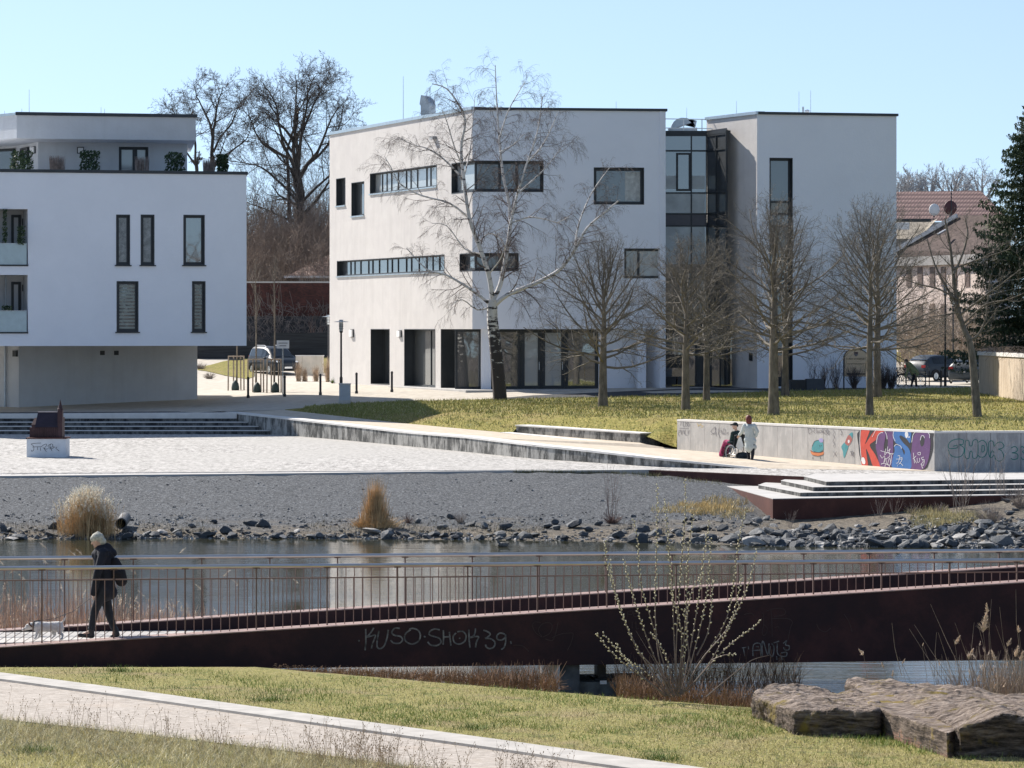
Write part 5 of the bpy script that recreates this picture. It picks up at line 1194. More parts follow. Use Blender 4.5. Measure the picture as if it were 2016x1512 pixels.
# ================================================================ BACKGROUND
def brick_mat(name, c1, c2, mortar, sx=3.2, roughn=.9):
    m, n, b = newmat(name); b.inputs["Roughness"].default_value = roughn
    tc = n.nodes.new("ShaderNodeTexCoord"); mp = n.nodes.new("ShaderNodeMapping"); mp.inputs["Rotation"].default_value = (math.radians(90), 0, 0); n.links.new(tc.outputs["Object"], mp.inputs[0])
    br_ = n.nodes.new("ShaderNodeTexBrick"); br_.inputs["Scale"].default_value = sx; br_.inputs["Color1"].default_value = (*c1, 1); br_.inputs["Color2"].default_value = (*c2, 1); br_.inputs["Mortar"].default_value = (*mortar, 1)
    br_.inputs["Mortar Size"].default_value = .012; n.links.new(mp.outputs[0], br_.inputs[0])
    x = noise(n, 1.0, 6); r = ramp(n, x.outputs[0], [(.35, (.5, .5, .5)), (.65, (1, 1, 1))]); n.links.new(mixc(n, 1, br_.outputs[0], r.outputs[0], 'MULTIPLY'), b.inputs["Base Color"]); return m
m_brick = brick_mat("old_red_brick", (.11, .036, .028), (.055, .022, .02), (.05, .04, .037))
m_rubble = G3("dark_rubble", [(.3, (.018, .02, .024)), (.5, (.05, .052, .058)), (.7, (.11, .11, .115))], 2.6, 7, bmp=.8, bscale=3, bdist=.1)
def tile_mat(name, c1, c2, ang=0, sc_=9.0, dist=0):
    m, n, b = newmat(name); b.inputs["Roughness"].default_value = .7
    tc = n.nodes.new("ShaderNodeTexCoord"); w = n.nodes.new("ShaderNodeTexWave"); w.bands_direction = 'X'; w.inputs["Scale"].default_value = sc_/6.283*1.6
    n.links.new(tc.outputs["Object"], w.inputs[0]); w2 = n.nodes.new("ShaderNodeTexWave"); w2.bands_direction = 'Z'; w2.wave_profile = 'SAW'; w2.inputs["Scale"].default_value = .9; n.links.new(tc.outputs["Object"], w2.inputs[0])
    mu = n.nodes.new("ShaderNodeMath"); mu.operation = 'MULTIPLY'; n.links.new(w.outputs[1], mu.inputs[0]); n.links.new(w2.outputs[1], mu.inputs[1])
    r = ramp(n, mu.outputs[0], [(.05, c2), (.45, c1)]); n.links.new(r.outputs[0], b.inputs["Base Color"]); bump(n, b, mu.outputs[0], .8, .08); return m
# brick wall in the gap, stone plinth below
q = MB(); D_ = 236; q.box(X(470, D_), X(690, D_), D_, D_+.5, Z(622, D_), Z(557, D_)); t_ = q.build("brick_wall", m_brick); tag(t_, "old red brick wall in the gap between the two buildings", "wall")
q = MB(); q.box(X(470, D_), X(690, D_), D_-.15, D_+.6, Z(700, D_), Z(622.5, D_)); q.build("stone_plinth", m_rubble, t_)
q = MB(); q.box(X(470, D_), X(690, D_), D_-.06, D_+.58, Z(557, D_), Z(554, D_)); q.build("coping", m_slab, t_)
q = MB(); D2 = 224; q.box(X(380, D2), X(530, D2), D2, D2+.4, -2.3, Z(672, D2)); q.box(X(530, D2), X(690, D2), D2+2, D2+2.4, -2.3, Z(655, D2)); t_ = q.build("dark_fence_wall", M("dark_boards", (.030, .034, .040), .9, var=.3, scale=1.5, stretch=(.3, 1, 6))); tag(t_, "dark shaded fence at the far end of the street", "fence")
# little house with hipped roof behind it
D_ = 246; t_ = thing("small_house", "small house with hipped clay tile roof and white eaves behind the brick wall", "house", (X(640, D_), D_, -1.5))
x0, x1 = X(566, D_), X(760, D_); q = MB(); q.box(x0+.8, x1-.8, D_+.8, D_+8, -1.5, Z(546, D_)); q.build("wall", STUCCO2, t_)
q = MB(); q.box(x0-.25, x1+.2, D_-.2, D_+9, Z(547, D_), Z(543, D_)); q.build("eaves_board", WHITE, t_)
z0, z1 = Z(543, D_)+.01, Z(500, D_); q = MB(); q.add([(x0, D_, z0), (x1, D_, z0), (x1, D_+9, z0), (x0, D_+9, z0), (X(640, D_), D_+4, z1), (X(700, D_), D_+4, z1)], [(0, 1, 5, 4), (3, 0, 4), (1, 2, 5), (2, 3, 4, 5)]); q.build("roof", tile_mat("clay_tiles", (.36, .19, .13), (.12, .06, .045), sc_=14), t_)
# wooded slope: many upright brown stems in front of a hill
def brushwood(name, n, fx, fD, hrange, mat, seed, r=(.012, .03), kids=6, lean=.25, kind='stuff', spread=.6):
    rnd = random.Random(seed); mb = MB()
    for i in range(n):
        px = fx(rnd); D = fD(rnd, px); z = HILL(px, D); b = Vector((X(px, D), D, z-.1)); h = rnd.uniform(*hrange)
        d = Vector((rnd.gauss(0, lean), rnd.gauss(0, lean*.5), 1)).normalized(); rr0 = rnd.uniform(*r)
        p = b; pts = [p]; dd = d
        for k in range(4):
            dd = (dd+Vector((rnd.gauss(0, .12), rnd.gauss(0, .1), .05))).normalized(); p = p+dd*h/4; pts.append(p)
        mb.tube(pts, [rr0, rr0*.8, rr0*.6, rr0*.45, rr0*.3], 3, False)
        for k in range(kids):
            t = rnd.uniform(.15, .98)*4; i_ = min(int(t), 3); q_ = pts[i_].lerp(pts[i_+1], t-i_); nd = rdir((pts[i_+1]-pts[i_]).normalized(), rnd.uniform(.4, 1.1), rnd); L = h*rnd.uniform(.12, .42)*spread*1.6
            m_ = q_+nd*L*.5+Vector((0, 0, rnd.gauss(0, .08)*L)); e_ = q_+nd*L+Vector((rnd.gauss(0, .1)*L, rnd.gauss(0, .1)*L, rnd.gauss(.05, .12)*L))
            mb.tube([q_, m_, e_], [rr0*.5, rr0*.4, rr0*.25], 3, False)
            for _ in range(2):
                s_ = q_.lerp(e_, rnd.random()); nd2 = rdir(nd, rnd.uniform(.4, 1.0), rnd); mb.tube([s_, s_+nd2*L*.4], [rr0*.3, rr0*.2], 3, False)
    return mb
hill_rows = [[(-2000, 238, -1.5), (4000, 238, -1.5)], [(-2000, 250, 1.0), (480, 250, 3.4), (650, 250, 4.2), (900, 250, 1), (1700, 250, 0), (4000, 250, -1)], [(-2000, 275, 2), (480, 275, 7.4), (650, 275, 8.4), (900, 275, 2), (1700, 275, 0), (4000, 275, -1)], [(-2000, 330, 2), (480, 330, 5.5), (650, 330, 6), (900, 330, 2), (4000, 330, -1)]]
m_brush = G3("leaf_litter_slope", [(.3, (.035, .028, .022)), (.5, (.10, .075, .055)), (.7, (.20, .155, .115))], 1.6, 9, bmp=1, bscale=3, bdist=.3, mrough=.85)
sheet("hillside", hill_rows, list(range(-1000, 2800, 40)), m_brush, sub=5, amp=.25, ns=.6)
def HILL(px, D): return H(px, D) if D <= 238 else hgt(hill_rows, px, D)
BR1 = M("brushwood_brown", (.27, .205, .155), .9, var=.35, scale=.8)
BR2 = M("brushwood_grey", (.20, .175, .165), .9, var=.3, scale=.8)
mb = brushwood("x", 1500, lambda r: r.uniform(470, 668), lambda r, p: r.uniform(242, 272), (1.4, 4.2), BR1, 3)
mb2 = brushwood("x", 60, lambda r: r.uniform(470, 668), lambda r, p: r.uniform(262, 275), (5, 8.5), BR1, 4, kids=12)
o = mb.build("undergrowth", BR1); tag(o, "dense brown leafless undergrowth covering the slope between the two buildings", "undergrowth", kind='stuff')
o = mb2.build("saplings", BR2); tag(o, "tall thin saplings rising out of the slope between the buildings", "saplings", kind='stuff')
# creepers on the plinth
rnd = random.Random(8); mb = MB()
for i in range(420):
    px = rnd.uniform(488, 655); py = rnd.uniform(600, 690); D = 235.4; p = W(px, py, D); d = Vector((rnd.gauss(0, .5), -.1, rnd.gauss(.3, .6))); L = rnd.uniform(.3, 1.1)
    mb.tube([p, p+d*L*.5+Vector((0, -.05, .05)), p+d*L], [.02, .015, .01], 3, False)
o = mb.build("creeper", BR2); tag(o, "leafless creepers on the stone plinth of the brick wall", "creeper", kind='stuff')
# hedge like brush behind the car park
mb = brushwood("x", 520, lambda r: r.uniform(1768, 1965), lambda r, p: r.uniform(214, 232), (1.8, 4.0), BR1, 13, lean=.18)
o = mb.build("hedgerow", M("brushwood_tan", (.38, .30, .22), .9, var=.35, scale=.8)); tag(o, "tan leafless brush behind the parked cars at the right", "hedge", kind='stuff')

# pink house and the red roofed building at the right
D_ = 236; t_ = thing("pink_house", "pale pink house with a brown roof and white verge board, right of the office block", "house", (X(1860, D_), D_, -1.5))
fph = Facade((X(1740, 248.5), 248.5), (X(1940, 233.5), 233.5)); q = MB(); ze = Z(512, 240); fph.wall(q, 0, fph.L, -1.9, ze, [], .3); q.build("wall", M("pink_render", (.66, .55, .49), .9, var=.12, scale=.8), t_)
q = MB(); fph.box(q, 0, fph.L, ze-.35, ze+.3, .0, .35); q.build("frieze", M("grey_fascia", (.30, .29, .28), .8, var=.1), t_)
for i, px in enumerate((1790, 1812, 1836, 1858, 1880, 1905)):
    for k, (ya, yb) in enumerate(((526, 564), (598, 632))):
        if k and i in (0, 5): continue
        a_, z1_ = fph.px(px-4.5, ya); b_, z0_ = fph.px(px+4.5, yb); q = MB(); fph.box(q, a_, b_, z0_, z1_, -.02, .06); q.build("window", M("brown_window", (.13, .09, .075), .6, var=.1), t_)
# mono pitch roof rising to the right
q = MB(); rA, rB, rC, rD = W(1762, 492, 249), W(1884, 424, 246), W(1990, 424, 240), W(1990, 500, 232.5); rE = W(1762, 508, 248.6)
q.add([rE, rA, rB, rC, rD], [(0, 1, 2, 3, 4)]); q.add([p+Vector((0, 3, -.3)) for p in (rE, rA, rB, rC, rD)], [(4, 3, 2, 1, 0)])
q.build("roof", G3("brown_roof_tiles", [(.35, (.045, .034, .031)), (.65, (.115, .085, .076))], 2.2, 6, stretch=(1, 1, 2.5)), t_)
q = MB(); q.bar(W(1756, 497, 248.5), W(1884, 424.5, 245.5), .20, .30); q.build("verge_board", M("verge_white", (.62, .63, .62), .7, var=.1), t_)
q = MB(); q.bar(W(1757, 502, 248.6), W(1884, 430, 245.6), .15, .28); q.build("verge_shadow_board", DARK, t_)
q = MB(); q.bar(W(1846, 462, 243.0), W(1862, 453, 243.4), .25, .12); q.build("roof_window", STEEL, t_)
D_ = 262; t_ = thing("red_roofed_building", "long building with a red pantile roof carrying two satellite dishes, beyond the pink house", "building", (X(1850, D_), D_, -1.5))
q = MB(); q.add([W(1740, 436, D_), W(1990, 434, D_), W(1930, 375, D_+7), W(1740, 378, D_+7)], [(0, 1, 2, 3)]); q.build("roof", tile_mat("red_pantiles", (.21, .075, .065), (.045, .018, .02), sc_=11), t_)
q = MB(); q.box(X(1740, D_), X(1990, D_), D_+.3, D_+14, -1.5, Z(437, D_)); q.build("wall", STUCCO2, t_)
q = MB(); q.box(X(1740, D_), X(1832, D_), D_-.4, D_, Z(437, D_), Z(431, D_)); q.build("gutter", DARK, t_)
for (px, py, r_, mt, nm) in ((1839.5, 413, .42, WHITE, "pale"), (1871, 409, .50, M("dish_red", (.10, .03, .03), .5, var=.05), "dark")):
    q = MB(); c = W(px, py, D_-.2); q.ell(c, r_, .12, r_*1.12, nu=16, nv=8); f_ = q.build("satellite_dish", mt, t_, smooth=True); q = MB(); q.tube([c+Vector((0, .3, -.1)), c+Vector((0, .3, -1.1))], .04, 5); q.build("dish_mast", DARK, f_)
q = MB(); q.tube([W(1873, 440, D_-.5), W(1873, 360, D_-.5)], .035, 5); q.build("antenna_mast", DARK, t_)
D_ = 250; q = MB(); q.add([W(1745, 437, D_+4), W(1832, 437, D_+4), W(1846, 430, D_+3), W(1800, 480, D_-1), W(1745, 500, D_-1)], [(4, 3, 2, 1, 0)])
q.box(X(1740, D_), X(1812, D_), D_, D_+4, -1.5, Z(470, D_)); t_ = q.build("shed", M("weathered_boards", (.33, .29, .23), .9, var=.25, scale=2, stretch=(3, 1, .2))); tag(t_, "weathered board shed between the pink house and the red roofed building", "shed")
q = MB(); q.box(X(1740, D_)-.1, X(1790, D_), D_-.15, D_-.02, Z(452, D_), Z(438, D_)); q.build("white_band", WHITE, t_)

# conifer
def conifer(name, label, base, h, rad, seed):
    rnd = random.Random(seed); t = thing(name, label, "tree", base); b = Vector(base); q = MB(); q.tube([b, b+Vector((0, 0, h*.5)), b+Vector((0, 0, h))], [.24, .15, .03], 7, False); q.build("trunk", DBARK, t)
    mb = MB(); z = h*.10
    while z < h*.99:
        f_ = 1-(z/h); L0 = rad*(f_**.8)*(.85+.25*rnd.random())+.15; nb = 9
        for k in range(nb):
            az = rnd.uniform(0, 6.283); L = L0*rnd.uniform(.6, 1.1); d = Vector((math.cos(az), math.sin(az), 0)); sd = Vector((-d.y, d.x, 0))
            p = b+Vector((0, 0, z)); n = max(3, int(L/.22)); drp = rnd.uniform(.16, .36)
            for i in range(1, n+1):
                t_ = i/n; c = p+d*L*t_+Vector((0, 0, -drp*L*t_*(1-.75*t_)+.05*rnd.gauss(0, 1)))
                w = (.42*(1-.55*t_))*min(1, L)+.12
                for s_ in (-1, 1):
                    for _ in range(4):
                        e = c+sd*s_*w*rnd.uniform(.35, 1.0)+d*w*rnd.uniform(.1, .6)+Vector((0, 0, -w*rnd.uniform(.1, .55)))
                        o_ = Vector((rnd.gauss(0, .05), rnd.gauss(0, .05), .05+rnd.gauss(0, .04)))*1.4
                        m_ = c.lerp(e, .55)+o_; mb.add([c, m_-d*.025, e, m_+d*.045], [(0, 1, 2, 3)])
                if rnd.random() < .5:
                    e = c+Vector((rnd.gauss(0, .06), rnd.gauss(0, .06), -rnd.uniform(.15, .38))); mb.add([c-d*.06, c+d*.06, e], [(0, 1, 2)])
        z += h*.0095+.055
    mb.build("crown", G3("spruce_needles", [(.35, (.028, .050, .034)), (.5, (.075, .105, .060)), (.66, (.21, .23, .12))], 5, 5, rough=.7), t); return t
zc_ = -3.2
conifer("spruce_tree", "big dark green spruce at the right edge behind the rendered garden wall", (X(2030, 176), 176, -3.1), Z(205, 176)+3.1, 5.0, 5)
# garden wall at the right
g0, g1 = (X(1927, 163), 163.0), (X(2130, 136), 136.0)
fgw = Facade(g0, g1); q = MB(); n_ = 14
for i in range(n_):
    a_, b_ = fgw.L*i/n_, fgw.L*(i+1)/n_; fgw.box(q, a_, b_+.001, -3.8, Z(697, 163)-.05, -.4, 0)
t_ = q.build("garden_wall", G3("tan_render", [(.3, (.34, .27, .20)), (.5, (.52, .43, .33)), (.7, (.66, .57, .45))], 2.0, 7, stretch=(3, 3, .35), bmp=.5, bscale=4, bdist=.05)); tag(t_, "streaky tan rendered garden wall below the spruce", "wall")
q = MB(); fgw.box(q, -.1, fgw.L, Z(697, 163)-.05, Z(692, 163), -.45, .06); q.build("coping", m_cop, t_)
rnd = random.Random(3); q = MB()
for i in range(220):
    a_ = rnd.uniform(0, fgw.L); p = fgw.pt(a_, Z(692, 163), rnd.uniform(-.3, .15)); q.tube([p, p+Vector((rnd.gauss(0, .15), 0, rnd.uniform(.05, .3))), p+Vector((rnd.gauss(0, .4), 0, rnd.uniform(-.4, .35)))], [.012, .01, .006], 3, False)
o = q.build("creeper", BR1); tag(o, "dry tangled creepers along the top of the tan garden wall", "creeper", kind='stuff')
# ================================================================ ROCKS, REEDS, GRASS
def rock_mesh(seed, n=2):
    rnd = random.Random(seed); bm = bmesh.new(); bmesh.ops.create_icosphere(bm, subdivisions=n, radius=1)
    pl = [(Vector((rnd.gauss(0, 1), rnd.gauss(0, 1), rnd.gauss(0, 1))).normalized(), rnd.uniform(.35, .8)) for _ in range(16)]
    for v in bm.verts:
        for nn_, d in pl:
            k = v.co.dot(nn_)-d
            if k > 0: v.co -= nn_*k
        v.co.z = max(v.co.z, -.6)
    me = bpy.data.meshes.new("rock"); bm.to_mesh(me); bm.free(); return me
RK = [G3("slate_rock_%d" % i, [(.3, tuple(c*.5 for c in col)), (.7, col)], 4, 6, rough=.7, bmp=.6, bscale=9, bdist=.04, spec=.35) for i, col in enumerate([(.085, .095, .105), (.17, .18, .185), (.42, .41, .39)])]
RM = []
for i in range(14):
    me = rock_mesh(100+i); me.materials.append(RK[0 if i < 8 else (1 if i < 12 else 2)]); RM.append(me)
BANK = [b0, b1, b2, b3, b4]
def bankz(px, D): return hgt(BANK, px, D)
def bp(px, py): return hitg(BANK, px, py, 92)
rnd = random.Random(77); rocks = []
def rock(px, py, s_, sq=.6, mi=None):
    p = bp(px, py); o = bpy.data.objects.new("rock", RM[rnd.randrange(14) if mi is None else mi]); COL.objects.link(o)
    o.location = (p.x, p.y, p.z+s_*.26); o.rotation_euler = (rnd.gauss(0, .25), rnd.gauss(0, .25), rnd.uniform(0, 6.28)); o.scale = (s_*rnd.uniform(.8, 1.35), s_*rnd.uniform(.7, 1.1), s_*sq*rnd.uniform(.7, 1.1)); rocks.append((o, px, s_))
for c0_, c1_, n, ya, yb, sa, sb in ((0, 110, 14, 1040, 1066, .07, .22), (232, 330, 10, 1045, 1062, .06, .2), (330, 520, 18, 1030, 1060, .08, .26), (520, 690, 12, 1048, 1060, .06, .2), (700, 800, 6, 1045, 1062, .1, .2), (800, 1000, 22, 1018, 1062, .08, .26), (1000, 1260, 22, 1030, 1064, .07, .25), (1255, 1530, 46, 1022, 1070, .12, .36), (1480, 1760, 52, 1046, 1078, .14, .42), (1560, 1760, 16, 1036, 1056, .12, .30), (1750, 2030, 58, 1040, 1080, .14, .40), (1930, 2040, 20, 975, 1040, .14, .36)):
    for k in range(n):
        px = c0_+(c1_-c0_)*(k+rnd.random())/n; py = rnd.uniform(ya, yb) if rnd.random() < .5 else yb-abs(rnd.gauss(0, (yb-ya)*.3)); rock(px, py, rnd.uniform(sa, sb)*(1.15 if rnd.random() < .2 else .85)*(1.35 if px < 1260 else 1))
ONES = "first second third fourth fifth sixth seventh eighth ninth tenth eleventh twelfth thirteenth fourteenth fifteenth sixteenth seventeenth eighteenth nineteenth".split()
def ordinal(n):
    if n <= 19: return ONES[n-1]
    t = ["twent", "thirt", "fort", "fift", "sixt"][n//10-2]; return t+"ieth" if n % 10 == 0 else t+"y-"+ONES[n % 10-1]
rocks.sort(key=lambda t: t[1]); cnt = {}
for (o, px, s_) in rocks:
    big = "big" if s_ > .27 else ("small" if s_ < .15 else "medium")
    zone = ("left of the reed clump" if px < 110 else "right of the drain pipe" if px < 700 else "right of the grass tussock" if px < 1255 else "left of the steel platform" if px < 1520 else "below the steel platform" if px < 1760 else "in the right hand rock heap")
    cnt[(big, zone)] = cnt.get((big, zone), 0)+1
    tag(o, "%s %s rock from the left %s" % (ordinal(cnt[(big, zone)]), big, zone), "rock", "%s rocks %s" % (big, zone))

PEB = G3("pebble_mix", [(.38, (.045, .05, .055)), (.52, (.14, .145, .145)), (.66, (.52, .50, .47))], 3.2, 3, mrough=.8)
def pebbles(name, label, n, pf, s0_, s1_, seed):
    rnd = random.Random(seed); mb = MB()
    for i in range(n):
        p = pf(rnd)
        if p is None: continue
        s_ = rnd.uniform(s0_, s1_)*(2 if rnd.random() < .06 else 1); m_ = Matrix.Rotation(rnd.uniform(0, 6.28), 3, 'Z')
        P = [p+m_ @ Vector((x*s_*rnd.uniform(.7, 1.4), y*s_*rnd.uniform(.6, 1.1), z*s_*rnd.uniform(.5, .9))) for x, y, z in ((-1, -.6, -.2), (.6, -1, -.2), (1, .5, -.2), (-.5, 1, -.2), (-.5, -.4, .8), (.5, -.3, .9), (.3, .5, .7), (-.6, .3, .6))]
        mb.hexa(P)
    o = mb.build(name, PEB); tag(o, label, "pebbles", kind='stuff')
pebbles("shore_stones", "small pale and dark stones lying along the far waterline", 1500, lambda r: (lambda px: bp(px, np.interp(px, [0, 500, 1000, 1300, 1500, 2016], [1062, 1060, 1063, 1068, 1074, 1080])-abs(r.gauss(0, 5))))(r.uniform(-20, 2030)), .025, .075, 5)
pebbles("bank_stones", "small stones scattered over the soil strip of the far bank", 1500, lambda r: bp(r.uniform(-20, 1540), r.uniform(1012, 1060)), .02, .055, 6)
pebbles("gravel_stones", "larger loose stones in the dark gravel slope", 700, lambda r: (lambda px: bp(px, r.uniform(944 if px < 1250 else 975, 1020)))(r.uniform(-20, 1450)), .014, .04, 7)
pebbles("heap_stones", "small stones filling the gaps of the rock heaps at the right", 1700, lambda r: (lambda px: bp(px, r.uniform(1046, 1079) if px < 1760 else r.uniform(1020, 1080)))(r.uniform(1480, 2030)), .04, .12, 8)

# reeds and grasses ------------------------------------------------------
REED = M("dry_reed", (.68, .47, .24), .85, var=.3, scale=3); REED2 = M("pale_reed", (.55, .45, .32), .85, var=.25, scale=3); REED3 = M("brown_reed", (.26, .15, .085), .85, var=.35, scale=3)
PLUME = M("reed_plume", (.80, .66, .52), .95, var=.25, scale=8)
def blade(mb, p, d, L, w, droop, rnd, n=3):
    az = rnd.uniform(0, 3.14); sd = Vector((math.cos(az), math.sin(az), 0))*w/2; vs = []; q = p.copy(); dd = d.copy()
    for i in range(n+1):
        k = 1-i/n*.85; vs += [q-sd*k, q+sd*k]; dd = (dd+Vector((0, 0, -droop))).normalized() if i else dd; q = q+dd*L/n
    mb.add(vs, [(2*i, 2*i+1, 2*i+3, 2*i+2) for i in range(n)])
def plume(mb, p, d, L, rnd, n=36, w=.014):
    for _ in range(n):
        t = rnd.random()*.85; s_ = p+d*L*t; nd = (rdir(d, rnd.uniform(.3, .9), rnd)+Vector((0, 0, -.25))).normalized(); blade(mb, s_, nd, L*rnd.uniform(.2, .42)*(1.05-t), w*rnd.uniform(.6, 1.3), .12, rnd, 2)
def reeds(mbs, mbp, base_f, n, h0, h1, w, lean, rnd, plumes=0.3, pl=.25, droop=.03, np_=30, pw=.012):
    for i in range(n):
        p, hs_ = base_f(rnd); h = rnd.uniform(h0, h1)*hs_
        d = Vector((rnd.gauss(0, lean), rnd.gauss(0, lean), 1)).normalized(); d2 = (d+Vector((rnd.gauss(0, lean), rnd.gauss(0, lean), 0))).normalized()
        m_ = p+d*h*.55; e_ = m_+d2*h*.45; mbs.tube([p, m_, e_], [w, w*.8, w*.4], 3, False)
        for _ in range(rnd.randrange(1, 4)):
            s_ = p.lerp(m_, rnd.uniform(.2, 1)); blade(mbs, s_, rdir(d, rnd.uniform(.2, .6), rnd), h*rnd.uniform(.15, .35), w*2.4, .25, rnd, 3)
        if rnd.random() < plumes: plume(mbp, e_-d2*pl*.3, (d2+Vector((rnd.choice([-1, 1])*.3, 0, 0))).normalized(), pl*rnd.uniform(.7, 1.3), rnd, np_, pw)
rnd = random.Random(12)
# clump on the far bank left
t_ = thing("reed_clump", "golden reed clump with pale feathery plumes on the far bank beside the drain pipe", "reeds", (X(172, 97.2), 97.2, -6))
a_, b_ = MB(), MB()
def bf(r):
    u = r.gauss(0, .36); u = max(-.85, min(.85, u)); return Vector((X(172, 97.4)+u, 97.5+r.gauss(0, .35), -6.0)), (1-.35*abs(u)/.85)
reeds(a_, b_, bf, 800, .75, 1.5, .006, .09, rnd, .5, .27, np_=22, pw=.022)
a_.build("stems", REED, t_); b_.build("plumes", M("pale_plume", (.92, .84, .72), .95, var=.15, scale=8), t_)
# conical tussock
t_ = thing("grass_tussock", "tall cone shaped golden grass tussock standing alone on the gravel bank", "grass clump", bp(738, 1040))
a_ = MB(); c = bp(738, 1038)
for i in range(1500):
    u = abs(rnd.gauss(0, .27)); az = rnd.uniform(0, 6.28); p = c+Vector((math.cos(az)*u, math.sin(az)*u, 0)); h = max(.15, (1.55-u*2.3)*rnd.uniform(.5, 1.06)); d = Vector((rnd.gauss(.02, .12)+.10*math.cos(az)*u, rnd.gauss(0, .07), 1)).normalized(); blade(a_, p, d, h, .016, .03, rnd, 3)
for i in range(500):
    az = rnd.uniform(0, 6.28); u = rnd.uniform(.2, .6); p = c+Vector((math.cos(az)*u*1.1, math.sin(az)*u, 0)); blade(a_, p, Vector((math.cos(az)*.7, math.sin(az)*.7, .8)).normalized(), rnd.uniform(.2, .5), .016, .3, rnd, 3)
a_.build("blades", REED, t_)
# reed bed behind the bridge at the left (stands in shallow water)
a_, b_ = MB(), MB()
def bf(r):
    px = r.uniform(-60, 480)+r.gauss(0, 12); D = r.uniform(59.5, 64); return Vector((X(px, D), D, -6.05)), (1.0-.42*max(0, px/480)**2.0)
reeds(a_, b_, bf, 2700, .55, 1.30, .0058, .13, rnd, .07, .20, np_=26, pw=.012)
for (px, py, D) in ((92, 1078, 62), (162, 1090, 62), (150, 1093, 61.5), (352, 1088, 62), (8, 1110, 61), (95, 1108, 60), (322, 1120, 61), (268, 1128, 60), (18, 1128, 60.5), (440, 1132, 62), (130, 1126, 62), (398, 1160, 61), (285, 1172, 60), (50, 1140, 60), (540, 1143, 62), (590, 1148, 62), (470, 1150, 61), (370, 1205, 60)):
    e_ = W(px, py, D); p = Vector((e_.x+rnd.uniform(-.25, .25), D, -6.0)); a_.tube([p, p.lerp(e_, .55)+Vector((rnd.gauss(0, .04), 0, 0)), e_], [.005, .0045, .003], 3, False); plume(b_, e_-Vector((0, 0, .02)), Vector((rnd.choice([-.8, .8]), 0, .7)).normalized(), .2, rnd, 44, .013)
o = a_.build("reed_bed", M("reed_bed_brown", (.66, .47, .34), .85, var=.35, scale=3)); tag(o, "sparse brown reed bed in the shallows behind the left end of the bridge", "reeds", kind='stuff')
o = b_.build("reed_plumes", M("reed_plume_far", (.90, .76, .62), .95, var=.2, scale=8)); tag(o, "fluffy seed heads over the reeds behind the bridge", "reed plumes", kind='stuff')
# brown reeds beneath the bridge
a_, b_ = MB(), MB()
def bf(r):
    if r.random() < .5: px = r.uniform(560, 1098); D = r.uniform(51.6, 53.9)-(px-560)/540*1.2; z = HN(px, D)
    elif r.random() < .35: px = r.uniform(1215, 1575); D = r.uniform(54.5, 56.5); z = -5.95
    else: px = r.uniform(1215, 1500); D = r.uniform(49.4, 51.6); z = HN(px, D)
    return Vector((X(px, D), D, z)), (1 if D > 54 and px > 1100 else max(.06, (px-530)/480*.55) if px < 1100 else .55)
reeds(a_, b_, bf, 2600, .35, .80, .0045, .26, rnd, .02, .12)
for i in range(900):
    px = rnd.uniform(540, 1098); D = rnd.uniform(51.8, 54)-(px-560)/540*1.2; p = Vector((X(px, D), D, HN(px, D)+rnd.uniform(0, .10))); d = Vector((rnd.gauss(0, 1), rnd.gauss(0, .5), rnd.uniform(.1, .9))).normalized(); k_ = max(.15, min(1, (px-520)/420)); a_.tube([p, p+d*.14*k_, p+d*.26*k_+Vector((0, 0, -.02))], [.004, .0035, .002], 3, False)
o = a_.build("reed_undergrowth", REED3); tag(o, "matted rust brown reeds along the water under the bridge", "reeds", kind='stuff')
# reed clump at the right
t_ = thing("reed_clump", "dense leaning reeds with fluffy plumes at the right edge before the bridge", "reeds", (X(1960, 49.5), 49.5, -5.6))
a_, b_ = MB(), MB()
def bf(r):
    px = 1985+r.gauss(0, 62); D = r.uniform(49.0, 51.5); return Vector((X(px, D), D, -5.75)), 1
reeds(a_, b_, bf, 620, .45, 1.05, .0042, .20, rnd, .06, .12, np_=30, pw=.010)
for (x0, y0, x1, y1) in ((1905, 1345, 1832, 1190), (1880, 1350, 1800, 1230), (1870, 1360, 1790, 1238), (1775, 1330, 1756, 1226), (1950, 1330, 1952, 1180), (1990, 1330, 1968, 1195), (2010, 1300, 2000, 1160), (1930, 1350, 1880, 1226), (1960, 1340, 1925, 1226), (1846, 1330, 1844, 1245), (1915, 1340, 1918, 1225), (1890, 1360, 1847, 1245), (2005, 1340, 1960, 1230)):
    p, e_ = W(x0, y0, 49.6), W(x1, y1, 49.6); a_.tube([p, p.lerp(e_, .5)+Vector((-.03, 0, .03)), e_], [.005, .0042, .0022], 3, False)
for (px, py, L, dx, n_) in ((1935, 1222, .34, .18, 150), (1944, 1195, .16, -.1, 60), (1880, 1257, .17, .6, 80), (1906, 1284, .20, .5, 110), (1700, 1280, .13, -.8, 60), (2006, 1237, .13, -.1, 60), (1983, 1262, .15, .5, 70), (1998, 1280, .2, .3, 90), (1960, 1290, .16, -.4, 70), (2010, 1290, .18, .2, 80), (1776, 1300, .10, .6, 50), (1740, 1308, .10, -.4, 40), (1757, 1325, .11, .1, 40), (1816, 1268, .06, .4, 20), (1935, 1315, .10, .3, 40), (1924, 1333, .12, .4, 50), (1956, 1350, .10, .5, 40)):
    e_ = W(px, py, 49.5); plume(b_, e_-Vector((0, 0, L*.5)), Vector((dx, 0, 1)).normalized(), L, rnd, n_*2, .013)
    p = Vector((e_.x+.12, 49.6, -5.8)); a_.tube([p, p.lerp(e_, .6)+Vector((.02, 0, 0)), e_-Vector((0, 0, L*.4))], [.004, .0035, .002], 3, False)
a_.build("stems", M("right_reed", (.36, .27, .19), .85, var=.3, scale=4), t_); b_.build("plumes", PLUME, t_)

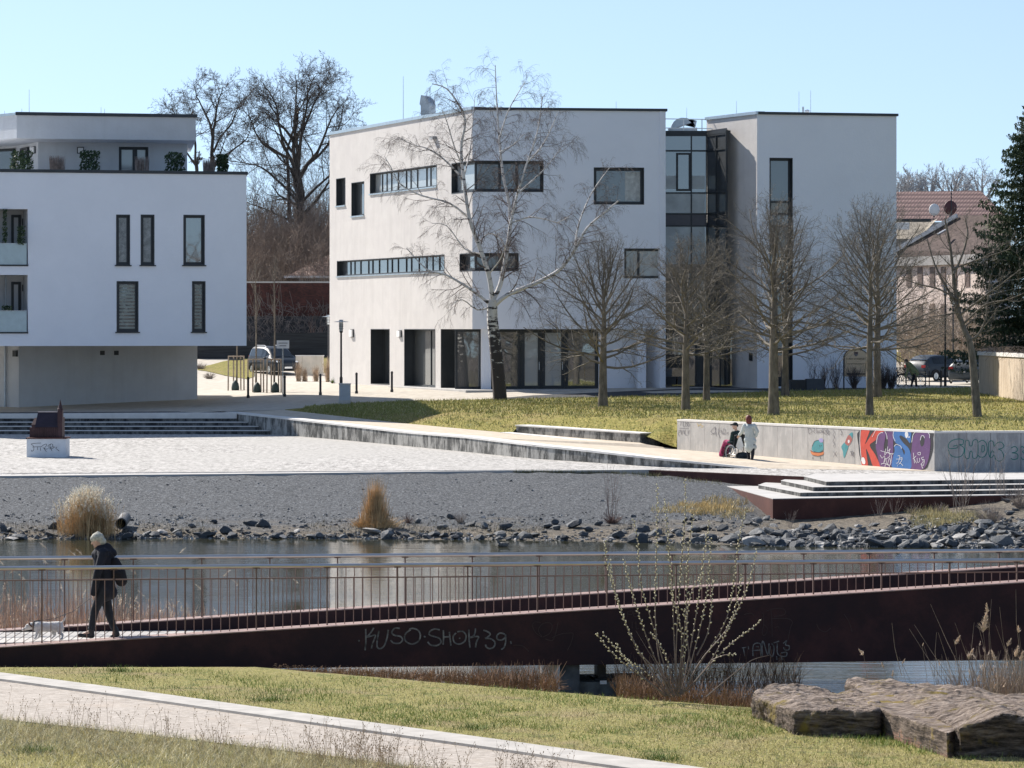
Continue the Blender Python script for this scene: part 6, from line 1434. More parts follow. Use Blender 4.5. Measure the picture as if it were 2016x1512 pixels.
# pussy willow in front of the bridge -----------------------------------
D_ = 47.1; wb_ = W(1330, 1378, D_)
t_ = thing("pussy_willow", "pussy willow bush with pale yellow catkins along its long stems, before the bridge", "shrub", wb_)
ws = [[(1320, 1372), (1300, 1330), (1250, 1270), (1215, 1180), (1195, 1110), (1191, 1065)], [(1318, 1372), (1290, 1330), (1262, 1290), (1225, 1210), (1208, 1150), (1200, 1100)], [(1325, 1370), (1305, 1300), (1285, 1230), (1262, 1150), (1255, 1060), (1247, 1022)], [(1328, 1370), (1300, 1310), (1290, 1210), (1293, 1080), (1294, 955)],
      [(1333, 1370), (1331, 1290), (1335, 1200), (1343, 1090), (1350, 1000), (1348, 945)], [(1333, 1370), (1328, 1280), (1323, 1150), (1315, 1060), (1309, 982)], [(1338, 1370), (1345, 1280), (1352, 1180), (1355, 1090), (1365, 1015)], [(1340, 1368), (1355, 1300), (1372, 1200), (1385, 1100), (1397, 1022)], [(1342, 1368), (1362, 1300), (1390, 1180), (1400, 1060)],
      [(1345, 1366), (1375, 1310), (1425, 1230), (1443, 1160), (1455, 1060), (1471, 1000)], [(1345, 1366), (1380, 1300), (1430, 1240), (1470, 1160), (1490, 1082)], [(1350, 1362), (1400, 1300), (1440, 1220), (1462, 1130)], [(1350, 1362), (1410, 1295), (1455, 1255), (1487, 1232), (1494, 1222)], [(1400, 1300), (1425, 1290), (1450, 1288)],
      [(1312, 1370), (1260, 1330), (1210, 1290), (1180, 1255), (1176, 1248)], [(1310, 1372), (1265, 1330), (1215, 1280), (1186, 1245)], [(1315, 1370), (1270, 1320), (1235, 1300), (1212, 1265)], [(1330, 1365), (1310, 1290), (1285, 1252), (1277, 1246)], [(1335, 1360), (1342, 1250), (1325, 1180), (1318, 1150)], [(1340, 1360), (1352, 1250), (1345, 1200)], [(1360, 1310), (1352, 1240), (1360, 1170), (1382, 1130)], [(1372, 1290), (1395, 1240), (1402, 1170), (1404, 1140)],
      [(1390, 1372), (1440, 1330), (1480, 1300), (1515, 1290)], [(1320, 1365), (1275, 1260), (1240, 1150), (1228, 1100)]]
st_, ct = MB(), MB(); rnd = random.Random(31)
for k, sgm in enumerate(ws):
    pts = [Vector(p) for p in smooth(sgm, 5)]; off = rnd.uniform(-.3, .3); m = len(pts); P3 = [W(p.x, p.y, D_+off*(i/(m-1))) for i, p in enumerate(pts)]
    st_.tube(P3, [(.0095*(1-i/(m-1))+.0022)*(1 if m > 12 else .7) for i in range(m)], 5, False)
    L = [0]
    for u, v in zip(P3, P3[1:]): L.append(L[-1]+(v-u).length)
    s_ = L[-1]*(.30 if m > 12 else .2); j = 0
    if k in (22,): continue
    while s_ < L[-1]:
        i = int(np.searchsorted(L, s_))-1; i = max(0, min(i, m-2)); q = P3[i].lerp(P3[i+1], (s_-L[i])/(L[i+1]-L[i])); ax = (P3[i+1]-P3[i]).normalized()
        sd = ax.orthogonal().normalized(); sd.rotate(Matrix.Rotation(j*2.5+rnd.uniform(-.5, .5), 3, ax)); dr = (sd*.8+ax*.7).normalized()
        ln = rnd.uniform(.017, .027); mtx = dr.to_track_quat('Z', 'Y').to_matrix(); ct.ell(q+dr*ln*.8, .0105, .0105, ln*.85, mtx, 6, 4); s_ += rnd.uniform(.026, .046)*(1 if s_ > L[-1]*.45 else 2.2); j += 1
for _ in range(7):
    a__ = W(1330+rnd.uniform(-14, 14), 1372, D_); e_ = W(1330+rnd.gauss(0, 60), rnd.uniform(1240, 1350), D_+rnd.uniform(-.3, .3)); st_.tube([a__, a__.lerp(e_, .5)+Vector((0, 0, .03)), e_], [.006, .004, .002], 4, False)
st_.build("stems", M("willow_stem", (.19, .145, .12), .7, var=.2, scale=5), t_); cto = ct.build("catkins", M("catkin", (.74, .68, .44), .9, var=.2, scale=30, col2=(.50, .46, .33)), t_, smooth=True); cto["kind"] = "stuff"
# small shrubs on the far bank
def shrub(name, label, px, py, h, n, spread, mat, seed, w=.008, fork=4, at=None, grp=None):
    rnd = random.Random(seed); p = at if at is not None else bp(px, py); t = thing(name, label, "shrub", p, grp); mb = MB()
    for i in range(n):
        d = Vector((rnd.gauss(0, spread), rnd.gauss(0, spread), 1)).normalized(); L = h*rnd.uniform(.6, 1.05); b_ = p+Vector((rnd.gauss(0, .05)*h, rnd.gauss(0, .05)*h, -.03)); m_ = b_+d*L*.5; e_ = m_+(d+Vector((rnd.gauss(0, .15), 0, .2))).normalized()*L*.5
        mb.tube([b_, m_, e_], [w, w*.75, w*.3], 4, False)
        for _ in range(fork):
            s_ = (b_.lerp(m_, rnd.uniform(.4, 1)) if rnd.random() < .5 else m_.lerp(e_, rnd.random())); nd = rdir(d, rnd.uniform(.3, .8), rnd); mb.tube([s_, s_+nd*L*rnd.uniform(.1, .3)], [w*.4, w*.2], 3, False)
    mb.build("stems", mat, t); return t
SH = M("reddish_twig", (.20, .13, .11), .9, var=.25, scale=4); SHG = M("grey_twig", (.34, .29, .25), .9, var=.25, scale=4)
shrub("young_willow", "thin upright sapling with reddish stems on the gravel bank right of the tussock", 1205, 1018, 1.65, 9, .10, SH, 1, .008, 5)
shrub("brush_pile", "low tangle of dry reddish twigs at the foot of the thin sapling", 1205, 1030, .42, 120, 1.1, SH, 2, .006, 2)
shrub("low_shrub", "low dark twiggy shrub on the bank just right of the tussock", 803, 1030, .35, 50, .7, SH, 3, .005)
shrub("low_shrub", "low pale twiggy shrub between the tussock and the thin sapling", 905, 1030, .42, 70, .6, SHG, 4, .004)
for i, (px, py, h, n, lab) in enumerate(((1555, 1040, .6, 12, "weed with small seed heads growing against the left part of the steel face"), (1712, 1040, .45, 8, "short weed against the steel face, left of the rock pile"), (1733, 1020, .75, 12, "taller weed against the steel face above the rocks"), (1760, 1015, .7, 10, "third weed against the steel face, nearest the dry grass"), (1800, 1012, .5, 30, "dry weedy tuft at the left end of the grass mound"), (1850, 1010, .4, 60, "round grey weed tuft on the grass mound"))):
    shrub("weed", lab, px, py, h, n, .25 if i < 4 else .6, SHG, 20+i, .0045, 4)
shrub("bare_shrub", "tall bare shrub with long arching stems before the green outlined writing", 1893, 1003, 2.3, 16, .32, SHG, 31, .010, 6)
shrub("bare_shrub", "bare shrub of fine upright stems right of the arching one", 1966, 985, 2.1, 12, .14, SHG, 32, .008, 5)
shrub("bare_shrub", "tangled low bare shrub in the rocks at the right", 1950, 1030, .75, 110, .8, SHG, 33, .006, 4)
shrub("bare_shrub", "tangled bare shrub at the right edge above the rocks", 2008, 1000, .9, 90, .7, SHG, 34, .006, 4)
# dry grass patches on the far bank
def blades(name, label, n, pf, h0, h1, w, mat, seed, lean=.35, droop=.15, cat="grass", nseg=2):
    rnd = random.Random(seed); mb = MB()
    for i in range(n):
        p = pf(rnd)
        if p is None: continue
        d = Vector((rnd.gauss(0, lean), rnd.gauss(0, lean), 1)).normalized(); blade(mb, p-Vector((0, 0, .01)), d, rnd.uniform(h0, h1), w*rnd.uniform(.7, 1.3), droop, rnd, nseg)
    o = mb.build(name, mat); tag(o, label, cat, kind='stuff'); return o
DRY = M("dry_grass", (.78, .58, .28), .9, var=.35, scale=6); GREENB = M("green_grass", (.20, .24, .045), .8, var=.4, scale=7, col2=(.36, .34, .11)); DRYN = M("straw_grass", (.58, .50, .25), .9, var=.35, scale=8)
def ellp(cx, cy, rx, ry, f_):
    def g(r):
        a = r.uniform(0, 6.283); u = r.random()**.7*(1+.35*math.sin(a*3+cx)+.2*math.sin(a*7)); return f_(cx+rx*u*math.cos(a), cy+ry*u*math.sin(a))
    return g
blades("dry_grass_patch", "ochre dry grass patch on the bank left of the steel platform", 2600, ellp(1400, 1002, 80, 17, bp), .08, .22, .02, DRY, 1)
blades("dry_grass_patch", "tan dry grass mound between the rocks at the right", 2600, ellp(1855, 1022, 75, 18, bp), .08, .24, .02, DRYN, 2)
blades("bank_stubble", "thin dry grass along the far water's edge", 5200, lambda r: (lambda px: None if (math.sin(px*.021)+math.sin(px*.0077+1)) < -.5 else bp(px, r.triangular(1018, 1058, 1046)))(r.uniform(0, 1520)), .05, .15, .014, M("stubble", (.33, .28, .18), .9, var=.4, scale=5), 3)
blades("edge_grass", "ragged grass fringe where the gravel meets the steel edge", 1200, lambda r: (lambda px: bp(px, (926 if px < 1250 else 926+(px-1250)*.10)+r.uniform(0, 12 if px > 1220 else 3)))(r.uniform(1010, 1420)), .05, .16, .016, M("edge_green", (.16, .17, .07), .9, var=.4, scale=6, col2=(.32, .27, .14)), 4)
# lawn blades: far lawn tufts and near bank
def lawnp(r):
    px = r.uniform(600, 2040); t = r.random()**.8; D0 = rowpt(lf, px)[0]; D1 = rowpt(lb, px)[0]; D = D0+(D1-D0)*t; return Vector((X(px, D), D, HL(px, D)))
blades("lawn_tufts", "short rough grass on the tree lawn", 26000, lawnp, .06, .17, .035, GREENB, 5, .5, .2)
blades("lawn_tufts", "dry yellow blades in the tree lawn", 16000, lawnp, .05, .15, .035, DRYN, 6, .55, .2)
def inpoly(px, py):
    yb = np.interp(px, [p[0] for p in kt], [p[1] for p in kt]); yp = np.interp(px, [p[0] for p in pb], [p[1] for p in pb]); return py < yb-1 or py > yp+1
def nearp(r):
    for _ in range(8):
        px = r.uniform(-20, 2036); ytop = np.interp(px, [0, 500, 1000, 1350, 1480, 2016], [1312, 1322, 1352, 1372, 1395, 1420]); py = ytop+(1520-ytop)*r.random()**.9
        if inpoly(px, py): return npnt(px, py)
    return None
def pat(p): return vnoise(p.x*.9+3, p.y*.7, 1)+.5*vnoise(p.x*2.3, p.y*1.9+5, 1)
def nearg(r):
    for _ in range(6):
        p = nearp(r)
        if p is not None and pat(p)+r.gauss(0, .3) > (.15 if p.y > 42.5+p.x*-.35 else .9): return p
    return None
def neard(r):
    for _ in range(6):
        p = nearp(r)
        if p is not None and pat(p)+r.gauss(0, .35) < .25: return p
    return None
blades("bank_grass", "green grass of the near bank", 26000, nearg, .03, .095, .009, M("fresh_grass", (.17, .27, .045), .8, var=.4, scale=7, col2=(.33, .36, .10)), 7, .5, .25)
blades("bank_grass", "straw coloured dead grass of the near bank", 42000, neard, .02, .075, .008, DRYN, 8, .7, .35)
blades("leaf_litter", "small brown leaves and twigs lying in the near grass", 2600, nearp, .02, .05, .016, M("litter", (.24, .15, .09), .9, var=.4, scale=9), 17, 1.6, .1)
def vergep(r):
    px = r.uniform(-20, 1000); yp = np.interp(px, [p[0] for p in pb], [p[1] for p in pb]); py = yp+2+abs(r.gauss(0, 35))
    return npnt(px, py) if py < 1560 else None
blades("verge_grass", "long dry grass on the verge in the foreground", 24000, vergep, .06, .20, .007, M("verge_straw", (.80, .66, .42), .9, var=.4, scale=8), 9, .55, .3, nseg=3)
# dry weed stalks in front of the path
a_ = MB(); rnd = random.Random(14); WS = M("weed_stalk", (.42, .31, .21), .9, var=.3, scale=5)
grp = [(40, 25, 10), (100, 30, 8), (150, 22, 14), (195, 20, 8), (330, 22, 8), (400, 20, 14), (430, 14, 10), (640, 50, 60), (720, 40, 60), (760, 25, 36), (820, 18, 16), (860, 16, 16), (915, 14, 8), (985, 20, 14), (1040, 30, 26), (1090, 20, 12), (280, 60, 12), (520, 60, 12)]
for cx_, sp, n in grp:
    for i in range(n):
        px = cx_+rnd.gauss(0, sp*.7); yp = np.interp(px, [p[0] for p in pb], [p[1] for p in pb]); p = npnt(px, min(1545, yp+rnd.uniform(-4, 30))); h = rnd.uniform(.16, .52)
        d = Vector((rnd.gauss(0, .22), rnd.gauss(0, .1), 1)).normalized(); m_ = p+d*h*.5; e_ = m_+(d+Vector((rnd.gauss(0, .2), 0, 0))).normalized()*h*.5; a_.tube([p, m_, e_], [.0022, .0018, .001], 3, False)
        for _ in range(rnd.randrange(2, 6)):
            s_ = m_.lerp(e_, rnd.uniform(-.3, .9)); f_ = s_+rdir(d, rnd.uniform(.4, .9), rnd)*rnd.uniform(.03, .09); a_.tube([s_, f_], [.0012, .0008], 3, False); a_.ell(f_, .006, .006, .007, None, 4, 3)
o = a_.build("weed_stalks", WS); tag(o, "thin dry weed stalks with seed heads in front of the path", "weeds", kind='stuff')
# green tufts
for i, (px, py, n, lab) in enumerate(((240, 1322, 260, "dark green weed tuft at the grass edge below the walker"), (1350, 1376, 420, "grassy tuft round the foot of the pussy willow"), (70, 1480, 300, "green tuft in the bottom left corner"), (935, 1435, 240, "green patch in the near lawn above the kerb"), (1300, 1495, 300, "green patch near the bottom edge"), (530, 1380, 240, "green patch above the kerb at the left"))):
    p0 = npnt(px, py); sp = .14 if i != 1 else .22
    blades("grass_tuft", lab, n, lambda r: (lambda x, y: Vector((x, y, HN(PX(x, y), y))))(p0.x+r.gauss(0, sp), p0.y+r.gauss(0, sp)), .05, .15, .008, M("tuft_green", (.15, .23, .04), .8, var=.35, scale=9), 50+i, .6, .3, nseg=3)
# ================================================================ SMALL OBJECTS
def text_mesh(name, body, size, mat, parent, origin, ux, uz, align='CENTER', ext=.004):
    cu = bpy.data.curves.new(name, 'FONT'); cu.body = body; cu.size = size; cu.align_x = align; cu.extrude = ext
    to = bpy.data.objects.new(name+"_tmp", cu); me = bpy.data.meshes.new_from_object(to); bpy.data.objects.remove(to); bpy.data.curves.remove(cu)
    off = wpos(parent); nrm = ux.cross(uz)
    for v in me.vertices: v.co = Vector(origin)-off+ux*v.co.x+uz*v.co.y-nrm*v.co.z*-1
    me.materials.clear(); me.materials.append(mat); o = bpy.data.objects.new(name, me); COL.objects.link(o); o.parent = parent; return o
# ---- church model on its plinth
D_ = 125.2; zb0 = Z(907, 125.7)
t_ = thing("plinth", "white block plinth with a black scrawled tag, standing on the plaza", "plinth", (X(91, D_), D_+.5, zb0))
x0, x1 = X(52.5, D_), X(129.5, D_); zt0 = Z(864, D_)
fpl = Facade((x0, D_), (x1, D_)); q = MB(); q.box(x0, x1, D_, D_+1.1, zb0-.15, zt0); q.build("block", M("plinth_paint", (.66, .70, .74), .8, var=.06), t_)
q = MB(); q.box(x0-.03, x1+.03, D_-.03, D_+1.13, zt0, zt0+.045); q.build("cap_plate", CORTEN, t_)
zp = lambda a: zc(a, 20, 770, 10.08)
decal("tag_writing", fpl, [zp(a) for a in [[(610, 1030), (500, 1035), (415, 1050), (450, 1075), (470, 1110), (465, 1170), (430, 1195), (420, 1170)], [(440, 1110), (520, 1105), (610, 1105)], [(545, 1110), (545, 1170)], [(600, 1120), (605, 1185)], [(610, 1110), (660, 1070), (715, 1050), (720, 1080), (680, 1140), (720, 1200)], [(650, 1120), (700, 1150), (760, 1140)], [(800, 1050), (755, 1080), (760, 1110), (830, 1110), (845, 1070), (810, 1045), (790, 1100), (830, 1185)], [(770, 1145), (830, 1140), (880, 1110), (850, 1105)], [(930, 1110), (905, 1130), (925, 1150), (975, 1190)]]], .85, pk, t_, .004)
t_ = thing("church_model", "small rust brown metal model of a church with a pointed spire, on the white plinth", "model", (X(91, D_), D_+.5, zt0+.045))
MC = M("patinated_metal", (.060, .030, .034), .55, .3, .2, 3); MR = M("model_roof", (.040, .030, .042), .5, .3, .15, 3)
zc0 = zt0+.045; yA, yB = D_+.18, D_+.85; ym = (yA+yB)/2
def xx(p): return X(p, D_+.2)
def zz2(p): return Z(p, D_+.2)
q = MB(); q.box(xx(70), xx(114), yA, yB, zc0, zz2(841)); q.build("nave", MC, t_)
q = MB()
for k in range(10): x_ = xx(71.5+k*4.5); q.box(x_-.012, x_+.012, yA-.035, yA, zc0, zz2(842))
q.build("buttresses", MC, t_)
q = MB(); q.add([(xx(69), yA-.05, zz2(841)), (xx(114.5), yA-.05, zz2(841)), (xx(114.5), yB+.05, zz2(841)), (xx(69), yB+.05, zz2(841)), (xx(72.5), ym, zz2(811.5)), (xx(114.5), ym, zz2(811.5))], [(0, 1, 5, 4), (3, 0, 4), (1, 2, 5), (2, 3, 4, 5), (3, 2, 1, 0)]); q.build("roof", MR, t_)
q = MB(); q.box(xx(72.5), xx(113), ym-.02, ym+.02, zz2(812), zz2(810.4)); q.build("ridge", M("ridge_metal", (.5, .45, .45), .4, .6, .05), t_)
q = MB(); q.box(xx(62), xx(70), yA+.05, yB-.05, zc0, zz2(836)); q.add([(xx(61.5), yA+.03, zz2(836)), (xx(70), yA+.03, zz2(836)), (xx(70), yB-.03, zz2(836)), (xx(61.5), yB-.03, zz2(836)), (xx(66), ym, zz2(823)), (xx(72), ym, zz2(823))], [(0, 1, 5, 4), (3, 0, 4), (1, 2, 5), (2, 3, 4, 5)])
q.box(xx(57.5), xx(62), yA+.12, yB-.12, zc0, zz2(842)); q.build("choir", MC, t_)
q = MB(); q.box(xx(113.5), xx(122.8), yA-.02, yA+.30, zc0, zz2(808)); q.box(xx(113.5), xx(122.8), yA+.3, yB, zc0, zz2(822)); q.add([(xx(112.8), yA-.03, zz2(815)), (xx(123.3), yA-.03, zz2(815)), (xx(118), yA-.03, zz2(804)), (xx(112.8), yA+.31, zz2(815)), (xx(123.3), yA+.31, zz2(815)), (xx(118), yA+.31, zz2(804))], [(0, 1, 2), (5, 4, 3), (0, 2, 5, 3), (1, 4, 5, 2)])
tw_ = q.build("tower", MC, t_)
q = MB(); cx_ = xx(117.8); q.lathe((cx_, yA+.15, zz2(808)), [(.11, 0), (.105, .06), (.085, .07), (.07, .12), (.004, .40)], 8); q.build("spire", MC, tw_)
# ---- bollards
mbol = M("bollard_iron", (.035, .036, .040), .5, .3, .1)
bol = None
for i, (px, yt, yb, lab) in enumerate(((448+40.5, 741.5, 783.5, "leftmost black bollard, before the first staked young tree"), (560.5, 738, 781, "black bollard beside the post of the white sign"), (630.8, 735, 777.8, "black bollard standing before the low cream wall"), (701.9, 732.5, 774.8, "black bollard just right of the street lamp block"), (771.5, 730, 772, "rightmost black bollard, before the glazed doors"))):
    p = gp(px, yb); h = (yb-yt)*p.y/F
    if bol is None:
        t = thing("bollard", lab, "bollard", p, "bollards along the street"); q = MB(); q.lathe(p, [(.075, -.05), (.075, .12), (.055, .15), (.055, h*.88), (.062, h*.90), (.062, h*.95), (.035, h)], 12); q.build("post", mbol, t); bol = t
    else:
        t = copy_tree(bol); t.location = p; t['label'] = lab
# ---- utility block and street lamp
p = gp(678, 799.5, 140) if gp(678, 799.5, 140).y < 160 else W(678, 799.5, 154.5); p = Vector((X(678, 154.3), 154.3, Z(799.5, 154.3)))
D_ = 154.3; t_ = thing("service_pillar", "light grey concrete service pillar at the lawn corner before the street lamp", "pillar", p)
q = MB(); q.box(X(666.8, D_), X(690, D_), D_, D_+.5, Z(801, D_)-.2, Z(788, D_)); q.build("foundation", m_wall, t_)
q = MB(); q.box(X(667.6, D_), X(689.4, D_), D_+.02, D_+.46, Z(788, D_), Z(757, D_)); q.build("cabinet", M("cabinet_grey", (.42, .46, .50), .6, var=.06), t_)
q = MB(); q.box(X(666.8, D_), X(690.2, D_), D_-.01, D_+.50, Z(757, D_), Z(754.8, D_)); q.build("lid", STEEL, t_)
def street_lamp(label, px, D, ytop, zg, lant=True):
    z1 = Z(ytop, D); k = D/F; x = X(px, D); t = thing("street_lamp", label, "street lamp", (x, D, zg), "street lamps")
    q = MB(); q.lathe((x, D, zg), [(.075, 0), (.075, .9), (.05, .95), (.045, z1-zg-.62), (.085, z1-zg-.58), (.085, z1-zg-.53)], 10); q.build("pole", mbol, t)
    if lant:
        b_ = z1-.53; q = MB(); q.lathe((x, D, b_), [(.075, 0), (.095, .12), (.10, .40), (.085, .42)], 12); l_ = q.build("lantern_glass", M("lantern_glass", (.55, .57, .56), .2, 0, .05), t)
        q = MB()
        for z_ in (.10, .20, .28): q.lathe((x, D, b_+z_), [(.115, 0), (.115, .018)], 12)
        for a_ in range(4): q.tube([(x+.1*math.cos(a_*1.57+.7), D+.1*math.sin(a_*1.57+.7), b_), (x+.11*math.cos(a_*1.57+.7), D+.11*math.sin(a_*1.57+.7), b_+.45)], .008, 4)
        q.build("cage", mbol, l_)
        q = MB(); q.lathe((x, D, b_+.43), [(.34, 0), (.34, .02), (.10, .05), (.10, .10), (.02, .12)], 20); q.build("lamp_shade", STEEL, t)
    return t
street_lamp("street lamp with flat disc shade standing before the office block's sunny wall", 671.6, 163, 630, H(671, 163))
street_lamp("street lamp half hidden behind the far corner of the office block", 646.5, 195, 620.5, H(646, 195))
street_lamp("dark lamp post in front of the parked cars", 1861, 178, 560, H(1861, 178)); street_lamp("thin dark lamp post further back among the brush, behind the parked cars", 1876.5, 208, 585, H(1876, 208))
# ---- white sign
p = gp(556.8, 778); D_ = p.y; t_ = thing("street_sign", "small white sign board with two lines on a grey post beside the staked trees", "sign", p)
q = MB(); q.tube([p, (p.x, D_, Z(686, D_))], .028, 8); q.build("post", STEEL, t_)
q = MB(); q.box(X(545, D_), X(569.4, D_), D_-.05, D_-.03, Z(686, D_), Z(670, D_)); bd = q.build("board", WHITE, t_)
q = MB()
for y_, a_, b_ in ((675.5, 548.5, 565.5), (680.6, 550.5, 563)):
    x_ = a_
    while x_ < b_: w_ = 1.1; q.box(X(x_, D_), X(x_+w_, D_), D_-.053, D_-.05, Z(y_+.9, D_), Z(y_-.9, D_)); x_ += 1.5
q.build("lettering", M("sign_ink", (.12, .12, .13), .7, var=0), bd)
# ---- staked young trees
wood = M("stake_wood", (.30, .25, .20), .85, var=.2, scale=5)
for i, (xs3, yb3, xt, top, lab) in enumerate((((450.5, 458.5, 473, 481.5), (769, 771, 768, 766), 466, 560, "leftmost"), ((489, 496.5, 512.5, 520), (772, 776, 770, 771), 504, 508, "middle"), ((526.5, 533, 547.5, 554.5), (779, 778, 775, 773), 539.7, 500, "rightmost"))):
    base = gp(xt, 772.5 if i else 768); D = base.y
    t = thing("tree_stakes", "%s of the three four post stake frames around the young street trees" % lab, "tree stakes", base, "stake frames of the young trees")
    zt_ = Z(700 if i == 0 else 706, D); hw_ = .42
    cs = [(xs3[0], -.42), (xs3[1], .38), (xs3[2], .42), (xs3[3], -.38)]; tops = []
    for px_, oy in cs:
        b_ = Vector((X(px_, D), D+oy, base.z-.05)); e_ = Vector((X(px_, D)*1+(.012 if px_ < xt else -.012), D+oy*.9, zt_)); q = MB(); q.tube([b_, e_], [.038, .036], 7); q.build("stake", wood, t); tops.append(e_)
    q = MB()
    for a_, b_ in ((0, 1), (1, 2), (2, 3), (3, 0)): q.bar(tops[a_]+Vector((0, 0, -.04)), tops[b_]+Vector((0, 0, -.04)), .05, .07)
    q.build("cross_rail", wood, t)
    q = MB()
    for a_, b_ in ((0, 1), (1, 2), (2, 3), (3, 0)): q.bar(tops[a_]+Vector((0, 0, -.22)), tops[b_]+Vector((0, 0, -.22)), .03, .05)
    q.build("strap", DARK, t)
    t = thing("young_tree", "%s of the three young street trees inside the stake frames" % lab, "tree", base, "young street trees"); mb, tw = MB(), MB()
    tp = W(xt+rr(-2, 2), top, D); mb.tube([base, base.lerp(tp, .5)+Vector((.03, 0, 0)), tp], [.055, .035, .008], 7, False); mb.build("trunk", BARK, t, smooth=True); rnd = random.Random(60+i)
    Py = dict(levels=2, thick=0, seg=[5, 4], up=[.16, .1], wob=[.05, .1], sides=[4, 3], kids=[5, 0], start=[.3, 0], ang=[30, 0], len=[.4, 0], fall=[.3, 0], rr=[.6, 0], rmin=.006)
    for k in range(12 if i else 5):
        f_ = .48+.45*k/12; q_ = base.lerp(tp, f_); limb(tw, q_, rdir(Vector((0, 0, 1)), rnd.uniform(.25, .55), rnd), (1.5-1.0*f_)*1.2, .014, 0, Py, rnd, tw)
    tw.build("crown", TWIG, t)
    c = base+Vector((.08 if i else -.05, -.25, 0)); q = MB(); q.lathe(c, [(.19, -.03), (.21, .12), (.17, .34), (.10, .46), (.04, .52)], 12); t = q.build("watering_bag", M("bag_green", (.018, .045, .042), .6, var=.3, scale=5), None, smooth=True); tag(t, "dark green watering bag at the foot of the %s young tree" % lab, "watering bag", "watering bags")
# low cream wall and ornamental grasses
a0 = gp(582, 738); b0_ = Vector((X(635, a0.y-.5), a0.y-.5, a0.z)); fcw = Facade(a0.xy, b0_.xy); t_ = thing("low_wall", "low cream concrete wall at the street edge behind the ornamental grasses", "wall", a0)
for k in range(4): q = MB(); fcw.box(q, fcw.L*k/4+.006, fcw.L*(k+1)/4-.006, a0.z-.3, Z(701, a0.y), -.25, 0); q.build("wall_panel", M("cream_concrete", (.62, .56, .46), .9, var=.12, scale=1), t_)
q = MB(); fcw.box(q, -.02, fcw.L+.02, Z(701, a0.y), Z(700, a0.y)+.02, -.27, .02); q.build("coping", m_cop, t_)
OG = M("ornamental_grass", (.44, .33, .23), .9, var=.35, scale=5)
for i, (px, py, hh, sp, n, lab) in enumerate(((588, 751, 1.15, .10, 260, "leftmost ornamental grass clump before the low cream wall"), (600, 751, .85, .10, 220, "short ornamental grass clump second from the left before the cream wall"), (622, 751, .95, .12, 260, "ornamental grass clump before the right end of the cream wall"), (648, 752, 1.45, .16, 420, "tall ornamental grass clump at the far corner of the office block"), (660, 753, 1.25, .14, 320, "rusty ornamental grass clump just left of the street lamp"))):
    p = gp(px, py); rnd = random.Random(80+i); a_ = MB()
    for k in range(n):
        b_ = p+Vector((rnd.gauss(0, sp*.5), rnd.gauss(0, sp*.5), 0)); blade(a_, b_, Vector((rnd.gauss(0, sp*1.2), rnd.gauss(0, sp), 1)).normalized(), hh*rnd.uniform(.5, 1.05), .018, .05, rnd, 3)
    o = a_.build("ornamental_grass", OG); tag(o, lab, "grass clump", "ornamental grasses by the low wall")
for i, (px, py, lab) in enumerate(((654, 755, "small green leafy plant at the foot of the tall grass"), (693, 756, "small green leafy plant against the sunny wall"))):
    p = gp(px, py); rnd = random.Random(i); a_ = MB()
    for k in range(40): blade(a_, p, Vector((rnd.gauss(0, .6), rnd.gauss(0, .6), 1)).normalized(), rnd.uniform(.15, .38), .05, .25, rnd, 3)
    o = a_.build("leafy_plant", M("leaf_green", (.14, .20, .04), .7, var=.3, scale=6)); tag(o, lab, "plant")
for i, (px, py, lab) in enumerate(((395, 727, "brown low bush in the left verge beside the apartment block"), (412, 746, "small grey green tuft on the paving beside the apartment block"))):
    shrub("low_bush", lab, px, py, .5, 90, .9, SHG, 90+i, .012, 3, at=gp(px, py))
shrub("bare_shrub", "thin bare shrub on the green verge behind the low cream wall", 618, 700, 2.4, 14, .15, SH, 95, .014, 5, at=gp(618, 700))
# ---- drain pipe
c = W(238.5, 1031, 97.6); t_ = thing("drain_pipe", "round black mouthed drain pipe poking out of the bank beside the reed clump", "pipe", (c.x, c.y, c.z-.15))
q = MB(); n = 20; vs = []; ax = Vector((.04, -1, -.05)).normalized(); s1_ = Vector((1, .04, 0)); s2_ = Vector((0, 0, 1))
for (d_, r_) in ((-.0, .165), (.0, .135), (1.6, .135)): pass
rings = [(1.6, .165), (0, .165), (0, .135), (1.5, .135)]
for d_, r_ in rings:
    for j in range(n): an = 6.28319*j/n; vs.append(c-ax*d_+s1_*r_*math.cos(an)+s2_*r_*math.sin(an))
q.add(vs, [(i*n+j, i*n+(j+1) % n, (i+1)*n+(j+1) % n, (i+1)*n+j) for i in range(3) for j in range(n)]+[tuple(range(3*n, 4*n))]); q.build("pipe", M("pipe_plastic", (.11, .11, .11), .6, var=.2), t_)
# ---- duck
c = W(990, 1070, 93.5); c.z = -6; t_ = thing("duck", "small duck swimming near the far bank, right of the tussock", "duck", c)
q = MB(); q.ell(c+Vector((0, 0, .05)), .16, .09, .075); q.cap(c+Vector((-.10, 0, .08)), c+Vector((-.14, 0, .17)), .035, .03, 7); q.ell(c+Vector((-.16, 0, .20)), .045, .035, .035); q.cap(c+Vector((-.19, 0, .19)), c+Vector((-.235, 0, .185)), .014, .008, 6); q.cap(c+Vector((.12, 0, .08)), c+Vector((.2, 0, .12)), .03, .008, 6); o = q.build("body", M("duck_feathers", (.22, .20, .18), .7, var=.5, scale=14, col2=(.03, .035, .03)), t_, smooth=True)
rm_ = o.modifiers.new("r", 'REMESH'); rm_.mode = 'VOXEL'; rm_.voxel_size = .012
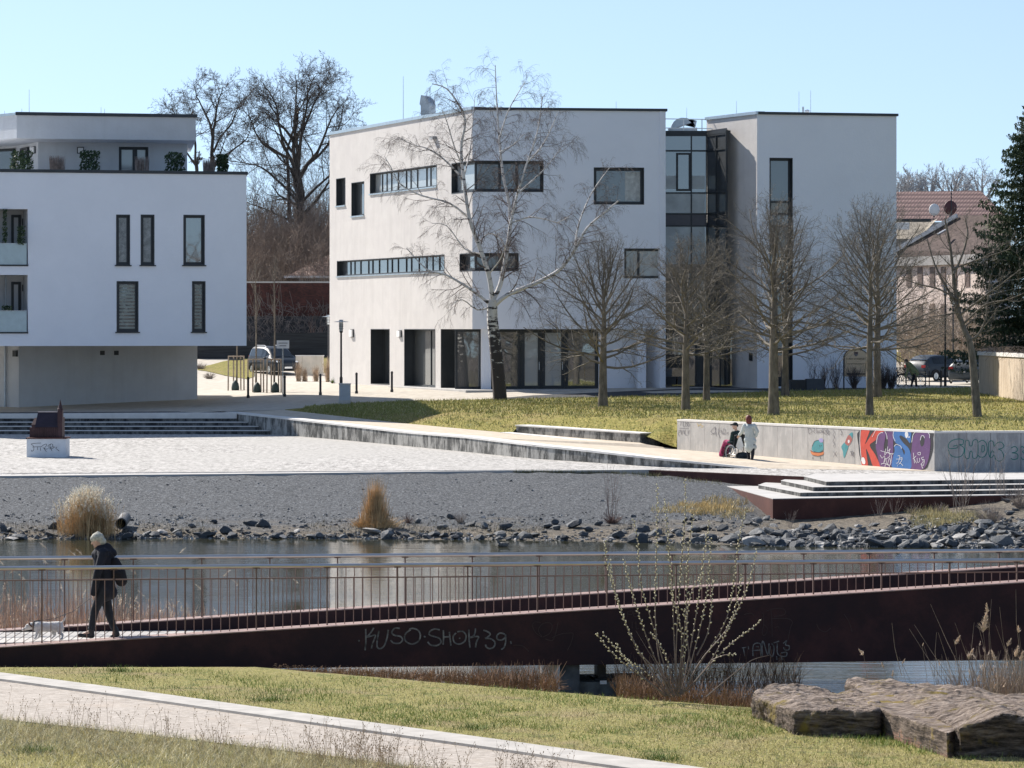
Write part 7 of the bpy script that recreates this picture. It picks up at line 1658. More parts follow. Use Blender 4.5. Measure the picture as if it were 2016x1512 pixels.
# ---- roof terrace planting
def leafy_bush(name, label, px0, px1, y0, y1, D, mat, seed, n, leaf, group, cat="bush", upright=False, zb=None):
    rnd = random.Random(seed); w = (px1-px0)*D/F; h = (y1-y0)*D/F; c = W((px0+px1)/2, y1, D); t = thing(name, label, cat, c, group); a_ = MB()
    for k in range(n):
        if upright:
            b_ = c+Vector((rnd.uniform(-.5, .5)*w*.72, rnd.uniform(-.25, .25), 0)); blade(a_, b_, Vector(((b_.x-c.x)*.25, 0, 1)).normalized(), h*rnd.uniform(.75, 1.02), .02, .01, rnd, 2)
        else:
            while True:
                u, v, s_ = rnd.uniform(-1, 1), rnd.uniform(-1, 1), rnd.uniform(-1, 1)
                if u*u*(.8+.4*math.sin(s_*5+seed))+v*v < 1: break
            q_ = c+Vector((u*w*.5, v*w*.4, h*(.5+.5*s_))); nd = Vector((rnd.gauss(0, 1), rnd.gauss(0, 1), rnd.gauss(.3, 1))).normalized(); s1 = nd.orthogonal().normalized()*leaf; s2 = nd.cross(s1)*.6; a_.add([q_-s1, q_+s2, q_+s1*1.2, q_-s2], [(0, 1, 2, 3)])
    a_.build("foliage" if not upright else "blades", mat, t)
    if D < 155: return
    zp0 = LZT-.12; q = MB(); q.box(c.x-w*.36, c.x+w*.36, D-.22, D+.22, zp0, c.z+.03); q.build("pot", DARK, t)
LG = G3("evergreen_leaves", [(.35, (.010, .028, .018)), (.5, (.035, .065, .030)), (.65, (.10, .13, .05))], 9, 3, rough=.5)
DG = M("terrace_grass", (.33, .255, .21), .9, var=.3, scale=7)
for i, (a_, b_, c_, d_, up, lab) in enumerate(((20, 65, 297, 341, 0, "light green leafy bush at the left end of the roof terrace"), (94, 131, 306, 341, 1, "brown grass clump on the roof terrace, left of the square wall lamp"), (158, 196, 297, 341, 0, "dark evergreen bush on the roof terrace, under the square wall lamp"), (263, 296, 308, 342, 1, "brown grass clump on the roof terrace, before the terrace door"), (325, 365, 300, 343, 0, "broad dark evergreen bush on the roof terrace, right of the terrace door"), (397, 426, 312, 343, 1, "brown grass clump near the right end of the roof terrace"), (427, 450, 304, 343, 0, "narrow green bush at the right end of the roof terrace"))):
    leafy_bush("terrace_grass" if up else "terrace_bush", lab, a_, b_, c_, d_, 156.3, DG if up else LG, 200+i, 420 if up else 620, .065, "planting along the roof terrace", "grass clump" if up else "bush", bool(up))
leafy_bush("climbing_plant", "dark climbing plant on the upper loggia post", 5, 14, 412, 478, 152.3, LG, 220, 260, .05, "loggia plants", "plant"); leafy_bush("balcony_bush", "dark bush behind the upper balustrade of the loggias", 34, 50, 445, 482, 152.3, LG, 221, 220, .05, "loggia plants", "plant"); leafy_bush("balcony_plant", "small round plant on the lower loggia balustrade", 4, 24, 602, 611, 152.3, LG, 222, 160, .04, "loggia plants", "plant")
# ---- arched town sign board
D_ = 166.0; z0_ = Z(768, D_); t_ = thing("sign_board", "cream arched town sign board with a coat of arms, before the office wing", "sign", (X(1684, D_), D_, z0_))
m_sgn = M("sign_cream", (.66, .52, .36), .7, var=.04); x0, x1 = X(1662.5, D_), X(1708, D_); xm = (x0+x1)/2
pts2 = [(x0, Z(741.5, D_)), (x1, Z(741.5, D_)), (x1, Z(701, D_))]+[(xm+(x1-xm)*math.cos(a), Z(701, D_)+(Z(687.5, D_)-Z(701, D_))*math.sin(a)) for a in [math.radians(v) for v in range(15, 180, 15)]]+[(x0, Z(701, D_))]
n = len(pts2); q = MB(); q.add([(x, D_-.02, z) for x, z in pts2]+[(x, D_+.02, z) for x, z in pts2], [tuple(range(n)), tuple(range(2*n-1, n-1, -1))]+[(i, n+i, n+(i+1) % n, (i+1) % n) for i in range(n)]); bd = q.build("board", m_sgn, t_)
q = MB(); pr2 = [(x, D_, z) for x, z in pts2[2:]]; q.tube([(x1+.02, D_, Z(741, D_))]+pr2+[(x0-.02, D_, Z(741, D_))], .03, 6); q.build("frame", mbol, bd)
for x_ in (x0-.03, x1+.03): q = MB(); q.tube([(x_, D_, z0_-.1), (x_, D_, Z(700, D_))], .035, 7); q.build("post", mbol, t_)
ink = M("sign_ink_brown", (.07, .06, .05), .7, var=0); ux, uz = Vector((1, 0, 0)), Vector((0, 0, 1))
text_mesh("lettering", "STADT STASSFURT", .115, ink, bd, (xm, D_-.026, Z(708, D_)), ux, uz); text_mesh("lettering", "Stadt- und Regionalbibliothek", .072, ink, bd, (xm, D_-.026, Z(717, D_)), ux, uz)
q = MB(); sx, sz = xm, Z(697, D_); q.add([(sx-.10, D_-.03, sz+.10), (sx+.10, D_-.03, sz+.10), (sx+.10, D_-.03, sz-.04), (sx, D_-.03, sz-.13), (sx-.10, D_-.03, sz-.04)], [(4, 3, 2, 1, 0)]); q.build("coat_of_arms", M("crest_grey", (.25, .23, .24), .7, var=.3, scale=20), bd)
q = MB(); q.box(sx-.085, sx+.085, D_-.034, D_-.031, sz+.02, sz+.09); q.build("crest_field", M("crest_dark", (.10, .05, .05), .7, var=.2, scale=20), bd)
q = MB(); q.box(x0+.12, x1-.12, D_-.03, D_-.021, Z(737.5, D_), Z(735, D_)); q.build("direction_bar", ink, bd)
# dark low boxes and bare shrubs before the wing
for x_0, x_1, y0_, y1_, D_, lab, mt in ((1556, 1587, 748, 767, 165.3, "dark open fronted bench block beside the tall window strip", DARK), (1588, 1622, 746, 767, 165.2, "grey blue low planter box right of the bench block", M("planter_grey", (.07, .085, .10), .7, var=.1))):
    q = MB(); q.box(X(x_0, D_), X(x_1, D_), D_, D_+.9, Z(y1_, D_)-.1, Z(y0_, D_)); o = q.build("planter_box", mt); tag(o, lab, "planter")
for i, (px, h, n, lab) in enumerate(((1597, 1.5, 10, "thin bare shrub behind the planter box, furthest left"), (1622, 1.3, 26, "bare shrub left of the arched sign board"), (1645, 1.6, 22, "grass like bare shrub touching the sign board's left post"), (1682, 1.1, 60, "dark bare shrub growing up before the arched sign board"), (1738, 1.3, 70, "dense dark shrub right of the sign board trees"), (1755, 1.1, 60, "dense dark shrub at the corner of the office wing"))):
    shrub("bare_shrub", lab, px, 760, h, n, .22 if n < 40 else .32, M("dusky_twig", (.10, .085, .09), .9, var=.3, scale=3), 130+i, .014, 6, at=Vector((X(px, 165.6), 165.6, Z(765, 165.6))))
# ---- cycle stands
for i, (x0_, x1_, lab) in enumerate(((1822, 1829.5, "dark hoop cycle stand beside the green jacketed cyclist"), (1851.5, 1854, "dark hoop cycle stand left of the lamp post, seen nearly end on"))):
    b_ = W(x0_, 762, 176.5); e_ = W(x1_, 762, 177.2); hh = Vector((0, 0, .86)); t = MB(); t.tube([b_, b_+hh, e_+hh, e_], .028, 6); o = t.build("cycle_stand", mbol); tag(o, lab, "cycle stand", "cycle stands")

# ---- stone blocks in the foreground
def block_rock(name, label, pts_top, zb, seed, mats, amp=.05, group=None):
    """a long weathered block from its top outline (xyz)"""
    bm = bmesh.new(); vs = [bm.verts.new(p) for p in pts_top]+[bm.verts.new((p[0], p[1], zb)) for p in pts_top]; n = len(pts_top)
    bm.faces.new(vs[:n]); bm.faces.new(vs[n:][::-1])
    for i in range(n): bm.faces.new((vs[i], vs[n+i], vs[n+(i+1) % n], vs[(i+1) % n]))
    bmesh.ops.recalc_face_normals(bm, faces=bm.faces); me = bpy.data.meshes.new(name); bm.to_mesh(me); bm.free()
    c = Vector((sum(p[0] for p in pts_top)/n, sum(p[1] for p in pts_top)/n, zb)); me.transform(Matrix.Translation(-c))
    for m_ in mats: me.materials.append(m_)
    o = bpy.data.objects.new(name, me); COL.objects.link(o); o.location = c
    r = o.modifiers.new("remesh", 'REMESH'); r.mode = 'VOXEL'; r.voxel_size = .02
    sm_ = o.modifiers.new('soft', 'SMOOTH'); sm_.factor = .8; sm_.iterations = 14
    for k, (sz_, st) in enumerate(((.9, amp*2.4), (.28, amp*1.5), (.09, amp*.35))):
        tx = bpy.data.textures.new("rock_tex%d%d" % (seed, k), 'CLOUDS'); tx.noise_scale = sz_; tx.noise_depth = 3
        d = o.modifiers.new("d", 'DISPLACE'); d.texture = tx; d.strength = st; d.mid_level = .5; d.texture_coords = 'GLOBAL'
    tag(o, label, "stone block", group); return o
def sandstone(name, brick=False):
    m, n, b = newmat(name); b.inputs["Roughness"].default_value = .9; b.inputs["Specular IOR Level"].default_value = .2
    x = noise(n, 5, 9, stretch=(.5, .5, 3.4), rough=.78); r1 = ramp(n, x.outputs[0], [(.40, (.030, .024, .020)), (.5, (.13, .10, .078)), (.62, (.30, .24, .19))])
    xt = noise(n, 4, 9, stretch=(.55, 4.2, 1), rough=.8); r2 = ramp(n, xt.outputs[0], [(.38, (.07, .053, .042)), (.48, (.26, .205, .165)), (.60, (.52, .43, .36))])
    g_ = n.nodes.new("ShaderNodeNewGeometry"); s_ = n.nodes.new("ShaderNodeSeparateXYZ"); n.links.new(g_.outputs["Normal"], s_.inputs[0]); tm_ = ramp(n, s_.outputs[2], [(.45, (0, 0, 0)), (.8, (1, 1, 1))])
    class _o: pass
    r = _o(); r.outputs = [mixc(n, tm_.outputs[0], r1.outputs[0], r2.outputs[0])]  # sides darker than tops: shade on the upright faces put into the colour
    y = noise(n, 2.2, 6, rough=.7); q_ = ramp(n, y.outputs[0], [(.55, (0, 0, 0)), (.68, (1, 1, 1))]); out = mixc(n, q_.outputs[0], r.outputs[0], (.25, .19, .045))
    if brick:
        tc = n.nodes.new("ShaderNodeTexCoord"); mp = n.nodes.new("ShaderNodeMapping"); mp.inputs["Rotation"].default_value = (math.radians(90), 0, 0); n.links.new(tc.outputs["Object"], mp.inputs[0])
        bt_ = n.nodes.new("ShaderNodeTexBrick"); bt_.inputs["Scale"].default_value = 4.5; bt_.inputs["Color1"].default_value = (.36, .22, .16, 1); bt_.inputs["Color2"].default_value = (.26, .15, .11, 1); bt_.inputs["Mortar"].default_value = (.12, .11, .09, 1); bt_.inputs["Mortar Size"].default_value = .02; n.links.new(mp.outputs[0], bt_.inputs[0])
        ge = n.nodes.new("ShaderNodeNewGeometry"); sp = n.nodes.new("ShaderNodeSeparateXYZ"); n.links.new(ge.outputs["Normal"], sp.inputs[0]); ab = n.nodes.new("ShaderNodeMath"); ab.operation = 'ABSOLUTE'; n.links.new(sp.outputs[2], ab.inputs[0])
        z_ = n.nodes.new("ShaderNodeSeparateXYZ"); n.links.new(tc.outputs["Object"], z_.inputs[0]); nz = noise(n, 1.6, 4); ad = n.nodes.new("ShaderNodeMath"); ad.operation = 'MULTIPLY_ADD'; ad.inputs[1].default_value = .5; n.links.new(nz.outputs[0], ad.inputs[0]); n.links.new(z_.outputs[2], ad.inputs[2])
        rr_ = ramp(n, ad.outputs[0], [(.50, (1, 1, 1)), (.56, (0, 0, 0))]); out = mixc(n, rr_.outputs[0], out, bt_.outputs[0])
        out = mixc(n, q_.outputs[0], out, (.30, .22, .06))
    n.links.new(out, b.inputs["Base Color"]); bump(n, b, mixc(n, tm_.outputs[0], x.outputs[0], xt.outputs[0]), 1.0, .07); return m
S1, S2 = sandstone("weathered_sandstone"), sandstone("brick_patched_sandstone", True)
def gz(px, py): return npnt(px, py)
# block A (left): top outline in px with depth
block_rock("stone_block", "low weathered sandstone block at the left of the stone group before the bridge", [W(1480, 1374, 44.2), W(1562, 1394, 42.2), W(1728, 1398, 41.9), W(1740, 1392, 42.8), W(1700, 1366, 44.6), W(1600, 1350, 46.2), W(1508, 1349, 46.4)], -5.28, 1, [S1], .08, "stone blocks before the bridge")
block_rock("stone_block", "middle stone block with patches of brickwork along its front face", [W(1722, 1390, 42.4), W(1866, 1440, 39.75), W(1915, 1425, 40.6), W(1930, 1395, 42.0), W(1690, 1350, 45.6), W(1675, 1364, 44.8)], -5.25, 2, [S2], .04, "stone blocks before the bridge")
block_rock("stone_block", "largest stone slab, long and flat topped with a shaded broken end at the right edge", [W(1885, 1434, 39.75), W(1985, 1404, 39.9), W(2110, 1418, 39.6), W(2230, 1380, 43.0), W(1960, 1362, 45.2), W(1800, 1341, 47.2), W(1682, 1336, 47.8), W(1664, 1345, 46.6), W(1790, 1385, 43.0)], -5.25, 3, [S1], .08, "stone blocks before the bridge")
# ================================================================ PEOPLE, DOG, VEHICLES
SKIN = M("skin", (.55, .36, .27), .6, 0, .06)
def cloth(name, c, var=.2, sc_=9): return M("cloth_"+name, c, .88, 0, var, sc_, bmp=.4, bscale=14, bdist=.02)
def blob(parent, name, mat, mb, vox=.009, sm=3, label=None):
    o = mb.build(name, mat, parent, smooth=True, label=label)
    r = o.modifiers.new("remesh", 'REMESH'); r.mode = 'VOXEL'; r.voxel_size = vox; r.use_smooth_shade = True
    s_ = o.modifiers.new("smooth", 'SMOOTH'); s_.iterations = sm; s_.factor = .5; return o
def hand(mb, wrist, d, palm_n, s=1.0, curl=.5):
    """wrist point, direction of the hand, palm normal"""
    d = Vector(d).normalized(); pn = Vector(palm_n).normalized(); sd = d.cross(pn).normalized(); k = s
    for i in range(4):
        u = (i-1.5)*.021*k; r0 = wrist+sd*u*.6+d*.01*k; r1 = wrist+sd*u+d*.085*k; mb.cap(r0, r1, .013*k, .011*k, 7)
        L = (.066, .078, .074, .058)[i]*k; a1 = curl*.5; f1 = r1+(d*math.cos(a1)+pn*math.sin(a1))*L*.45; f2 = f1+(d*math.cos(a1+curl)+pn*math.sin(a1+curl))*L*.32; f3 = f2+(d*math.cos(a1+2*curl)+pn*math.sin(a1+2*curl))*L*.23
        mb.cap(r1, f1, .0098*k, .009*k, 6); mb.cap(f1, f2, .009*k, .0085*k, 6); mb.cap(f2, f3, .0085*k, .0075*k, 6)
    t0 = wrist-sd*.026*k+d*.03*k; t1 = t0-sd*.025*k+d*.035*k+pn*.012*k; t2 = t1+d*.028*k+pn*.014*k; mb.cap(t0, t1, .012*k, .0105*k, 6); mb.cap(t1, t2, .0105*k, .008*k, 6)
def head(mb, c, f, s=1.0, up=Vector((0, 0, 1))):
    """c centre of skull, f facing direction"""
    f = Vector(f).normalized(); up = (up-f*up.dot(f)).normalized(); sd = f.cross(up)
    m_ = Matrix((sd, f, up)).transposed()
    mb.ell(c, .075*s, .095*s, .105*s, m_, 12, 9); mb.ell(c+f*.02*s-up*.055*s, .058*s, .070*s, .065*s, m_, 12, 8)
    mb.cap(c+f*.085*s-up*.0*s, c+f*.108*s-up*.032*s, .010*s, .015*s, 7)              # nose
    mb.ell(c+f*.080*s-up*.062*s, .022*s, .012*s, .010*s, m_, 8, 5); mb.ell(c+f*.070*s-up*.098*s, .024*s, .020*s, .018*s, m_, 8, 5)  # mouth, chin
    for q in (-1, 1): mb.ell(c+sd*.077*s*q-up*.015*s, .010*s, .020*s, .032*s, m_, 7, 5); mb.ell(c+sd*.032*s*q+f*.078*s+up*.008*s, .016*s, .008*s, .008*s, m_, 6, 4)
    return f, up, sd
# ---------------- walker on the bridge (facing left)
D_ = 55.35
def w(px, py, o=0.): return W(px, py, D_+o)
t = thing("person", "person in a black hooded coat and pale knit hat walking left over the bridge", "person", w(202, 1256))
BLK = cloth("black_coat", (.012, .014, .024)); TRS = cloth("dark_trousers", (.018, .022, .03)); SHO = M("boot_leather", (.012, .013, .016), .5, 0, .1)
hd = w(191.5, 1063.5); fc = Vector((-.93, .10, -.28))
b = MB(); head(b, hd, fc, .98)
b.cap(hd+Vector((.03, 0, -.05)), w(200, 1082), .052, .058); b.cap(w(203, 1092), w(204, 1128), .125, .118, 12); b.cap(w(204, 1128), w(205, 1160), .118, .135, 12); b.cap(w(203, 1090, -.12), w(203, 1090, .12), .075, .075)
for o_, (el, wr) in ((-.19, ((193, 1128), (187.5, 1166))), (.19, ((196, 1130), (190, 1164)))):
    sh, e_, r_ = w(203, 1089, o_*.8), w(*el, o_*1.2), w(*wr, o_*.9); b.cap(sh, e_, .050, .042); b.cap(e_, r_, .040, .027); hand(b, r_, w(182, 1178, o_*.9)-r_, Vector((.3, -o_, 0)), 1.0, .7)
for o_, (kn, an, to) in ((-.09, ((186.5, 1202), (179.5, 1243), (156, 1252.5))), (.10, ((214, 1206), (226, 1242), (222, 1251)))):
    hp, k_, a_ = w(204, 1160, o_), w(*kn, o_), w(*an, o_); b.cap(hp, k_, .085, .055); b.cap(k_, a_, .055, .036); b.cap(a_, w(*to, o_), .035, .025)
blob(t, "body", SKIN, b, .0085)
eye = M("eye_dark", (.03, .025, .02), .3, 0, 0); f_ = fc.normalized(); u_ = (Vector((0, 0, 1))-f_*f_.z).normalized(); s_ = f_.cross(u_)
for q_ in (-1, 1): q = MB(); q.ell(hd+s_*.03*q_+f_*.088+u_*.006, .009, .009, .006, None, 8, 6); q.build("eye", eye, t, smooth=True)
b = MB(); b.ell(hd+Vector((.008, 0, .040)), .108, .098, .092); b.cap(hd+Vector((-.055, 0, .02)), hd+Vector((.085, 0, -.02)), .062, .066); b.ell(hd+Vector((.01, 0, .125)), .03, .03, .02)
blob(t, "knit_hat", M("pale_wool", (.50, .49, .42), .95, 0, .2, 25, bmp=.6, bscale=60, bdist=.008), b, .009, 2)
b = MB()
b.cap(w(203, 1092), w(205, 1130), .165, .165, 14); b.cap(w(205, 1130), w(206, 1163), .165, .185, 14); b.cap(w(203, 1090, -.13), w(203, 1090, .13), .10, .10); b.cap(w(198, 1080), w(196, 1092), .085, .12); b.cap(w(194, 1081, 0), w(189, 1092), .05, .08)
b.cap(w(212, 1075), w(224, 1090), .055, .055); b.cap(w(205, 1078), w(222, 1088), .07, .065)
b.cap(w(196, 1164), w(216, 1166), .12, .13)
for o_, (el, wr) in ((-.19, ((192, 1128), (184.5, 1167))), (.19, ((196, 1130), (188, 1164)))):
    b.cap(w(203, 1090, o_*.85), w(*el, o_*1.2), .078, .068); b.cap(w(*el, o_*1.2), w(*wr, o_*.95), .066, .060)
blob(t, "coat", BLK, b, .012, 3)
b = MB()
for o_, kn, an in ((-.09, (186.5, 1202), (179.5, 1240)), (.10, (214, 1206), (225, 1239))): b.cap(w(204, 1160, o_), w(*kn, o_), .105, .072); b.cap(w(*kn, o_), w(*an, o_), .072, .052)
blob(t, "trousers", TRS, b, .012, 3)
for o_, an, he, to in ((-.09, (179, 1238), (181.5, 1251.5), (156, 1250.5)), (.10, (226, 1238), (231, 1249), (221, 1252.5))):
    b = MB(); b.cap(w(*an, o_), w(*he, o_), .054, .042); b.cap(w(*he, o_), w(*to, o_), .044, .034); blob(t, "boot", SHO, b, .010, 2)
b = MB(); b.cap(w(227, 1106, -.05), w(234, 1128, -.05), .075, .115, 12); b.cap(w(234, 1128, -.05), w(239, 1143, -.05), .115, .10, 12); bg_ = blob(thing("shoulder_bag", "large black shoulder bag on the walker's back", "bag", w(238, 1150)), "bag_body", cloth("bag", (.010, .010, .015)), b, .012, 3)
q = MB(); q.tube([w(204, 1086, -.18), w(215, 1085, -.2), w(226, 1100, -.12)], .012, 6); q.build("strap", BLK, bg_.parent)
# ---------------- dog
def dg(px, py, o=0.): return W(px, py, 55.0+o)
t = thing("dog", "small white dog with a dark harness walking ahead of the person on the bridge", "dog", dg(92, 1258))
b = MB(); b.cap(dg(74, 1233.5), dg(93, 1234), .088, .082, 12); b.cap(dg(93, 1234), dg(116, 1232.5), .080, .078, 12); b.cap(dg(116, 1232.5), dg(119, 1237), .075, .062)
b.cap(dg(72, 1231), dg(60, 1232), .064, .055); b.ell(dg(56, 1234), .055, .046, .050); b.cap(dg(54, 1236), dg(44.5, 1240), .036, .020, 8)
b.cap(dg(60, 1229, -.04), dg(64, 1234, -.055), .020, .014, 6); b.cap(dg(60, 1229, .04), dg(64, 1234, .055), .020, .014, 6)
for o_, P in ((-.045, ((75, 1238), (73, 1247), (70, 1256), (67.5, 1257.5))), (.045, ((78, 1238), (79, 1247), (76, 1255), (73, 1256.3)))): b.cap(dg(*P[0], o_), dg(*P[1], o_), .044, .026, 8); b.cap(dg(*P[1], o_), dg(*P[2], o_), .025, .018, 8); b.cap(dg(*P[2], o_), dg(*P[3], o_), .019, .014, 6)
for o_, P in ((-.045, ((118, 1236), (117, 1245), (123.5, 1250), (122.5, 1257), (119.5, 1258.2))), (.045, ((112, 1236), (105, 1245), (109, 1249), (103.5, 1255.5), (100.5, 1256.5)))): b.cap(dg(*P[0], o_), dg(*P[1], o_), .055, .036, 8); b.cap(dg(*P[1], o_), dg(*P[2], o_), .032, .020, 8); b.cap(dg(*P[2], o_), dg(*P[3], o_), .019, .016, 8); b.cap(dg(*P[3], o_), dg(*P[4], o_), .018, .014, 6)
b.cap(dg(120, 1229), dg(126, 1221), .020, .015, 6); b.cap(dg(126, 1221), dg(130, 1214), .015, .009, 6)
blob(t, "body", M("white_fur", (.66, .65, .63), .95, 0, .12, 14, bmp=.8, bscale=40, bdist=.02), b, .008, 3)
q = MB(); c0 = dg(66.8, 1232.5)
for k in range(14):
    a0_, a1_ = k*math.pi/7, (k+1)*math.pi/7
    def rp(a, x): return c0+Vector((x, math.sin(a)*.072, math.cos(a)*.074))
    q.quad(rp(a0_, -.018), rp(a1_, -.018), rp(a1_, .018), rp(a0_, .018))
q.bar(c0+Vector((0, 0, .075)), c0+Vector((.10, 0, .095)), .03, .012); q.build("harness", DARK, t)
q = MB(); q.ell(dg(43.3, 1239.8), .014, .014, .012, None, 7, 5); q.build("nose", eye, t)
q = MB(); q.ell(dg(52.5, 1231, -.045), .007, .006, .007, None, 6, 5); q.build("eye", eye, t); q = MB(); q.cap(dg(58, 1228, -.035), dg(62, 1233, -.055), .022, .016, 6); q.build("ear_patch", M("brown_fur", (.16, .09, .06), .9, var=.2), t, smooth=True)
q = MB(); l0, l1 = w(182, 1175, -.18), c0+Vector((.05, 0, .08)); q.tube([l0, l0.lerp(l1, .35)+Vector((0, 0, -.10)), l0.lerp(l1, .7)+Vector((0, 0, -.08)), l1], .005, 5); o = q.build("dog_leash", DARK); tag(o, "thin dark leash between the walker's hand and the dog", "leash")

# ---------------- person pushing the wheelchair
D_ = 119.6
t = thing("person", "person with auburn hair and a long pale coat pushing the wheelchair", "person", w(1477, 910))
fc = Vector((-.62, .75, -.05)); hd = w(1473, 824.5)
b = MB(); head(b, hd, fc, 1.0); b.cap(hd+Vector((.01, 0, -.06)), w(1474.5, 837), .05, .055); b.cap(w(1475, 842), w(1476, 866), .135, .13, 12); b.cap(w(1476, 866), w(1477, 878), .13, .14, 12)
LA = (w(1466, 838, .0), w(1461, 850, .1), w(1455, 857, .3)); RA = (w(1484.5, 838, -.1), w(1491, 850, -.1), w(1487.5, 860, -.05))
for A_, pn in ((LA, Vector((0, 0, -1))), (RA, Vector((-1, 0, 0)))):
    b.cap(A_[0], A_[1], .052, .042); b.cap(A_[1], A_[2], .042, .03); hand(b, A_[2], A_[2]-A_[1], pn, 1.0, .8)
LG_ = ((w(1473, 876, .06), w(1473.5, 893, .1), w(1475, 906.5, .1)), (w(1481, 876, -.08), w(1482, 893, -.1), w(1480, 907.5, -.15)))
for h_, k_, a_ in LG_: b.cap(h_, k_, .085, .055); b.cap(k_, a_, .053, .036); b.cap(a_, a_+Vector((-.12, -.05, -.03)), .036, .026)
blob(t, "body", SKIN, b, .0095)
b = MB(); b.ell(hd+Vector((.015, -.02, .015)), .115, .115, .125); b.cap(hd+Vector((.05, -.05, -.02)), hd+Vector((.055, -.05, -.13)), .085, .075); b.cap(hd+Vector((-.03, -.07, -.0)), hd+Vector((-.02, -.07, -.12)), .06, .06)
blob(t, "hair", M("auburn_hair", (.17, .032, .022), .55, 0, .25, 20, stretch=(3, 3, .5)), b, .012, 2)
b = MB(); b.cap(w(1475, 843), w(1476, 860), .18, .165, 14); b.cap(w(1476, 860), w(1477.5, 880.5), .165, .20, 14); b.cap(w(1467, 839.5), w(1484, 840, -.1), .085, .085); b.cap(w(1472.5, 880), w(1483.5, 880), .12, .12); b.cap(w(1474, 866), w(1480, 868), .17, .17)
for A_ in (LA, RA): b.cap(A_[0], A_[1], .078, .068); b.cap(A_[1], A_[1].lerp(A_[2], .85), .066, .055)
blob(t, "coat", cloth("pale_coat", (.50, .55, .53), .08), b, .014, 4)
b = MB()
for h_, k_, a_ in LG_: b.cap(h_, k_, .095, .066); b.cap(k_, a_, .063, .048)
blob(t, "trousers", cloth("navy_trousers", (.012, .014, .022)), b, .012, 3)
for h_, k_, a_ in LG_: b = MB(); b.cap(a_, a_+Vector((0, 0, -.04)), .052, .045); b.cap(a_+Vector((0, 0, -.04)), a_+Vector((-.13, -.04, -.05)), .043, .033); blob(t, "shoe", SHO, b, .011, 2)
# ---------------- wheelchair
D_ = 120.3; ch = thing("wheelchair", "wheelchair with grey rimmed wheels on the ramp path, pushed to the left", "wheelchair", w(1440, 908))
hdg = Vector((-.58, .81, 0)).normalized(); sdw = Vector((.81, .58, 0)).normalized()     # heading left and up the ramp
wc = w(1438.8, 892.2); gz_ = wc.z-.30
tyre = M("tyre_grey", (.22, .23, .24), .7, var=.1); alu = M("alloy", (.62, .64, .65), .3, .8, .05)
def wheel(parent, c, ax, r, tw, name="wheel", spokes=10, tm=None, rm2=None, hubr=.03, parts=True):
    ax = Vector(ax).normalized(); e1 = ax.orthogonal().normalized() if abs(ax.z) > .9 else Vector((0, 0, 1)); e2 = ax.cross(e1)
    def ring(rad, tr, n=24, k=7):
        q = MB(); vs = []
        for i in range(n):
            a = 6.28319*i/n; rd2 = e1*math.cos(a)+e2*math.sin(a)
            for j in range(k): b_ = 6.28319*j/k; vs.append(c+rd2*(rad+tr*math.cos(b_))+ax*tr*math.sin(b_))
        q.add(vs, [(i*k+j, i*k+(j+1) % k, ((i+1) % n)*k+(j+1) % k, ((i+1) % n)*k+j) for i in range(n) for j in range(k)]); return q
    o = ring(r-tw, tw).build(name, tm or tyre, parent, smooth=True)
    q = ring(r-tw*2.2, tw*.5)
    for i in range(spokes): a = 6.28319*i/spokes; q.tube([c+ax*.01, c+(e1*math.cos(a)+e2*math.sin(a))*(r-tw*2.2)], .004 if r > .2 else .006, 4)
    q.tube([c-ax*.04, c+ax*.04], hubr, 10); q.build("rim", rm2 or alu, o); return o
wheel(ch, wc-sdw*0, sdw, .30, .016, spokes=14); wheel(ch, wc+sdw*.56, sdw, .30, .016, spokes=14)
cst = w(1424, 903.3); cst.z = gz_+.085
wheel(ch, cst, sdw, .085, .02, "caster_wheel", 5); wheel(ch, cst+sdw*.48, sdw, .085, .02, "caster_wheel", 5)
q = MB(); fr0 = wc+Vector((0, 0, .18)); sb = wc+sdw*.05
for s2 in (.05, .51):
    b0_ = wc+sdw*s2; st0 = b0_+Vector((0, 0, .20))-hdg*.05; q.tube([st0-hdg*.10+Vector((0, 0, .42)), st0-hdg*.05, b0_-hdg*.03-Vector((0, 0, .0))], .014, 6); q.tube([st0, st0+hdg*.42, st0+hdg*.50-Vector((0, 0, .30))], .014, 6); q.tube([b0_, b0_+hdg*.42-Vector((0, 0, .12))], .014, 6)
    q.tube([st0-hdg*.10+Vector((0, 0, .42)), st0-hdg*.24+Vector((0, 0, .44))], .017, 6); q.tube([st0+Vector((0, 0, .2)), st0+hdg*.3+Vector((0, 0, .2))], .022, 6)
q.build("frame", M("chair_frame", (.05, .06, .07), .4, .5, .1), ch)
q = MB(); m0 = wc+sdw*.28+Vector((0, 0, .20)); an = math.atan2(hdg.y, hdg.x); q.obox(m0+hdg*.17, .42, .44, .05, an); q.obox(m0-hdg*.10+Vector((0, 0, .24)), .04, .44, .44, an, 0, -.2); q.build("seat", cloth("seat", (.015, .018, .02)), ch)
q = MB(); q.obox(m0+hdg*.55-Vector((0, 0, .32)), .16, .38, .02, an); q.build("footrest", DARK, ch)
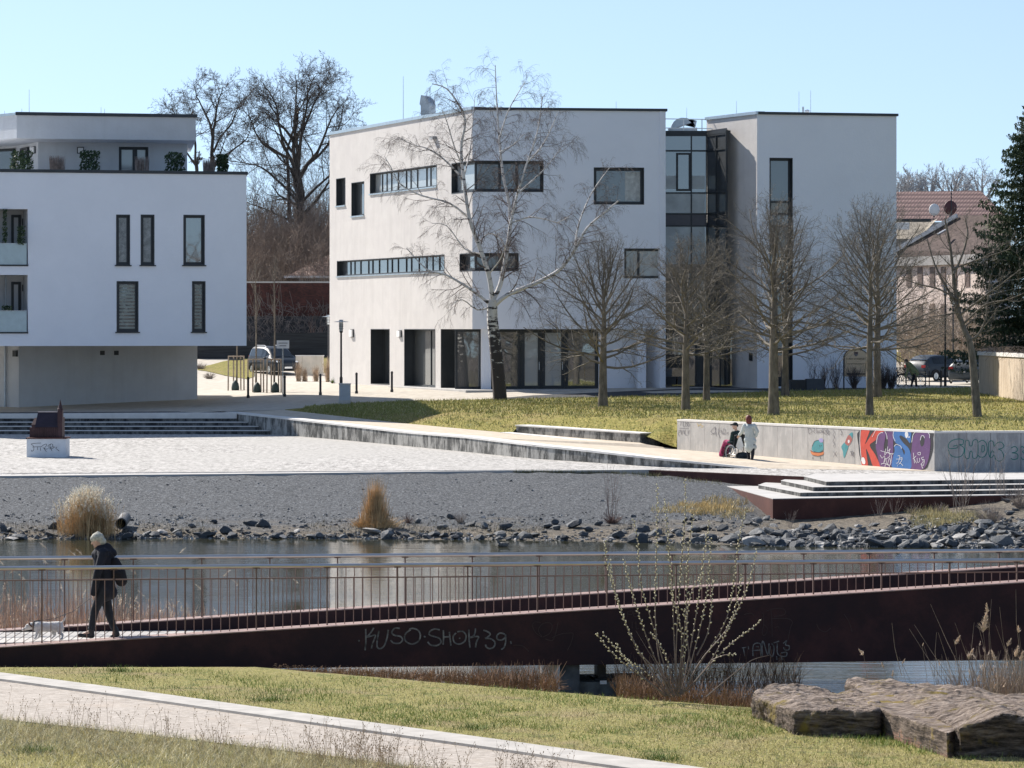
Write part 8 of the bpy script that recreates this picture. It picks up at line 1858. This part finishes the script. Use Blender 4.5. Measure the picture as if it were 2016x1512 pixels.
# seated person
t = thing("person", "person in a dark cap and green jacket sitting in the wheelchair", "person", m0)
sh0 = m0-hdg*.02+Vector((0, 0, .50)); hd = w(1447.2, 838.5, .0); hd.y = sh0.y-.02; sh0 = Vector((hd.x+.05, hd.y+.03, hd.z-.27)); hip = m0+Vector((0, 0, .08))
b = MB(); head(b, hd, Vector((-.92, .35, -.12)), .98); b.cap(hd+Vector((.02, 0, -.06)), sh0+Vector((0, 0, .05)), .05, .06); b.cap(sh0+Vector((0, 0, -.08)), hip+Vector((0, 0, .05)), .13, .14, 12)
kn = [hip+hdg*.44+sdw*(.10*q_)+Vector((0, 0, .03)) for q_ in (-1, 1)]; ft = [k_+hdg*.14-Vector((0, 0, .42)) for k_ in kn]
for q_ in (0, 1): b.cap(hip+sdw*(.09*(2*q_-1)), kn[q_], .085, .06); b.cap(kn[q_], ft[q_], .055, .04); b.cap(ft[q_], ft[q_]+hdg*.15, .04, .03)
arms = []
for q_ in (-1, 1):
    s3 = sh0+sdw*(.17*q_)-Vector((0, 0, .04)); e3 = s3+hdg*.10-Vector((0, 0, .27)); h3 = e3+hdg*.24-sdw*.06*q_-Vector((0, 0, .02)); arms.append((s3, e3, h3)); b.cap(s3, e3, .048, .04); b.cap(e3, h3, .038, .028); hand(b, h3, hdg, Vector((0, 0, -1)), 1, .6)
blob(t, "body", SKIN, b, .0095)
b = MB(); b.ell(hd+Vector((.01, .01, .045)), .10, .10, .085); b.cap(hd+Vector((-.07, .02, .045)), hd+Vector((-.15, .05, .03)), .04, .022); b.cap(hd+Vector((.06, 0, .02)), hd+Vector((.05, 0, .03)), .07, .07); blob(t, "cap", cloth("cap", (.012, .02, .022)), b, .011, 2)
b = MB(); b.cap(sh0+Vector((0, 0, -.06)), hip+Vector((0, 0, .10)), .175, .18, 14); b.cap(sh0+sdw*.15, sh0-sdw*.15, .09, .09); b.cap(sh0+Vector((.04, 0, .02)), sh0+Vector((.17, 0, -.02)), .10, .085)
for s3, e3, h3 in arms: b.cap(s3, e3, .075, .065); b.cap(e3, e3.lerp(h3, .9), .062, .05)
blob(t, "jacket", cloth("green_jacket", (.018, .045, .045), .3), b, .014, 3)
b = MB()
for q_ in (0, 1): b.cap(hip+sdw*(.09*(2*q_-1)), kn[q_], .10, .075); b.cap(kn[q_], ft[q_], .07, .055)
blob(t, "trousers", cloth("charcoal_trousers", (.02, .022, .028)), b, .013, 2)
for q_ in (0, 1): b = MB(); b.cap(ft[q_]-Vector((0, 0, .01)), ft[q_]+hdg*.17-Vector((0, 0, .01)), .05, .04); blob(t, "shoe", SHO, b, .012, 2)
b = MB(); b.cap(hip+hdg*.20+sdw*.1+Vector((0, 0, .07)), hip+hdg*.20-sdw*.1+Vector((0, 0, .07)), .09, .09)
for q_ in (0, 1): b.cap(hip+hdg*.15+sdw*(.1*(2*q_-1))+Vector((0, 0, .06)), kn[q_]+hdg*.05+Vector((0, 0, .05)), .10, .11); b.cap(kn[q_]+hdg*.05+Vector((0, 0, .05)), ft[q_]+hdg*.10+Vector((0, 0, .05)), .11, .14)
o = blob(None, "blanket", cloth("magenta", (.38, .035, .13), .45, 7), b, .015, 3); tag(o, "crumpled magenta blanket over the seated person's legs", "blanket")
q = MB(); c0 = w(1456.5, 860, -.05); q.add([c0+Vector(v) for v in ((-.04, -.05, 0), (.04, -.05, 0), (.13, -.10, -.33), (.06, -.06, -.47), (-.07, -.06, -.45), (-.14, -.10, -.33), (-.04, .05, 0), (.04, .05, 0), (.13, .08, -.33), (.06, .06, -.47), (-.07, .06, -.45), (-.14, .08, -.33))], [(0, 1, 2, 3, 4, 5)[::-1], (6, 7, 8, 9, 10, 11)]+[(i, (i+1) % 6, 6+(i+1) % 6, 6+i) for i in range(6)]); o = q.build("carrier_bag", M("white_plastic", (.72, .73, .72), .5, var=.06), smooth=False); tag(o, "white carrier bag hanging from the wheelchair handle", "bag")
b = MB(); c0 = w(1462, 897); b.cap(c0+Vector((-.10, 0, -.02)), c0+Vector((.06, 0, 0)), .14, .13); b.cap(c0+Vector((-.08, 0, -.16)), c0+Vector((.02, 0, -.16)), .07, .07); o = blob(None, "luggage_bag", cloth("luggage", (.02, .03, .04), .4, 6), b, .014, 2); tag(o, "dark bag slung low behind the wheelchair", "bag")
# ---------------- cyclist with bicycle
D_ = 174.5
def bike(label, c1, c2, mat, wz, basket=False):
    t = thing("bicycle", label, "bicycle", Vector((c1.x, c1.y, wz)), "bicycles"); ax = (c2-c1).normalized(); nrm = Vector((-ax.y, ax.x, 0)); r = .34; A, B = Vector((c1.x, c1.y, wz+r)), Vector((c2.x, c2.y, wz+r))
    bt = M("bike_tyre", (.03, .03, .032), .8, var=.1); wheel(t, A, nrm, r, .02, spokes=16, tm=bt); wheel(t, B, nrm, r, .02, spokes=16, tm=bt)
    bb = A.lerp(B, .55)-Vector((0, 0, .05)); st = A.lerp(B, .68)+Vector((0, 0, .45)); hdp = A+ax*.14+Vector((0, 0, .50)); q = MB()
    for a_, b_ in ((A, hdp), (hdp, bb), (bb, st), (bb, B), (st, B), (hdp-Vector((0, 0, .1)), st-Vector((0, 0, .12)))): q.tube([a_, b_], .018, 6)
    q.tube([hdp, hdp+Vector((0, 0, .16))-ax*.02], .016, 6); q.build("frame", mat, t)
    q = MB(); hb = hdp+Vector((0, 0, .16)); q.tube([hb+nrm*.3+ax*.12, hb+nrm*.15, hb-nrm*.15, hb-nrm*.3+ax*.12], .014, 6); q.build("handlebar", DARK, t)
    q = MB(); q.cap(st+Vector((0, 0, .10))-ax*.10, st+Vector((0, 0, .11))+ax*.1, .04, .07, 8); q.tube([st, st+Vector((0, 0, .1))], .014, 6); q.build("saddle", DARK, t)
    q = MB()
    for s2 in (0, 1): q.tube([A.lerp(B, s2)+(Vector((0, 0, 1))*math.cos(a)+ax*math.sin(a))*(r+.02) for a in np.linspace(-1.2, 1.2, 7)], .022, 5)
    q.build("mudguards", DARK, t)
    if basket:
        q = MB(); c = hdp-ax*.22+Vector((0, 0, .06))
        for k in range(7): q.obox(c+Vector((0, 0, -.12+.04*k)), .3+.015*k, .3+.015*k, .012, math.atan2(ax.y, ax.x))
        q.obox(c-Vector((0, 0, .13)), .28, .28, .02); 
        for k in range(8): a = k*.785; q.tube([c+Vector((.14*math.cos(a), .14*math.sin(a), -.13)), c+Vector((.18*math.cos(a), .18*math.sin(a), .14))], .008, 4)
        q.build("basket", mbol, t)
    return t
zg_ = Z(763, D_); bike("black bicycle with a front basket, held by the green jacketed cyclist", Vector((X(1774.5, D_), D_, 0)), Vector((X(1812, D_+.4), D_+.4, 0)), M("bike_grey", (.12, .13, .12), .4, .4, .1), zg_, True)
bike("second bicycle mostly hidden behind the one with the basket", Vector((X(1763, D_+1.6), D_+1.6, 0)), Vector((X(1790, D_+2.4), D_+2.4, 0)), M("bike_black", (.03, .03, .035), .4, .4, .1), zg_-.0, False)
t = thing("person", "person in an olive green jacket bending over a bicycle near the parked cars", "person", w(1798, 764))
fc = Vector((-.8, -.15, -.55)); hd = w(1783.5, 711.5, -.35)
b = MB(); head(b, hd, fc, 1.0, Vector((-.3, 0, 1))); s0_, h0_ = w(1789, 718, -.35), w(1801, 735, -.35); b.cap(hd+Vector((.06, 0, -.03)), s0_, .055, .06); b.cap(s0_+Vector((.03, 0, -.06)), h0_, .13, .14, 12)
for o_ in (-.17, .17):
    e_, r_ = w(1786.5, 731, -.35+o_*1.2), w(1782, 742, -.35+o_); b.cap(s0_+Vector((0, o_, -.03)), e_, .05, .042); b.cap(e_, r_, .04, .03); hand(b, r_, r_-e_, Vector((-1, 0, 0)), 1, .8)
LL = []
for o_, kx, ax_ in ((-.10, 1797, 1794), (.10, 1803, 1804)):
    k_, a_ = w(kx, 748.5, -.35+o_), w(ax_, 760.5, -.35+o_); LL.append((h0_+Vector((0, o_, 0)), k_, a_)); b.cap(h0_+Vector((0, o_, 0)), k_, .09, .058); b.cap(k_, a_, .055, .038); b.cap(a_, a_+Vector((-.13, 0, -.04)), .036, .028)
blob(t, "body", SKIN, b, .0105)
b = MB(); b.ell(hd+Vector((.02, 0, .03)), .105, .095, .10); blob(t, "hair", M("dark_hair", (.07, .045, .03), .7, var=.2), b, .012, 2)
b = MB(); b.cap(s0_+Vector((.02, 0, -.03)), h0_+Vector((.02, 0, .02)), .18, .21, 14); b.cap(s0_+Vector((0, -.15, -.02)), s0_+Vector((0, .15, -.02)), .09, .09)
for o_ in (-.17, .17): e_, r_ = w(1786.5, 731, -.35+o_*1.2), w(1782.5, 741, -.35+o_); b.cap(s0_+Vector((0, o_, -.03)), e_, .08, .07); b.cap(e_, r_, .066, .055)
blob(t, "jacket", cloth("olive", (.23, .27, .12), .2), b, .015, 3)
b = MB()
for h_, k_, a_ in LL: b.cap(h_, k_, .11, .075); b.cap(k_, a_, .07, .055)
blob(t, "trousers", cloth("black_trousers", (.012, .013, .02)), b, .015, 3)
for h_, k_, a_ in LL: b = MB(); b.cap(a_+Vector((.02, 0, -.03)), a_+Vector((-.15, 0, -.05)), .05, .038); blob(t, "shoe", M("pale_shoe", (.35, .36, .38), .6, var=.1), b, .012, 2)
# ---------------- cars
CG = M("car_glass", (.015, .02, .024), .18, 0, 0, spec=.35)
def car(label, loc, ang, L, Wd, Hh, paint, kind=0, plate="", rails=False):
    t = thing("parked_car", label, "car", (0, 0, 0), "parked cars"); hw = Wd/2
    # side profile stations: x, z bottom, z belt, z roof, half width at roof, half width belt
    if kind == 0: S = [(-.50, .42, .62, .62, .80), (-.485, .28, .92, .96, .86), (-.42, .24, .98, 1.18, .93), (-.33, .22, .97, Hh-.07, .97), (-.22, .20, .95, Hh-.005, 1), (-.05, .20, .93, Hh, 1), (.10, .20, .91, Hh-.09, 1), (.20, .20, .90, Hh-.33, 1), (.285, .20, .92, .93, .99), (.38, .21, .86, .86, .96), (.46, .24, .74, .74, .90), (.495, .34, .60, .60, .80)]
    else: S = [(-.50, .42, .70, .70, .82), (-.49, .30, 1.0, 1.12, .90), (-.45, .24, 1.05, Hh-.16, .95), (-.38, .22, 1.04, Hh-.03, .98), (-.20, .20, 1.02, Hh, 1), (.02, .20, 1.0, Hh-.02, 1), (.14, .20, .99, Hh-.14, 1), (.24, .20, .99, Hh-.42, 1), (.33, .20, 1.0, 1.02, .99), (.41, .22, .94, .94, .96), (.47, .26, .80, .80, .90), (.497, .36, .62, .62, .80)]
    def sec(s):
        x, zb_, zbt, zr, k = s; x *= L; wb, wr = hw*k, hw*k*(.76 if zr > zbt+.1 else .90); up = max(zr-zbt, 0)
        return [(x, -wb*.92, zb_), (x, -wb, zb_+.16), (x, -wb, (zb_+zbt)/2+.05), (x, -wb*.965, zbt), (x, -wr, zr-.05*min(1, up*4)), (x, -wr*.82, zr), (x, 0, zr+.02), (x, wr*.82, zr), (x, wr, zr-.05*min(1, up*4)), (x, wb*.965, zbt), (x, wb, (zb_+zbt)/2+.05), (x, wb, zb_+.16), (x, wb*.92, zb_)]
    q = MB(); sc_ = [sec(s) for s in S]; n = 13; vs = [p for s in sc_ for p in s]; fs = [(i*n+j, (i+1)*n+j, (i+1)*n+j+1, i*n+j+1) for i in range(len(S)-1) for j in range(n-1)]+[(i*n+n-1, (i+1)*n+n-1, (i+1)*n, i*n) for i in range(len(S)-1)]+[tuple(range(n)), tuple(range((len(S)-1)*n, len(S)*n))[::-1]]
    q.add(vs, fs); bd = q.build("body", paint, t, smooth=False)
    for p_ in bd.data.polygons: p_.use_smooth = True
    # glass, 6 mm proud
    G = [i for i in range(len(S)) if S[i][3] > S[i][2]+.1]
    def gpnt(i, a, side):  # along belt..roof
        s = sc_[i]; lo = Vector(s[3] if side < 0 else s[9]); hi = Vector(s[4] if side < 0 else s[8]); return lo.lerp(hi, a)+Vector((0, .012*side, 0))
    g0_, g1_ = G[0], G[-1]
    for side in (-1, 1):
        q = MB()
        for a_, b_ in zip(G[1:-1], G[2:]):
            P = [gpnt(a_, .10, side), gpnt(b_, .10, side), gpnt(b_, .90, side), gpnt(a_, .90, side)]; c = sum(P, Vector())/4; P = [c+(p-c)*.96 for p in P]; q.quad(*(P if side < 0 else P[::-1]))
        q.build("side_window", CG, t)
    def screen(i0, i1, nm, off):
        a_, b_ = sc_[i0], sc_[i1]; lo0, lo1, hi0, hi1 = Vector(a_[3]), Vector(a_[9]), Vector(b_[5]), Vector(b_[7]); lo0.z = lo1.z = max(a_[6][2]-.0, a_[3][2]); lo0.y *= .86; lo1.y *= .86
        o_ = Vector((off, 0, .02)); P = [lo0+o_, lo1+o_, hi1+o_, hi0+o_]; c = sum(P, Vector())/4; P = [c+(p-c)*.93 for p in P]; q = MB(); q.quad(*P); q.build(nm, CG, t)
    fi = max(G)+1; screen(fi, G[-1]-1, "windscreen", .03); ri = G[0]; screen(max(ri-0, 1), ri+2 if kind == 0 else ri+1, "rear_window", -.04)
    wr_ = .31; bt = M("car_tyre", (.02, .02, .022), .85, var=.1)
    for sx in (-.30, .31):
        for side in (-1, 1):
            c = Vector((sx*L, side*(hw-.10), wr_)); q = MB(); q.tube([c-Vector((0, .11*side*-1, 0)), c+Vector((0, .115*side, 0))], wr_, 18); wh = q.build("wheel", bt, t); q = MB(); q.tube([c+Vector((0, .10*side, 0)), c+Vector((0, .125*side, 0))], [.20, .19], 14)
            for k in range(6): a = k*1.047; q.bar(c+Vector((0, .127*side, 0)), c+Vector((.19*math.cos(a), .127*side, .19*math.sin(a))), .035, .02)
            q.build("rim", alu, wh)
            q = MB(); q.tube([c+Vector((wr_*1.14*math.cos(a), .108*side, wr_*1.14*math.sin(a))) for a in np.linspace(-.1, 3.25, 10)], .035, 5); q.build("wheel_arch", bt, t)
    for side in (-1, 1):
        q = MB(); q.ell((L*.462, side*hw*.70, .70 if kind == 0 else .76), .09, .15, .075, None, 10, 6); q.build("headlight", M("headlight_glass", (.75, .78, .8), .1, 0, 0, spec=.8), t, smooth=True)
        q = MB(); q.obox((-L*.486, side*hw*.70, .86 if kind == 0 else .98), .07, .26, .16 if kind == 0 else .30); q.build("tail_light", M("tail_red", (.35, .02, .02), .25, 0, 0), t)
        q = MB(); q.ell((L*.20, side*(hw+.07), .98), .06, .10, .07, None, 8, 6); q.build("wing_mirror", paint, t, smooth=True)
        q = MB(); q.obox((L*.04, side*(hw*.985), .80), .16, .03, .025); q.obox((-L*.17, side*(hw*.985), .80), .16, .03, .025); q.build("door_handle", DARK, t)
    q = MB(); q.obox((L*.49, 0, .42), .05, Wd*.55, .16); q.build("grille", DARK, t)
    q = MB(); q.obox((-L*.497, 0, .62), .02, .50, .11); q.build("number_plate", WHITE, t); q = MB(); q.obox((L*.512, 0, .42), .02, .50, .11); q.build("number_plate", WHITE, t)
    q = MB(); q.obox((-L*.46, 0, .36), .20, Wd*.88, .18); q.build("rear_bumper", DARK, t)
    if rails:
        for side in (-1, 1): q = MB(); q.tube([(-L*.33, side*hw*.68, Hh-.02), (-L*.28, side*hw*.68, Hh+.05), (L*.0, side*hw*.68, Hh+.05), (L*.06, side*hw*.68, Hh-.05)], .018, 6); q.build("roof_rail", alu, t)
    t.location = loc; t.rotation_euler = (0, 0, ang); return t
CP1 = M("paint_slate_blue", (.03, .042, .058), .45, .0, .03, spec=.3); CP2 = M("paint_blue_grey", (.055, .072, .088), .45, .0, .03, spec=.3); CP3 = M("paint_dark_blue", (.014, .022, .032), .45, .0, .03, spec=.3)
pz = lambda px, py, D: Vector((X(px, D), D, Z(py, D)))
c = pz(1846, 750, 197.5); car("dark blue grey hatchback parked behind the bending cyclist", c, math.radians(44), 4.25, 1.8, 1.50, CP1)
c = pz(1918, 755, 188.5); car("blue grey hatchback seen from behind, partly hidden by the tan garden wall", c, math.radians(62), 4.1, 1.76, 1.48, CP2)
c = gp(537, 737); c.y += 1.0; car("dark minivan with round lamps in the gap behind the staked young trees", c, math.radians(-63), 4.4, 1.8, 1.70, CP3, kind=1, rails=True)
# ================================================================ WOOD BEHIND THE CAMERA (seen only in the window panes and the water)
rnd = random.Random(4); mb = MB()
for i in range(900):
    x = rnd.uniform(-150, 150); y = -110+rnd.uniform(-14, 14); h = rnd.uniform(9, 15)+3*math.sin(x*.08); p = Vector((x, y, -6)); d = Vector((rnd.gauss(0, .1), rnd.gauss(0, .1), 1)).normalized(); e_ = p+d*h; mb.tube([p, p.lerp(e_, .5), e_], [.22, .16, .04], 3, False)
    for k in range(9):
        q_ = p.lerp(e_, rnd.uniform(.25, .95)); nd = rdir(d, rnd.uniform(.4, 1.1), rnd); L = h*rnd.uniform(.1, .3); mb.tube([q_, q_+nd*L*.5, q_+nd*L+Vector((0, 0, L*.15))], [.12, .09, .03], 3, False)
o = mb.build("far_wood", BR2); tag(o, "leafless wood on the near side of the river, behind the viewpoint", "wood", kind='stuff')
